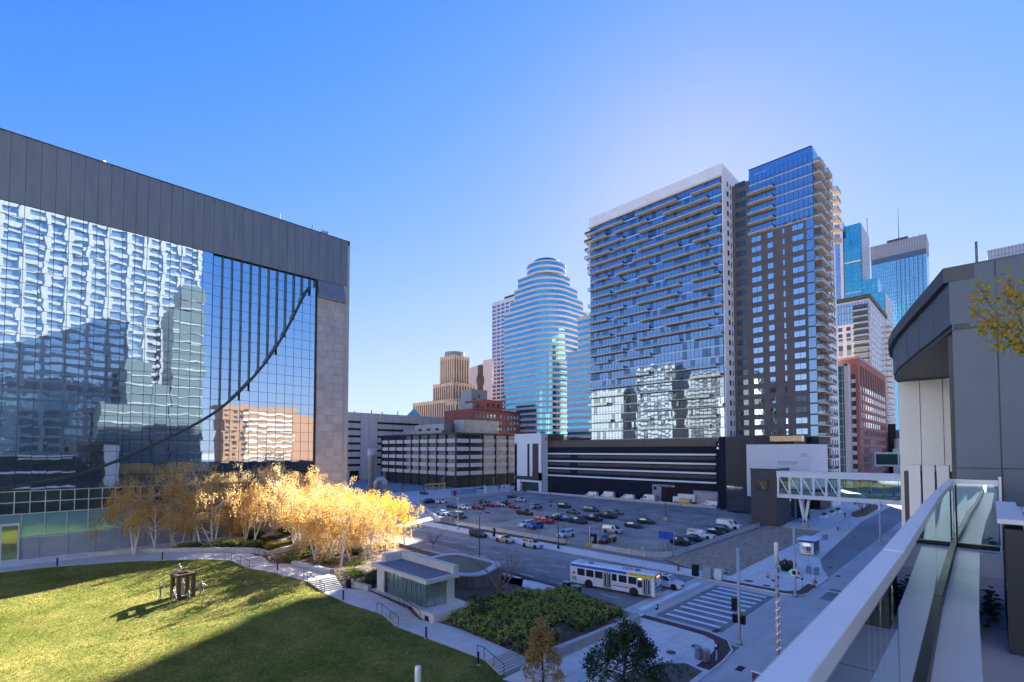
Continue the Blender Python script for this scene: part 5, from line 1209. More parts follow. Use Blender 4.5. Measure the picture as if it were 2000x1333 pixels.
def sec(x, w, zb, zm, zt, wt): return [(x,-w*.93,zb),(x,-w,zm),(x,-w*.985,zt-.09),(x,-wt,zt),(x,wt,zt),(x,w*.985,zt-.09),(x,w,zm),(x,w*.93,zb)]
CARS = {}
def make_car(kind, L, Wd, belt, hood, roof, cb, cr_, wb, solid=False, bed=None, cap=None, boot=None):
    """cb = cabin base (rear, front), cr_ = roof (rear, front); x forward"""
    h = L/2; w = Wd/2; parts = []; b = MB(); bt = boot if boot else belt
    S_ = [sec(-h,w*.86,.42,.62,bt-.14,w*.7),sec(-h+.12,w*.95,.28,.6,bt-.03,w*.82),sec(-h+.5,w,.24,.6,bt if bt != belt else belt,w*.88),sec(cb[0]+.1,w,.24,.6,belt,w*.9),sec(0,w,.24,.6,belt,w*.9),sec(cb[1]-.05,w,.24,.6,belt,w*.89),sec(cb[1]+.3,w,.24,.6,belt-.05,w*.86),sec(h-.45,w*.98,.24,.58,hood,w*.8),sec(h-.12,w*.92,.26,.55,hood-.1,w*.72),sec(h,w*.82,.36,.52,hood-.24,w*.62)]
    S_.sort(key=lambda q: q[0][0]); loft(b, S_)
    def frustum(x0,x1,r0,r1,z0,z1,wi):
        A = [(x0,-w*.9,z0),(x1,-w*.88,z0),(x1,w*.88,z0),(x0,w*.9,z0)]; B = [(r0,-wi,z1-.05),(r1,-wi,z1-.05),(r1,wi,z1-.05),(r0,wi,z1-.05)]; C = [(r0+.12,-wi*.85,z1),(r1-.15,-wi*.85,z1),(r1-.15,wi*.85,z1),(r0+.12,wi*.85,z1)]
        b.add(A+B+C, [(0,1,5,4),(1,2,6,5),(2,3,7,6),(3,0,4,7),(4,5,9,8),(5,6,10,9),(6,7,11,10),(7,4,8,11),(8,9,10,11)])
        return A, B
    A, B = frustum(cb[0],cb[1],cr_[0],cr_[1],belt-.06,roof,w*.74)
    def face(p, q, r_, s_, u0, u1, v0, v1, off=.014):
        p, q, r_, s_ = map(Vector, (p,q,r_,s_)); n_ = (q-p).cross(s_-p).normalized()*off
        def at(u, v): return (p.lerp(q,u)).lerp(s_.lerp(r_,u), v)+n_
        return [at(u0,v0),at(u1,v0),at(u1,v1),at(u0,v1)]
    g = []
    g.append(('windshield', face(A[1],A[2],B[2],B[1],.05,.95,.10,.95)))
    if not solid: g.append(('rear_window', face(A[3],A[0],B[0],B[3],.08,.92,.2,.92)))
    for sgn, (p, q, r_, s_) in ((0,(A[0],A[1],B[1],B[0])),(1,(A[2],A[3],B[3],B[2]))):
        spans = ((.05,.30),(.33,.62),(.65,.93)) if kind in ('suv','minivan') else ((.10,.48),(.52,.92))
        if kind in ('van','highvan'): spans = ((.72,.93),)
        if kind == 'windowvan': spans = ((.06,.3),(.34,.62),(.7,.93))
        for (u0, u1) in spans:
            if sgn: u0, u1 = 1-u1, 1-u0
            g.append(('side_window', face(p,q,r_,s_,u0,u1,.16 if kind != 'highvan' else .1,.90 if kind != 'highvan' else .6)))
    if cap:
        A2, B2 = frustum(cap[0],cap[1],cap[0]+.12,cap[1]-.02,belt-.06,cap[2],w*.8)
        g.append(('cap_window', face(A2[0],A2[1],B2[1],B2[0],.12,.88,.25,.85))); g.append(('cap_window', face(A2[2],A2[3],B2[3],B2[2],.12,.88,.25,.85)))
    parts.append(('body', b.mesh('body', PAINT['white'], False), (0,0,0), None))
    for n_, q in g: parts.append((n_, MB().quad(*q).mesh(n_, CARGL), (0,0,0), None))
    if bed: parts.append(('bed', MB().box(bed[0],bed[1],-w*.78,w*.78,belt-.02,belt+.006).mesh('bed', TRIM), (0,0,0), None))
    arch = MB().lathe([(.44,-.02),(.44,.02)],(0,0,0),16).mesh('wheel_arch', TRIM)
    for sx in (wb/2, -wb/2):
        for sy in (-1, 1):
            parts.append(('wheel_arch', arch, (sx+.08,sy*(w-.005),.40), 'arch'))
            parts.append(('wheel', WH, (sx+.08,sy*(w-.06),.35), 'wheel'))
    for sy in (-1, 1):
        parts.append(('headlight', MB().box(h-.2,h-.03,sy*w*.60-.16,sy*w*.60+.16,hood-.26,hood-.12).mesh('headlight', HLM), (0,0,0), None))
        parts.append(('taillight', MB().box(-h-.01,-h+.14,sy*w*.74-.12,sy*w*.74+.12,bt-.36,bt-.12).mesh('taillight', TLM), (0,0,0), None))
        parts.append(('mirror', MB().box(cb[1]-.75,cb[1]-.55,sy*(w+.1)-.08,sy*(w+.1)+.08,belt,belt+.15).mesh('mirror', TRIM), (0,0,0), None))
    parts.append(('grille', MB().box(h-.06,h+.012,-w*.42,w*.42,.48,hood-.26).mesh('grille', TRIM), (0,0,0), None))
    parts.append(('number_plate', MB().box(-h-.02,-h+.01,-.22,.22,.6,.74).mesh('number_plate', WHT), (0,0,0), None))
    CARS[kind] = parts
make_car('sedan',4.7,1.82,.94,.84,1.44,(-1.85,1.0),(-1.05,.15),2.75,boot=.98)
make_car('suv',4.6,1.86,1.06,.98,1.70,(-2.18,1.15),(-1.9,.5),2.7)
make_car('minivan',4.95,1.95,1.05,.95,1.74,(-2.4,1.6),(-2.15,.7),2.95)
make_car('pickup',5.7,1.98,1.14,1.08,1.86,(-.75,1.4),(-.5,.65),3.5,bed=(-2.7,-.9))
make_car('cappickup',5.7,1.98,1.14,1.08,1.86,(-.75,1.4),(-.5,.65),3.5,cap=(-2.8,-.85,1.84))
make_car('van',5.5,2.0,1.18,1.08,2.12,(-2.7,1.85),(-2.64,1.15),3.4,solid=True)
make_car('highvan',5.8,2.05,1.2,1.1,2.6,(-2.85,2.05),(-2.8,1.2),3.6,solid=True)
make_car('windowvan',5.4,2.0,1.18,1.08,2.1,(-2.6,1.8),(-2.5,1.1),3.3)
RK = mat('roof_rack', (.6,.6,.6), .4, .6)
def car(kind, color, x, y, rz, label, z=.1, group='cars in the parking lot', detail=True, roofcol=None):
    nm = {'sedan':'sedan_car','suv':'suv_car','minivan':'minivan','pickup':'pickup_truck','cappickup':'pickup_truck','van':'cargo_van','highvan':'cargo_van','windowvan':'passenger_van'}[kind]
    t = thing(nm, label, 'van' if 'van' in kind and kind != 'minivan' else 'truck' if 'pickup' in kind else 'car', (x,y,z), rz, group)
    for (n_, me, loc, k) in CARS[kind]:
        if k == 'wheel':
            o = ob('wheel', None, t, loc); o.rotation_euler = (R(90) if loc[1] < 0 else R(-90), 0, 0)
            o.data = None; bpy.data.objects.remove(o)
            o = ob('wheel', WH[0], t, loc); o.rotation_euler = (R(90) if loc[1] < 0 else R(-90), 0, 0); ob('rim', WH[1], o)
        elif k == 'arch':
            o = ob(n_, me, t, loc); o.rotation_euler = (R(90),0,0)
        else:
            o = ob(n_, me, t, loc)
            if n_ == 'body': setmat(o, PAINT[color])
    return t
rY = R(-90); lY = R(90); nX = R(180); aX = 0.0
CL = [('suv','black',69.6,80.1,rY,'black SUV parked at the kerb left of the tan sedan',.01,'cars parked at the kerb'),('sedan','tan',69.6,71.7,rY,'tan sedan parked at the kerb between two SUVs',.01,'cars parked at the kerb'),('suv','paleblue',69.6,64.0,rY,'pale grey SUV with dark roof parked at the kerb nearest the bus',.01,'cars parked at the kerb'),
 ('suv','navy',119.1,172.6,rY,'dark SUV driving on the far street beside the birches',.06,'cars on the far street'),('sedan','white',172,178,lY,'white sedan on the far street before the dark office corner',.06,'cars on the far street'),('suv','blue',155.7,177,lY,'blue SUV on the far street behind the bus shelter',.06,'cars on the far street'),('suv','black',183,181,lY,'black SUV on the far street nearest the white corner block',.06,'cars on the far street'),
 ('suv','white',103.6,139.2,aX,'white SUV seen from behind at the far left of the lot'),('suv','black',101.0,142.6,aX,'dark SUV left of the white SUV at the far left of the lot'),
 ('sedan','paleblue',85.3,113.7,rY,'pale blue sedan at the left lot entrance'),('sedan','blue',85.6,109.0,rY,'blue sedan beside the left lot entrance'),('suv','navy',84.2,104.6,rY,'dark blue SUV behind the yellow bollards'),
 ('sedan','darkred',98.0,125.6,rY,'dark red sedan at the left end of the middle row'),('suv','white',98.2,119.6,rY,'white SUV in front of the red sedans'),('sedan','red',101.6,117.0,rY,'bright red sedan right of the white SUV'),('suv','black',105.6,120.9,rY,'dark SUV between the red cars'),('sedan','red',109.2,118.6,rY,'second red sedan in the middle row'),('sedan','white',112.0,118.4,rY,'white sedan right of the second red sedan'),('suv','black',116.1,119.4,rY,'black SUV in the middle row before the silver pickup'),
 ('pickup','silver',127.1,122.9,rY,'silver pickup truck at the back of the lot'),('suv','black',134.4,134.1,rY,'black SUV at the very back of the lot'),('sedan','grey',116.8,130.8,rY,'grey sedan behind the red cars'),
 ('sedan','red',111.4,110.4,rY,'red sedan behind the black pickup'),('suv','silver',116.2,105.2,aX,'silver SUV right of the red sedan'),('pickup','black',102.5,97.2,rY,'black pickup standing alone in the aisle'),('suv','black',123.9,99.6,rY,'black SUV alone near the lamp post'),
 ('cappickup','red',94.7,82.8,rY,'bright red pickup with a matching cargo cap'),('sedan','black',100.4,82.6,rY,'dark sedan behind the red pickup'),('sedan','white',103.8,84.9,rY,'white sedan behind the red pickup'),('pickup','navy',100.1,76.2,rY,'dark blue pickup right of the red pickup'),
 ('suv','white',86.4,81.4,nX,'white SUV facing the street behind the barrier'),('suv','blue',86.2,78.2,nX,'blue SUV facing the street behind the barrier'),('suv','paleblue',82.6,66.0,nX,'pale car facing the street at the lot gate'),
 ('minivan','teal',121.6,87.2,rY,'dark teal van with red tail lamps in the back row'),('sedan','grey',114.0,88.4,rY,'grey sedan left of the teal van'),('pickup','black',106.7,76.0,rY,'black pickup in the middle of the row'),('pickup','black',113.6,76.0,rY,'black pickup at the rear of the row'),('sedan','grey',121.9,78.6,rY,'grey sedan at the right end of the back row'),
 ('minivan','silver',94.5,61.8,rY,'silver minivan alone near the pay booth'),('sedan','navy',104.3,62.2,rY,'dark blue sedan right of the silver minivan'),('sedan','black',112.3,63.4,rY,'black hatchback behind the dark blue sedan'),('suv','darkred',83.8,56.1,nX,'dark red car facing the street at the pay booth'),
 ('suv','black',91.8,43.9,rY,'black SUV nearest the corner of the barrier'),('sedan','navy',97.6,43.9,rY,'dark blue sedan second along the right barrier'),('cappickup','white',102.2,44.6,rY,'white pickup with white cap along the right barrier'),('suv','black',108.6,44.5,rY,'black SUV right of the white pickup'),('suv','teal',113.2,44.3,rY,'dark SUV next to the white van at the right barrier'),('van','white',119.7,45.4,rY,'white cargo van with ladder rack at the end of the right barrier'),
 ('van','white',161.2,115.2,lY,'white van with red roof stripe at the left of the van row',.1,'vans below the podium wall'),('highvan','white',161.4,107.8,lY,'tall white van with orange roof rack in the van row',.1,'vans below the podium wall'),('van','white',161.2,98.6,lY,'smaller white van in the middle of the van row',.1,'vans below the podium wall'),('highvan','white',161.4,90.0,lY,'tall white van left of the garage opening',.1,'vans below the podium wall'),('windowvan','yellow',160.8,76.3,lY,'yellow passenger van in front of the loading door',.1,'vans below the podium wall'),('van','white',161.0,67.0,lY,'white van with red roof rack at the right end of the van row',.1,'vans below the podium wall'),
 ('suv','white',62.9,32.4,rY,'white SUV waiting at the stop line beside the bus',.01,'traffic at the crossing')]
CREF = {}
for c in CL:
    kw = {}
    if len(c) > 6: kw['z'] = c[6]; kw['group'] = c[7]
    t = car(*c[:6], **kw); CREF[c[5]] = t; t.rotation_euler[2] += rnd.gauss(0,.02)
def rack(key, col, z):
    t = [v for k, v in CREF.items() if key in k][0]; b = MB()
    for sy in (-.7,.7): b.bar((-2.2,sy,z),(1.0,sy,z),.06,.06)
    for k in range(4): b.bar((-2.1+k*1.0,-.75,z),(-2.1+k*1.0,.75,z),.06,.06)
    b.build('roof_rack', col, t, world=False)
rack('ladder rack', RK, 2.3); rack('red roof stripe', mat('rack_red',(.4,.05,.04),.5), 2.2); rack('orange roof rack', mat('rack_orange',(.7,.3,.03),.5), 2.7); rack('red roof rack', MATS['rack_red'], 2.25)
t = CREF['pale grey SUV with dark roof parked at the kerb nearest the bus']; MB().box(-1.8,.4,-.62,.62,1.69,1.715).build('dark_roof', TRIM, t, world=False)
t = CREF['white SUV waiting at the stop line beside the bus']; MB().box(-.4,.25,-.45,.45,1.69,1.71).build('sunroof', DGLASS, t, world=False)
BT = thing('box_truck', 'white box truck backed up to the loading door', 'truck', (163.3,77.0,.1), lY, 'vans below the podium wall')
MB().box(-4.2,2.0,-1.2,1.2,.95,3.5).build('cargo_box', WHT, BT, world=False); MB().box(2.05,3.9,-1.1,1.1,.5,2.4).build('cab', WHT, BT, world=False); MB().box(-4.2,3.8,-.5,.5,.5,.93).build('chassis', TRIM, BT, world=False)
MB().add([(3.92,-.95,1.5),(3.92,.95,1.5),(3.92,.95,2.25),(3.92,-.95,2.25)],[(0,1,2,3)]).build('windshield', CARGL, BT, world=False)
for x in (-3,2.9):
    for sy in (-1,1):
        o = ob('wheel', WHB[0], BT, (x,sy*1.05,.5)); o.rotation_euler = (R(90) if sy < 0 else R(-90),0,0); ob('rim', WHB[1], o)
# ---- the city bus
BUS = thing('city_bus', 'white city bus with blue and yellow roof stripe stopped at the crossing', 'bus', (56.6,36.9,.01), R(-90)+R(9))
BW = mat('bus_white', (.80,.80,.80), .3, var=.03, coat=.5); BB = mat('bus_blue', (.02,.16,.55), .3, coat=.5); BY = mat('bus_yellow', (.85,.52,.01), .3, coat=.5); BGLs = mirror('bus_glass', (.06,.07,.08), .04, metal=.5); BRD = mat('bus_red', (.40,.02,.05), .4)
L2, W2 = 6.1, 1.3
b = MB()
prof = [(-W2,.35),(-W2,2.75),(-W2+.12,3.0),(-W2+.35,3.1),(W2-.35,3.1),(W2-.12,3.0),(W2,2.75),(W2,.35)]
loft(b, [[(x,y*s_,z if z < 1 else z-d) for y, z in prof] for x, s_, d in ((-L2,.97,.1),(-L2+.1,1,0),(L2-.35,1,0),(L2-.08,.98,.06),(L2,.95,.14))])
b.build('body', BW, BUS, world=False)
for sy in (-1, 1):
    e = sy*(W2+.012)
    def sq(x0,x1,z0,z1,m,name,par=BUS,off=0.0, sl=0):
        ee = sy*(W2+.012+off)
        pts_ = [(x0,ee,z0),(x1,ee,z0),(x1+sl,ee,z1),(x0,ee,z1)]
        if sy > 0: pts_ = pts_[::-1]
        return MB().add(pts_,[(0,1,2,3)]).build(name, m, par, world=False)
    sq(-L2+.15,2.55,2.62,2.98,BB,'blue_stripe',sl=-.25); sq(2.58,L2-.1,2.62,2.98,BY,'yellow_stripe')
    door_side = sy < 0
    wins = [(-4.9,-3.75),(-3.55,-2.4),(-2.2,-1.05),(.30,1.0),(1.25,2.4),(2.6,3.75)] if door_side else [(-4.9,-3.75),(-3.55,-2.4),(-2.2,-1.05),(-.85,.3),(.5,1.65),(1.85,3.0),(3.2,4.3)]
    for (a, c) in wins: sq(a,c,1.52,2.45,BGLs,'window')
    if door_side:
        for (x0, x1) in ((-.95,.2),(4.55,5.65)):
            d_ = sq(x0,x1,.42,2.5,TRIM,'door')
            for q in range(2):
                xa = x0+.08+q*(x1-x0)/2; xb = xa+(x1-x0)/2-.16
                sq(xa,xb,.5,2.42,WHT,'door_frame',d_,.006); sq(xa+.07,xb-.07,.58,2.34,BGLs,'door_pane',d_,.012)
        w_ = sq(3.85,4.5,1.25,2.05,BGLs,'window'); sg_ = sq(3.85,4.5,2.15,2.5,TRIM,'side_sign'); 
        for q in range(4): sq(3.95+q*.13,4.03+q*.13,2.26,2.40,emit('led_amber',(1,.5,.06),.8),'led_digit',sg_,.006)
        for q in range(2):
            for w_i in range(5): sq(.35+w_i*.55+q*.2,.8+w_i*.55+q*.2-(w_i % 2)*.08,1.26-q*.2,1.33-q*.2,mat('ad_grey',(.35,.36,.42),.5),'advert_line')
        sq(.25,2.0,.86,.98,BB,'advert_stripe'); sq(2.0,3.75,.86,.98,BRD,'advert_stripe')
        sq(-5.75,-5.05,.75,1.3,mat('bus_vent',(.35,.37,.4),.5),'vent_grille')
    lg = MB().lathe([(.20,0),(.20,.012)],(0,0,0),20).build('emblem', BRD, BUS, world=False); lg.location = (-5.45,sy*(W2+.006),1.75); lg.rotation_euler = (R(90)*(-sy if sy > 0 else 1),0,0)
    o_ = ob('emblem_letter', text_mesh('T',.3,WHT,.004), lg, (0,-.1 if sy < 0 else .1,.018)); 
    for x in (-3.15,3.35):
        a_ = MB().lathe([(.62,-.02),(.62,.02)],(0,0,0),18).build('wheel_arch', TRIM, BUS, world=False); a_.location = (x,e,.52); a_.rotation_euler = (R(90),0,0)
        o = ob('wheel', WHB[0], BUS, (x,sy*(W2-.08),.5)); o.rotation_euler = (R(90) if sy < 0 else R(-90),0,0); ob('rim', WHB[1], o)
MB().add([(L2+.01,-1.15,1.15),(L2+.01,1.15,1.15),(L2-.03,1.15,2.5),(L2-.03,-1.15,2.5)],[(0,1,2,3)]).build('windshield', mirror('bus_screen',(.12,.22,.22),.03,metal=.6), BUS, world=False)
MB().box(L2-.1,L2+.02,-1.05,1.05,2.52,2.86).build('destination_sign', TRIM, BUS, world=False)
for q in range(5): MB().box(L2+.02,L2+.03,-.5+q*.22,-.34+q*.22,2.6,2.78).build('led_digit', emit('led_orange',(1,.28,.05),.8), BUS, world=False)
MB().box(L2-.12,L2+.03,-1.2,1.2,2.87,3.0).build('front_stripe', BY, BUS, world=False)
for sy in (-1,1):
    MB().box(L2-.15,L2+.03,sy*.85-.3,sy*.85+.3,.4,.95).build('front_corner', BY, BUS, world=False); MB().lathe([(.02,0),(.13,.02),(.13,.08)],(L2-.02,sy*.85,.68),10).build('headlight', HLM, BUS, world=False)
    MB().bar((L2-.2,sy*1.2,2.6),(L2+.3,sy*1.5,2.2),.06,.06).box(L2+.22,L2+.32,sy*1.5-.1,sy*1.5+.1,1.85,2.25).build('mirror', TRIM, BUS, world=False)
rk = MB()
for q in range(6): rk.bar((L2+.1,-.7+q*.28,.75),(L2+.16,-.7+q*.28,1.35),.04,.04)
rk.bar((L2+.1,-.75,.75),(L2+.1,.75,.75),.05,.05).bar((L2+.16,-.75,1.35),(L2+.16,.75,1.35),.05,.05).build('bike_rack', BB, BUS, world=False)
for x in (-3.4,3.4): MB().box(x-.35,x+.35,-.3,.3,3.1,3.16).build('roof_hatch', TRIM, BUS, world=False)
rg = MB(); n_ = 28
for k in range(n_):
    a, c = 2*math.pi*k/n_, 2*math.pi*(k+1)/n_
    rg.quad((2.0+.72*math.cos(a),.72*math.sin(a),3.112),(2.0+.72*math.cos(c),.72*math.sin(c),3.112),(2.0+.52*math.cos(c),.52*math.sin(c),3.112),(2.0+.52*math.cos(a),.52*math.sin(a),3.112))
rg.box(1.55,2.45,.12,.3,3.105,3.115).add([(1.75,.12,3.112),(1.75,-.45,3.112),(2.05,-.15,3.112),(2.3,.12,3.112)],[(0,1,2,3)]).build('roof_emblem', BRD, BUS, world=False)
MB().box(-L2+.3,-L2+1.6,-.9,.9,3.1,3.22).build('roof_unit', mat('bus_grey',(.6,.6,.62),.5), BUS, world=False)
# ------------------------------------------------------------------ street furniture
JB = mat('barrier_concrete', (.5,.47,.43), .85, var=.15, scale=1.2)
jm = MB()
loft(jm, [[(x,-.3,0),(x,-.3,.1),(x,-.16,.3),(x,-.1,.82),(x,.1,.82),(x,.16,.3),(x,.3,.1),(x,.3,0)] for x in (-1.47,1.47)]); JM = jm.mesh('concrete_barrier', JB)
def barriers(pts, label, group):
    for (a, c) in zip(pts, pts[1:]):
        a, c = Vector(a), Vector(c); d = c-a; n_ = max(1, round(d.length/3.05)); ang = math.atan2(d.y, d.x)
        for k in range(n_):
            p = a+d*((k+.5)/n_); o = ob('concrete_barrier', JM, None, (p.x+rnd.gauss(0,.04),p.y+rnd.gauss(0,.04),.1), ang+rnd.gauss(0,.015)); o.scale = (d.length/n_/3.0,1,1); tag(o, label, 'barrier', group)
barriers([(76.9,61.5),(76.9,97)], 'pale concrete barrier segment along the grass verge left of the lot gate', 'barriers along the grass verge')
barriers([(77.2,55.2),(77.6,43.8),(81.2,40.7)], 'concrete barrier segment between the lot gate and the gravel corner', 'barriers right of the lot gate')
barriers([(81.4,40.6),(128.5,41.4)], 'concrete barrier segment between the gravel corner and the parked cars', 'barriers along the gravel')
barriers([(157.6,63.5),(157.8,148)], 'concrete barrier segment in front of the van row', 'barriers before the van row')
barriers([(156.5,150),(101,149.4)], 'concrete barrier segment along the far street', 'barriers on the far street side')
barriers([(77,104),(79.5,109),(98,146)], 'concrete barrier segment at the left end of the lot', 'barriers at the left end')
# chain-link fence posts with wires on the verge barrier
FN = thing('wire_fence', 'thin wire fence with posts standing behind the verge barriers', 'fence', (77.4,79,.1))
for k in range(13): MB().tube([(77.4,62+k*2.9,.1),(77.4,62+k*2.9,2.0)],.035,5).build('post', STEEL, FN)
for z in (.9,1.2,1.6,1.95): MB().bar((77.4,62,z),(77.4,96.8,z),.012,.012).build('wire', STEEL, FN)
# yellow bollards
bm_ = MB().lathe([(.1,0),(.1,1.05),(.07,1.12),(.01,1.14)],(0,0,0),10).mesh('bollard', YEL)
for i, (x, y) in enumerate(((79.6,103.0),(78.6,99.5),(77.7,98.0),(82.1,96.0),(76.2,61.8),(76.0,60.0),(80.4,57.4),(84.0,55.2),(83.6,52.6),(82.6,50.0),(82.2,47.7),(83.2,44.8),(84.7,43.3),(77.5,56.6),(77.9,55.9))):
    o = ob('bollard', bm_, None, (x,y,.1)); tag(o, 'yellow steel bollard at the ' + ('left lot entrance' if i < 4 else 'gate gap beside the verge' if i < 6 else 'pay booth lane' if i < 13 else 'foot of the ticket booth'), 'bollard', ['left entrance bollards','gate bollards','booth lane bollards','ticket booth bollards'][0 if i < 4 else 1 if i < 6 else 2 if i < 13 else 3])
TB = thing('ticket_booth', 'black ticket machine on a kerb island at the lot gate', 'ticket machine', (79.2,56.3,.1))
MB().box(-.6,.6,-1.3,1.3,0,.16).build('island', YEL, TB, world=False); MB().box(-.4,.4,-.5,.5,.16,2.3).build('cabinet', BLK, TB, world=False); MB().box(-.43,-.38,-.3,.3,.9,1.8).build('screen', STEEL, TB, world=False); MB().tube([(0,.9,.16),(0,.9,3.6)],.09,8).build('white_post', WHT, TB, world=False)
PS = thing('blue_lot_sign', 'blue rectangular parking sign on two posts behind the corner barrier', 'sign', (84.6,43.6,.1))
MB().box(-.05,.05,-1.6,1.6,2.2,3.6).build('panel', mat('sign_blue',(.02,.08,.42),.4), PS, world=False)
for y in (-1.5,1.5): MB().tube([(0,y,0),(0,y,3.7)],.06,6).build('post', GALV, PS, world=False)
MB().box(-.3,.3,-.35,.35,0,1.4).build('pay_box', STEEL, PS, world=False)
# lamps
def lamp(x, y, h, style, label, group=None, arm=(-1,0)):
    t = thing('street_lamp', label, 'street lamp', (x,y,.1), 0, group); m = BLK if style != 'grey' else GALV
    MB().lathe([(.26,0),(.24,.5),(.14,.7),(.085,1.0),(.06,h-.6),(.06,h-.3)],(0,0,0),10).build('pole', m, t, True, world=False)
    if style == 'curve':
        pts = [(0,0,h-.4)]+[(arm[0]*1.0*(1-math.cos(a)),arm[1]*1.0*(1-math.cos(a)),h-.4+1.0*math.sin(a)) for a in (.3,.7,1.1,1.5)]+[(arm[0]*1.7,arm[1]*1.7,h+.6)]
        MB().tube(pts,.045,6).build('arm', m, t, world=False); MB().obox((arm[0]*1.95,arm[1]*1.95),.7,.32,h+.5,h+.66,math.atan2(arm[1],arm[0])).build('lamp_head', m, t, world=False)
    elif style == 'twin':
        for s_ in (-1,1): MB().bar((0,0,h-.3),(0,s_*1.0,h-.2),.07,.07).build('arm', m, t, world=False); MB().box(-.18,.18,s_*1.4-.45,s_*1.4+.45,h-.3,h-.1).build('lamp_head', m, t, world=False)
    elif style == 'grey':
        MB().box(-.15,.15,-.5,.5,h-.35,h-.2).build('lamp_head', m, t, world=False)
    return t
lamp(72.2,90.5,7.6,'grey','tall dark lamp post with small signs at the left lot entrance')
lamp(52.0,59.5,8.3,'curve','black curved-arm lamp post on the near pavement behind the bare tree',None,(0,-1))
lamp(71.9,59.3,8.3,'curve','black curved-arm lamp post on the far pavement by the lot gate',None,(0,1))
lamp(122.9,104.6,9.2,'twin','black twin-head lamp post in the middle of the lot')
t = lamp(120.8,62.4,9.4,'twin','black twin-head lamp post with yellow base near the white van'); MB().lathe([(.5,0),(.5,.95),(.35,1.0)],(0,0,0),12).build('yellow_base', mat('pale_yellow',(.6,.5,.22),.7), t, world=False)
lamp(150.7,151.5,9.4,'twin','black lamp post at the far corner of the lot')
for x, y, lb in ((144.5,155.9,'grey lamp post right of the far bus shelter'),(134.2,178.5,'grey lamp post left of the far bus shelter'),(125.8,168.7,'grey lamp post on the far street near the birches')): lamp(x,y,7.0,'grey',lb)
# traffic poles
def tpole(x, y, h, r, label): 
    t = thing('signal_pole', label, 'signal pole', (x,y,.13)); MB().lathe([(.32,0),(.32,.12),(r*1.1,.2),(r,.4),(r*.85,h)],(0,0,0),12).build('shaft', GALV, t, True, world=False); return t
def signal_head(t, ox, oy, z, three=True):
    b = MB().box(ox-.2,ox+.2,oy-.2,oy+.2,z,z+(1.15 if three else .8)); o = b.build('signal_head', BLK, t, world=False)
    for k in range(3 if three else 2): MB().tube([(ox-.2,oy,z+.2+.37*k),(ox-.42,oy,z+.17+.37*k)],.13,8).build('visor', BLK, o, world=False)
t = tpole(49.4,17.9,9.2,.17,'tall grey signal pole with traffic lights on the brick corner')
signal_head(t,-.35,.3,3.2); signal_head(t,-.25,.28,2.0,False); signal_head(t,.1,-.35,1.9,False); MB().box(.2,.24,-.3,.1,2.2,3.0).build('sign_plate', YEL, t, world=False)
t = tpole(47.2,13.8,10.6,.15,'signal pole wrapped in string lights with a white top')
MB().lathe([(.19,0),(.19,1.9),(.16,1.95)],(0,0,8.7),12).build('white_cap', WHT, t, True, world=False)
hp = [(.165*math.cos(a*.3),.165*math.sin(a*.3),.9+a*.033) for a in range(0,150)]; MB().tube(hp,.018,4).build('light_string', emit('warm_string',(1,.62,.42),.12), t, world=False)
for k in range(4): MB().box(-.3,.3,-.12,.12,5.9+k*.75,6.15+k*.75).build('bracket', STEEL, t, world=False)
t = tpole(70.2,18.4,9.0,.17,'grey signal pole with a white sign on the far corner'); MB().box(-.24,-.2,-.35,.35,2.6,3.5).build('sign_plate', WHT, t, world=False); MB().box(-.26,-.245,-.2,.2,2.8,3.3).build('arrow_mark', BLK, t, world=False)
t = tpole(121,16.2,8.6,.17,'grey pole with white top across the street behind the glass railing'); MB().lathe([(.25,0),(.25,1.8)],(0,0,6.8),12).build('white_cap', WHT, t, world=False)
def push_post(x, y, label):
    t = thing('crossing_button_post', label, 'post', (x,y,.13)); MB().lathe([(.13,0),(.1,.2),(.07,.25),(.06,1.15)],(0,0,0),8).build('post', GALV, t, True, world=False); MB().box(-.13,.13,-.13,.13,1.0,1.55).build('head', BLK, t, world=False); MB().box(-.16,-.135,-.1,.1,1.25,1.5).build('plate', WHT, t, world=False)
push_post(50.0,27.0,'crossing button post left of the striped crosswalk'); push_post(71.4,27.6,'crossing button post by the utility cabinets'); push_post(75.6,18.9,'crossing button post beside the traffic cones'); push_post(43.9,17.9,'crossing button post next to the grey litter bins')
# cabinets, hydrants, bins
for (x, y, sx, sy, h, m, lb) in ((70.9,31.9,.5,.9,1.6,BLK,'narrow black utility cabinet at the crossing'),(71.3,30.2,.9,1.2,1.55,GALV,'larger grey utility cabinet at the crossing'),(71.4,28.6,.8,1.0,1.4,WHT,'pale utility cabinet nearest the corner')):
    t = thing('utility_cabinet', lb, 'cabinet', (x,y,.13)); MB().box(-sx/2,sx/2,-sy/2,sy/2,0,h).build('body', m, t, world=False); MB().box(-sx/2-.03,sx/2+.03,-sy/2-.03,sy/2+.03,h,h+.06).build('lid', m, t, world=False); MB().box(-sx/2-.012,-sx/2,-sy/2+.06,sy/2-.06,.1,h-.08).build('door', m, t, world=False)
HYR = mat('hydrant_red',(.4,.03,.025),.5)
for (x, y, lb) in ((72.2,35.2,'red fire hydrant on the pavement right of the bus'),(134.7,26.0,'red fire hydrant beyond the shelter kiosk'),(72.4,86.6,'red fire hydrant left of the parked black SUV')):
    t = thing('fire_hydrant', lb, 'fire hydrant', (x,y,.13)); MB().lathe([(.2,0),(.2,.06),(.14,.1),(.14,.6),(.17,.62),(.17,.68),(.12,.78),(.03,.84)],(0,0,0),10).build('barrel', HYR, t, True, world=False); MB().tube([(0,-.26,.45),(0,.26,.45)],.07,8).build('outlet', WHT, t, world=False)
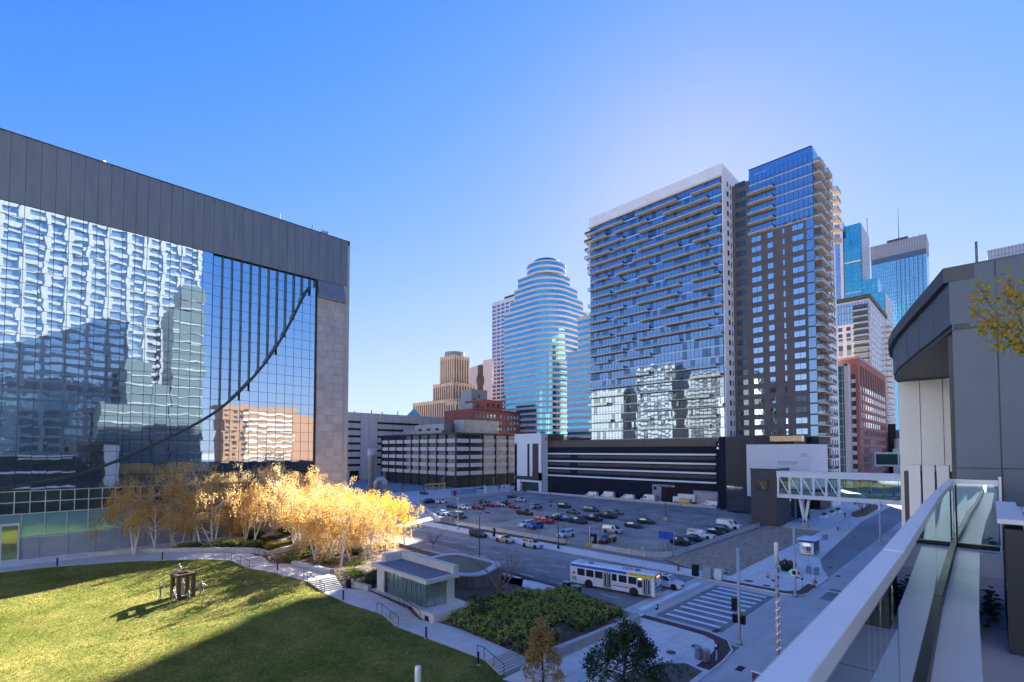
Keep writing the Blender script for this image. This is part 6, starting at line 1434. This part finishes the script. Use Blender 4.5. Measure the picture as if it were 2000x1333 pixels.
def bin_(x, y, label, blue=False):
    t = thing('litter_bin', label, 'litter bin', (x,y,.13)); MB().lathe([(.3,0),(.31,.08),(.31,.98),(.33,1.0),(.33,1.06),(.16,1.12),(.15,1.05)],(0,0,0),14).build('drum', STEEL, t, True, world=False)
    b = MB()
    for k in range(18): a = k*2*math.pi/18; b.obox((.315*math.cos(a),.315*math.sin(a)),.02,.03,.08,.96,a)
    b.build('slats', GALV, t, world=False)
    if blue: MB().lathe([(.325,.72),(.325,.92)],(0,0,0),14).build('blue_band', mat('recycle_blue',(.02,.3,.6),.4), t, world=False)
bin_(43.1,19.2,'left litter bin with a blue recycling band at the corner',True); bin_(43.0,18.45,'right plain grey litter bin at the corner'); bin_(84.9,20.3,'grey litter bin beside the far traffic cones'); bin_(84.6,19.2,'litter bin with blue band behind the far cones',True)
for i, (x, y) in enumerate(((118,25.3),(119.2,25.2))): bin_(x,y,['left grey bin behind the shelter kiosk','right grey bin behind the shelter kiosk'][i])
for (x, y) in ((51.2,40.8),(50.6,38.6)):
    t = thing('news_box', 'dark newspaper box behind the ramp wall ' + ('farther from' if y > 40 else 'nearer to') + ' the crosswalk', 'news box', (x,y,.13)); MB().box(-.35,.35,-.4,.4,0,1.15).build('body', BLK, t, world=False); MB().box(-.4,.4,-.45,.45,1.15,1.25).build('lid', STEEL, t, world=False)
# cones
ORG = mat('cone_orange',(.85,.14,.02),.5); 
def cone(x, y, label):
    t = thing('traffic_cone', label, 'traffic cone', (x,y,.13)); MB().box(-.22,.22,-.22,.22,0,.05).build('foot', BLK, t, world=False); MB().lathe([(.17,.05),(.03,1.1)],(0,0,0),12).build('cone', ORG, t, True, world=False)
    for (r0, z0, r1, z1) in ((.129,.4,.105,.58),(.084,.74,.065,.88)): MB().lathe([(r0,z0),(r1,z1)],(0,0,0),12).build('reflective_band', WHT, t, True, world=False)
cone(77.6,23.9,'orange traffic cone standing alone left of the planter'); cone(82.1,23.8,'orange cone just left of the evergreen planter'); cone(83.0,21.2,'orange cone behind the signal pole beside the planter'); cone(76.4,17.75,'nearest orange cone on the kerb corner'); cone(77.4,17.9,'middle orange cone of the kerb row'); cone(79.2,18.1,'farthest orange cone of the kerb row')
cone(31.6,48.3,'orange cone seen inside the glass pavilion'); bpy.data.objects['traffic_cone.006'].location.z = 1.98
PP = thing('festive_planter', 'round dark planter with evergreen boughs and red sprigs on the far corner', 'planter', (84.2,23.0,.13))
MB().lathe([(.9,0),(1.1,.7),(1.15,.75),(.9,.7)],(0,0,0),14).build('pot', BLK, PP, True, world=False); b = MB(); leaf_cloud(b,(0,0,1.0),1.3,1.3,.6,700,.2); tag(b.build('foliage', DKL, PP, world=False), kind='stuff'); b = MB()
for k in range(14): a = rnd.uniform(0,6.28); r_ = rnd.uniform(.2,1.0); b.tube([(r_*math.cos(a),r_*math.sin(a),.9),(1.3*r_*math.cos(a),1.3*r_*math.sin(a),1.9)],[.05,.02],4)
b.build('red_sprigs', mat('sprig_red',(.25,.02,.03),.6), PP, world=False)
o = MB().lathe([(.02,0),(.2,.1),(.26,.26),(.2,.42),(.02,.52)],(82.6,22.2,.13),10).build('ornament_ball', emit('ornament_green',(.02,.6,.25),.1)); tag(o,'green ornament ball beside the festive planter','ornament')
# kiosk-like bus shelter on the right
SH = thing('shelter_kiosk', 'white flat-roofed information shelter with poster panel by the street', 'bus shelter', (100.5,23.8,.13))
MB().box(-2.4,2.4,-1.5,1.5,2.75,2.9).build('roof', WHT, SH, world=False)
MB().box(-2.05,-1.9,-1.1,1.1,.25,2.7).build('poster_panel', WHT, SH, world=False); MB().box(-2.08,-2.05,-1.1,1.1,2.35,2.7).build('blue_header', mat('header_blue',(.03,.05,.3),.4), SH, world=False)
MB().box(-2.07,-2.05,-.6,.6,1.75,2.2).build('poster', emit('poster_cream',(.85,.84,.62),.1), SH, world=False); MB().box(-2.07,-2.05,-.8,.7,1.05,1.5).build('map_poster', mat('poster_grey',(.45,.52,.55),.5), SH, world=False); MB().box(-2.07,-2.05,-.7,.3,.5,.8).build('yellow_poster', YEL, SH, world=False)
for x in (-1.95,1.95):
    for y in (-1.05,1.05): MB().box(x-.06,x+.06,y-.06,y+.06,0,2.75).build('post', GALV, SH, world=False)
MB().box(-1.8,1.9,-1.12,-1.09,.3,2.6).build('side_glass', RAIL, SH, world=False); MB().box(1.93,1.96,-1,1,.3,2.6).build('back_glass', RAIL, SH, world=False); MB().box(-1.0,1.6,.2,.7,.42,.5).build('bench', GALV, SH, world=False)
ss = thing('bus_stop_sign', 'blue bus stop flag on a thin pole before the shelter', 'sign', (90.5,21.6,.13)); MB().tube([(0,0,0),(0,0,2.9)],.035,6).build('pole', GALV, ss, world=False); MB().box(-.03,.03,-.3,.3,2.3,3.0).build('flag', MATS['header_blue'], ss, world=False)
# far bus shelter
S2 = thing('wave_bus_shelter', 'long bus shelter with pale wavy roof on the far street', 'bus shelter', (128,155.2,.1))
b = MB(); N_ = 20
for k in range(N_):
    x0, x1 = -8+16*k/N_, -8+16*(k+1)/N_; z0, z1 = 3.0+.18*math.sin(x0*.9), 3.0+.18*math.sin(x1*.9)
    b.add([(x0,-1.4,z0),(x1,-1.4,z1),(x1,1.4,z1),(x0,1.4,z0),(x0,-1.4,z0+.12),(x1,-1.4,z1+.12),(x1,1.4,z1+.12),(x0,1.4,z0+.12)],[(0,3,2,1),(4,5,6,7),(0,1,5,4),(2,3,7,6)])
b.build('roof', mat('shelter_blue',(.35,.45,.5),.4,.2), S2, world=False)
for x in (-7,-2.3,2.3,7): MB().box(x-.08,x+.08,.9,1.06,0,3.0).build('post', GALV, S2, world=False)
for x in (-6.8,-2.1,2.5): MB().box(x,x+4.2,1.1,1.13,.4,2.6).build('glass_panel', RAIL, S2, world=False)
MB().box(-6.6,-5.4,-.2,.0,.4,2.4).build('red_panel', mat('shelter_red',(.4,.03,.04),.5), S2, world=False)
ss = thing('bus_stop_totem', 'white and blue bus stop totem at the end of the far shelter', 'sign', (138.4,154.6,.1)); MB().box(-.1,.1,-.5,.5,0,3.4).build('board', WHT, ss, world=False); MB().box(-.12,.12,-.55,.55,3.4,4.6).build('header', MATS['header_blue'], ss, world=False)
# yellow entrance bars at the office
YB = thing('entrance_height_bar', 'yellow height bar and posts at the office car entrance', 'height bar', (136,187.5,.05)); MB().box(-6,6,-.2,.2,2.6,3.2).build('bar', YEL, YB, world=False)
for x in (-5.5,-1.5,2,5.5): MB().lathe([(.15,0),(.15,2.6)],(x,0,0),8).build('post', YEL, YB, world=False)
MB().box(-3,-1,-.24,-.2,3.2,4.0).build('red_sign', MATS['shelter_red'], YB, world=False)
# parking meter, drains and manholes
pm2 = thing('parking_pay_station', 'black parking pay station on the pavement by the tan sedan', 'pay station', (72.0,77.6,.13)); MB().box(-.2,.2,-.22,.22,0,1.75).build('cabinet', BLK, pm2, world=False); MB().box(-.22,-.2,-.12,.12,1.1,1.5).build('screen', HLM, pm2, world=False)
IRN = mat('rusty_iron', (.14,.085,.07), .7, .3, var=.25, scale=4)
for (x, y, r_, z, lb) in ((39.8,23.4,.75,.137,'largest rusty manhole cover on the plaza corner'),(42.6,21.6,.45,.137,'middle small manhole cover on the plaza corner'),(45.6,20.6,.4,.137,'small manhole cover nearest the signal pole'),(73.6,25.2,.6,.137,'manhole cover on the far corner by the crosswalk'),(76.4,22.6,.55,.137,'manhole cover near the lone traffic cone'),(72.8,22.6,.5,.137,'manhole cover at the far end of the crosswalk'),(80.6,20.9,.45,.137,'dark manhole cover near the signal pole base')):
    o = MB().lathe([(r_,0),(r_,.012),(r_*.9,.016)],(x,y,z),20).build('manhole_cover', IRN); tag(o, lb, 'manhole cover')
for (x, y, lb) in ((51.3,20.9,'black drain grate beside the crosswalk'),(44.0,15.9,'black drain grate in the street below the brick corner'),(92.2,18.9,'drain slot along the curving kerb'),(86.4,16.8,'drain slot in the street near the cones'),(128,21.6,'drain slot far along the curving kerb')):
    o = MB().box(x-.55,x+.55,y-.28,y+.28,.006,.022).build('drain_grate', BLK); tag(o, lb, 'drain')
# handrails and bollard lights on the garden path
def handrail(y0, y1, z0, z1, side, label):
    f = XL if side < 0 else XR; t = thing('handrail', label, 'handrail', (lerp(f,y0),y0,z0)); dx = .12*(-side)
    A = Vector((lerp(f,y0-.3)+dx,y0-.3,z0+.95)); B = Vector((lerp(f,y1+.2)+dx,y1+.2,z1+.95)); C = Vector((lerp(f,y1+1.0)+dx,y1+1.0,z1+.95))
    HR = mat('rail_blue', (.04,.06,.09), .4, .4)
    MB().tube([A-Vector((0,0,.3)),A,B,C,C-Vector((0,0,.35))],.035,6).build('rail', HR, t)
    for p, z in ((A,z0),((A+B)/2,(z0+z1)/2),(B,z1),(C,z1)): MB().tube([(p.x,p.y,z-.1),(p.x,p.y,p.z)],.03,6).build('post', HR, t)
handrail(29.6,31.1,.13,1.07,-1,'left handrail of the lowest garden steps'); handrail(29.6,31.1,.13,1.07,1,'right handrail of the lowest garden steps')
handrail(43.4,45.2,1.06,1.97,-1,'left handrail of the steps beside the pavilion'); handrail(43.4,45.2,1.06,1.97,1,'right handrail of the steps against the pavilion plinth')
handrail(57.2,59.4,1.96,3.02,-1,'left handrail of the middle garden steps'); handrail(57.2,59.4,1.96,3.02,1,'right handrail of the middle garden steps')
handrail(72.0,74.0,3.01,3.92,-1,'left handrail of the top garden steps'); handrail(72.0,74.0,3.01,3.92,1,'right handrail of the top garden steps')
for (x, y, z, lb) in ((27.0,38.6,1.08,'dark bollard light on the path below the pavilion'),(25.4,52.6,1.98,'dark bollard light beside the path at the shadow edge'),(23.4,67.6,3.0,'dark bollard light between the upper steps'),(13.0,81.2,3.9,'bollard light on the curved upper path'),(2.6,86.6,3.9,'bollard light at the left end of the upper path'),(26.9,30.9,1.0,'path bollard with white foot at the lowest steps')):
    t = thing('bollard_light', lb, 'bollard light', (x,y,z)); MB().lathe([(.09,0),(.09,.9),(.1,.92),(.1,1.05),(.02,1.08)],(0,0,0),10).build('post', mat('bollard_dark',(.03,.045,.07),.4,.4), t, True, world=False); MB().lathe([(.16,-.05),(.16,.04)],(0,0,0),10).build('foot', CONW, t, world=False)
t = thing('white_vent_post', 'white round vent post standing on the lawn at the bottom edge', 'post', (19.2,28.4,.9)); MB().lathe([(.22,0),(.22,3.1),(.2,3.16),(.02,3.18)],(0,0,0),16).build('pipe', WHT, t, True, world=False)
for (x, y, z, lb) in ((26.0,80.9,4.3,'black litter bin on the small garden lawn'),(28.1,56.9,1.98,'black litter bin at the foot of the middle steps')):
    t = thing('garden_bin', lb, 'litter bin', (x,y,z)); MB().lathe([(.26,0),(.3,.1),(.32,.95),(.34,1.0),(.25,1.05)],(0,0,0),12).build('drum', BLK, t, True, world=False)
bn = thing('street_banner', 'maroon banner on a bracket below the wrapped pole', 'banner', (34.8,10.7,-.4)); MB().tube([(0,0,0),(0,0,4.6)],.06,8).build('pole', GALV, bn, world=False); MB().box(-.04,.04,.1,1.1,3.0,4.4).build('cloth', mat('banner_maroon',(.12,.04,.1),.8), bn, world=False); MB().box(-.05,.05,-.3,1.2,4.42,4.5).build('bracket', WHT, bn, world=False)
# street posts by the gravel, fence rails at the garden
t = thing('sign_post', 'thin grey sign post on the pavement behind the bus roof', 'sign', (72.4,41.5,.13)); MB().tube([(0,0,0),(0,0,2.9)],.04,6).build('pole', GALV, t, world=False); MB().box(-.02,.02,-.2,.2,2.2,2.8).build('plate', GALV, t, world=False)
# ------------------------------------------------------------------ bronze sculpture group and people
def figure_mesh(P, name, m, hscale=1.0):
    """one continuous skinned body from joints; P maps joint name to (x,y,z) on a 1.75 m figure"""
    J = dict(pel=(0,0,.95), chest=(0,0,1.28), neck=(0,0,1.48), head=(.02,0,1.60), top=(.02,0,1.73), shl=(0,.19,1.42), shr=(0,-.19,1.42), ell=(0,.26,1.14), elr=(0,-.26,1.14), hal=(.06,.26,.88), har=(.06,-.26,.88), hil=(0,.1,.92), hir=(0,-.1,.92), knl=(.02,.11,.5), knr=(.02,-.11,.5), anl=(-.02,.12,.08), anr=(-.02,-.12,.08), tol=(.16,.13,.03), tor=(.16,-.13,.03)); J.update(P)
    E = [('pel','chest'),('chest','neck'),('neck','head'),('head','top'),('chest','shl'),('chest','shr'),('shl','ell'),('shr','elr'),('ell','hal'),('elr','har'),('pel','hil'),('pel','hir'),('hil','knl'),('hir','knr'),('knl','anl'),('knr','anr'),('anl','tol'),('anr','tor')]
    Rr = dict(pel=.15,chest=.16,neck=.065,head=.10,top=.085,shl=.075,shr=.075,ell=.05,elr=.05,hal=.04,har=.04,hil=.10,hir=.10,knl=.07,knr=.07,anl=.05,anr=.05,tol=.045,tor=.045)
    K = list(J); me = bpy.data.meshes.new(name); me.from_pydata([Vector(J[k])*hscale for k in K], [(K.index(a),K.index(b)) for a, b in E], [])
    o = bpy.data.objects.new(name, me); COL.objects.link(o)
    sk = o.modifiers.new('skin','SKIN'); sb = o.modifiers.new('sub','SUBSURF'); sb.levels = 1; sb.render_levels = 1
    for i, k in enumerate(K):
        me.skin_vertices[0].data[i].radius = (Rr[k]*hscale*.85, Rr[k]*hscale); me.skin_vertices[0].data[i].use_root = (k == 'pel')
    out = bpy.data.meshes.new_from_object(o.evaluated_get(bpy.context.evaluated_depsgraph_get())); bpy.data.objects.remove(o)
    out.materials.clear(); out.materials.append(m); out.polygons.foreach_set('use_smooth', [True]*len(out.polygons)); return out
BRZ = mat('bronze', (.22,.24,.24), .42, .6, var=.3, scale=5); BRN = mat('brown_bronze', (.10,.065,.05), .55, .4, var=.25, scale=3)
sx, sy_ = 12.1, 63.6; sz = lawn_h(sx, sy_)
FR = thing('sculpture_frame', 'brown open cube-like frame of the bronze sculpture on the lawn', 'sculpture', (sx,sy_,sz-.05), R(12))
for (x, y) in ((-.72,-.72),(.72,-.72),(-.72,.72),(.72,.72)): MB().box(x-.17,x+.17,y-.17,y+.17,0,2.35).build('upright', BRN, FR, world=False)
for s_ in (-1,1):
    MB().box(-.94,.94,s_*.72-.19,s_*.72+.19,2.36,2.66).build('beam', BRN, FR, world=False); MB().box(s_*.72-.19,s_*.72+.19,-.52,.52,2.38,2.64).build('beam', BRN, FR, world=False); MB().box(-.54,.54,s_*.72-.18,s_*.72+.18,0,.3).build('sill', BRN, FR, world=False)
FIG = [((-2.6,1.1),R(10),dict(hal=(.42,.22,1.1),ell=(.2,.26,1.2),har=(.45,-.18,1.15),elr=(.2,-.24,1.2),knl=(.12,.11,.5),anl=(.14,.12,.08),anr=(-.2,-.12,.08)),'bronze figure pushing the frame from the left'),
       ((-2.1,-2.2),R(-40),dict(har=(.5,-.4,1.0),elr=(.25,-.35,1.2),knl=(.2,.11,.52),anl=(.3,.12,.08),anr=(-.28,-.12,.08),knr=(-.08,-.11,.5)),'tall bronze figure striding in front of the frame'),
       ((-.3,-2.5),R(-60),dict(hal=(.1,.5,1.1),har=(.2,-.45,1.15),knl=(.22,.11,.55),anl=(.1,.12,.3)),'small bronze child figure between the striding adults'),
       ((1.5,-2.5),R(-75),dict(hal=(.05,.55,1.15),ell=(0,.38,1.25),har=(.1,-.6,1.1),elr=(0,-.4,1.2),knl=(.2,.11,.55),anl=(.08,.12,.3)),'bronze figure with raised arms right of the frame'),
       ((.1,.3),R(30),dict(hal=(.35,.25,1.2),ell=(.1,.3,1.2)),'dark bronze figure standing inside the frame')]
for (p, rz, pose, lb) in FIG:
    hs_ = .72 if 'child' in lb else 1.08; c12, s12 = math.cos(R(12)), math.sin(R(12)); p = (p[0]*.72,p[1]*.72); x = sx+p[0]*c12-p[1]*s12; y = sy_+p[0]*s12+p[1]*c12
    o = ob('bronze_figure', figure_mesh(pose,'bronze_figure',BRZ,hs_), None, (x,y,lawn_h(x,y)-.03), rz); tag(o, lb, 'statue')
sit = figure_mesh(dict(pel=(0,0,.15),hil=(.05,.1,.13),hir=(.05,-.1,.13),chest=(.03,0,.5),neck=(.05,0,.7),head=(.08,0,.82),top=(.08,0,.95),shl=(.03,.19,.63),shr=(.03,-.19,.63),ell=(.08,.3,.38),elr=(.08,-.3,.38),hal=(.2,.26,.2),har=(.2,-.26,.2),knl=(.45,.13,.2),knr=(.45,-.13,.2),anl=(.5,.13,-.22),anr=(.5,-.13,-.22),tol=(.64,.14,-.27),tor=(.64,-.14,-.27)),'bronze_figure',BRZ,1.0)
o = ob('bronze_figure', sit, None, (sx-.2,sy_+.65,sz+2.62), R(200)); tag(o,'bronze figure sitting on top of the frame','statue')
def person(x, y, z, rz, pose, top, legs, label, hs_=1.0, skin=(.45,.28,.2)):
    t = thing('person', label, 'person', (x,y,z), rz)
    me = figure_mesh(pose,'body',mat('cloth_'+label[:14].replace(' ','_'),top,.8),hs_); me.materials.append(mat('legs_'+label[:14].replace(' ','_'),legs,.8)); me.materials.append(mat('skin_tone',skin,.6)); me.materials.append(mat('dark_hair',(.03,.02,.015),.8))
    for p in me.polygons:
        cz = p.center.z/hs_; cy_ = abs(p.center.y)/hs_
        p.material_index = 3 if cz > 1.66 or (cz > 1.52 and p.center.x < .0) else 2 if cz > 1.47 else 1 if cz < .95 and not (cy_ > .22) else 0
    ob('body', me, t)
walk = dict(knl=(.18,.11,.52),anl=(.25,.12,.1),tol=(.42,.12,.08),anr=(-.28,-.12,.14),knr=(-.04,-.11,.5),tor=(-.12,-.12,.04),hal=(-.2,.27,.92),har=(.22,-.27,.95))
person(160.5,29.2,.13,R(180),walk,(.05,.045,.035),(.04,.04,.045),'person in dark clothes walking on the pavement under the skyway')
person(158.6,157.0,.05,R(200),walk,(.12,.1,.09),(.05,.05,.07),'person walking past the white corner block')
person(132.9,15.2,8.28,R(90),walk,(.5,.03,.03),(.05,.05,.08),'person in red walking inside the skyway')
# fallen leaves around the grove and on the lawn
b = MB()
for k in range(1800):
    if k % 3: x, y = rnd.gauss(31,6), rnd.gauss(74,8)
    else: y = rnd.uniform(35,80); x = lerp(XL,y)-abs(rnd.gauss(0,9))
    z = (lawn_h(x,y) if x < lerp(XL,y) else (lerp(ZL,y)+.04 if x < lerp(XR,y) else bed_h(x,y)))+.05; a = rnd.uniform(0,6.28); s_ = rnd.uniform(.04,.08)
    b.quad((x-s_*math.cos(a),y-s_*math.sin(a),z),(x+s_*math.sin(a),y-s_*math.cos(a),z),(x+s_*math.cos(a),y+s_*math.sin(a),z+.03),(x-s_*math.sin(a),y+s_*math.cos(a),z))
tag(tag(b.build('fallen_leaves', BIRCHB), 'scattered fallen birch leaves on the lawn and garden beds', 'leaves'), kind='stuff')
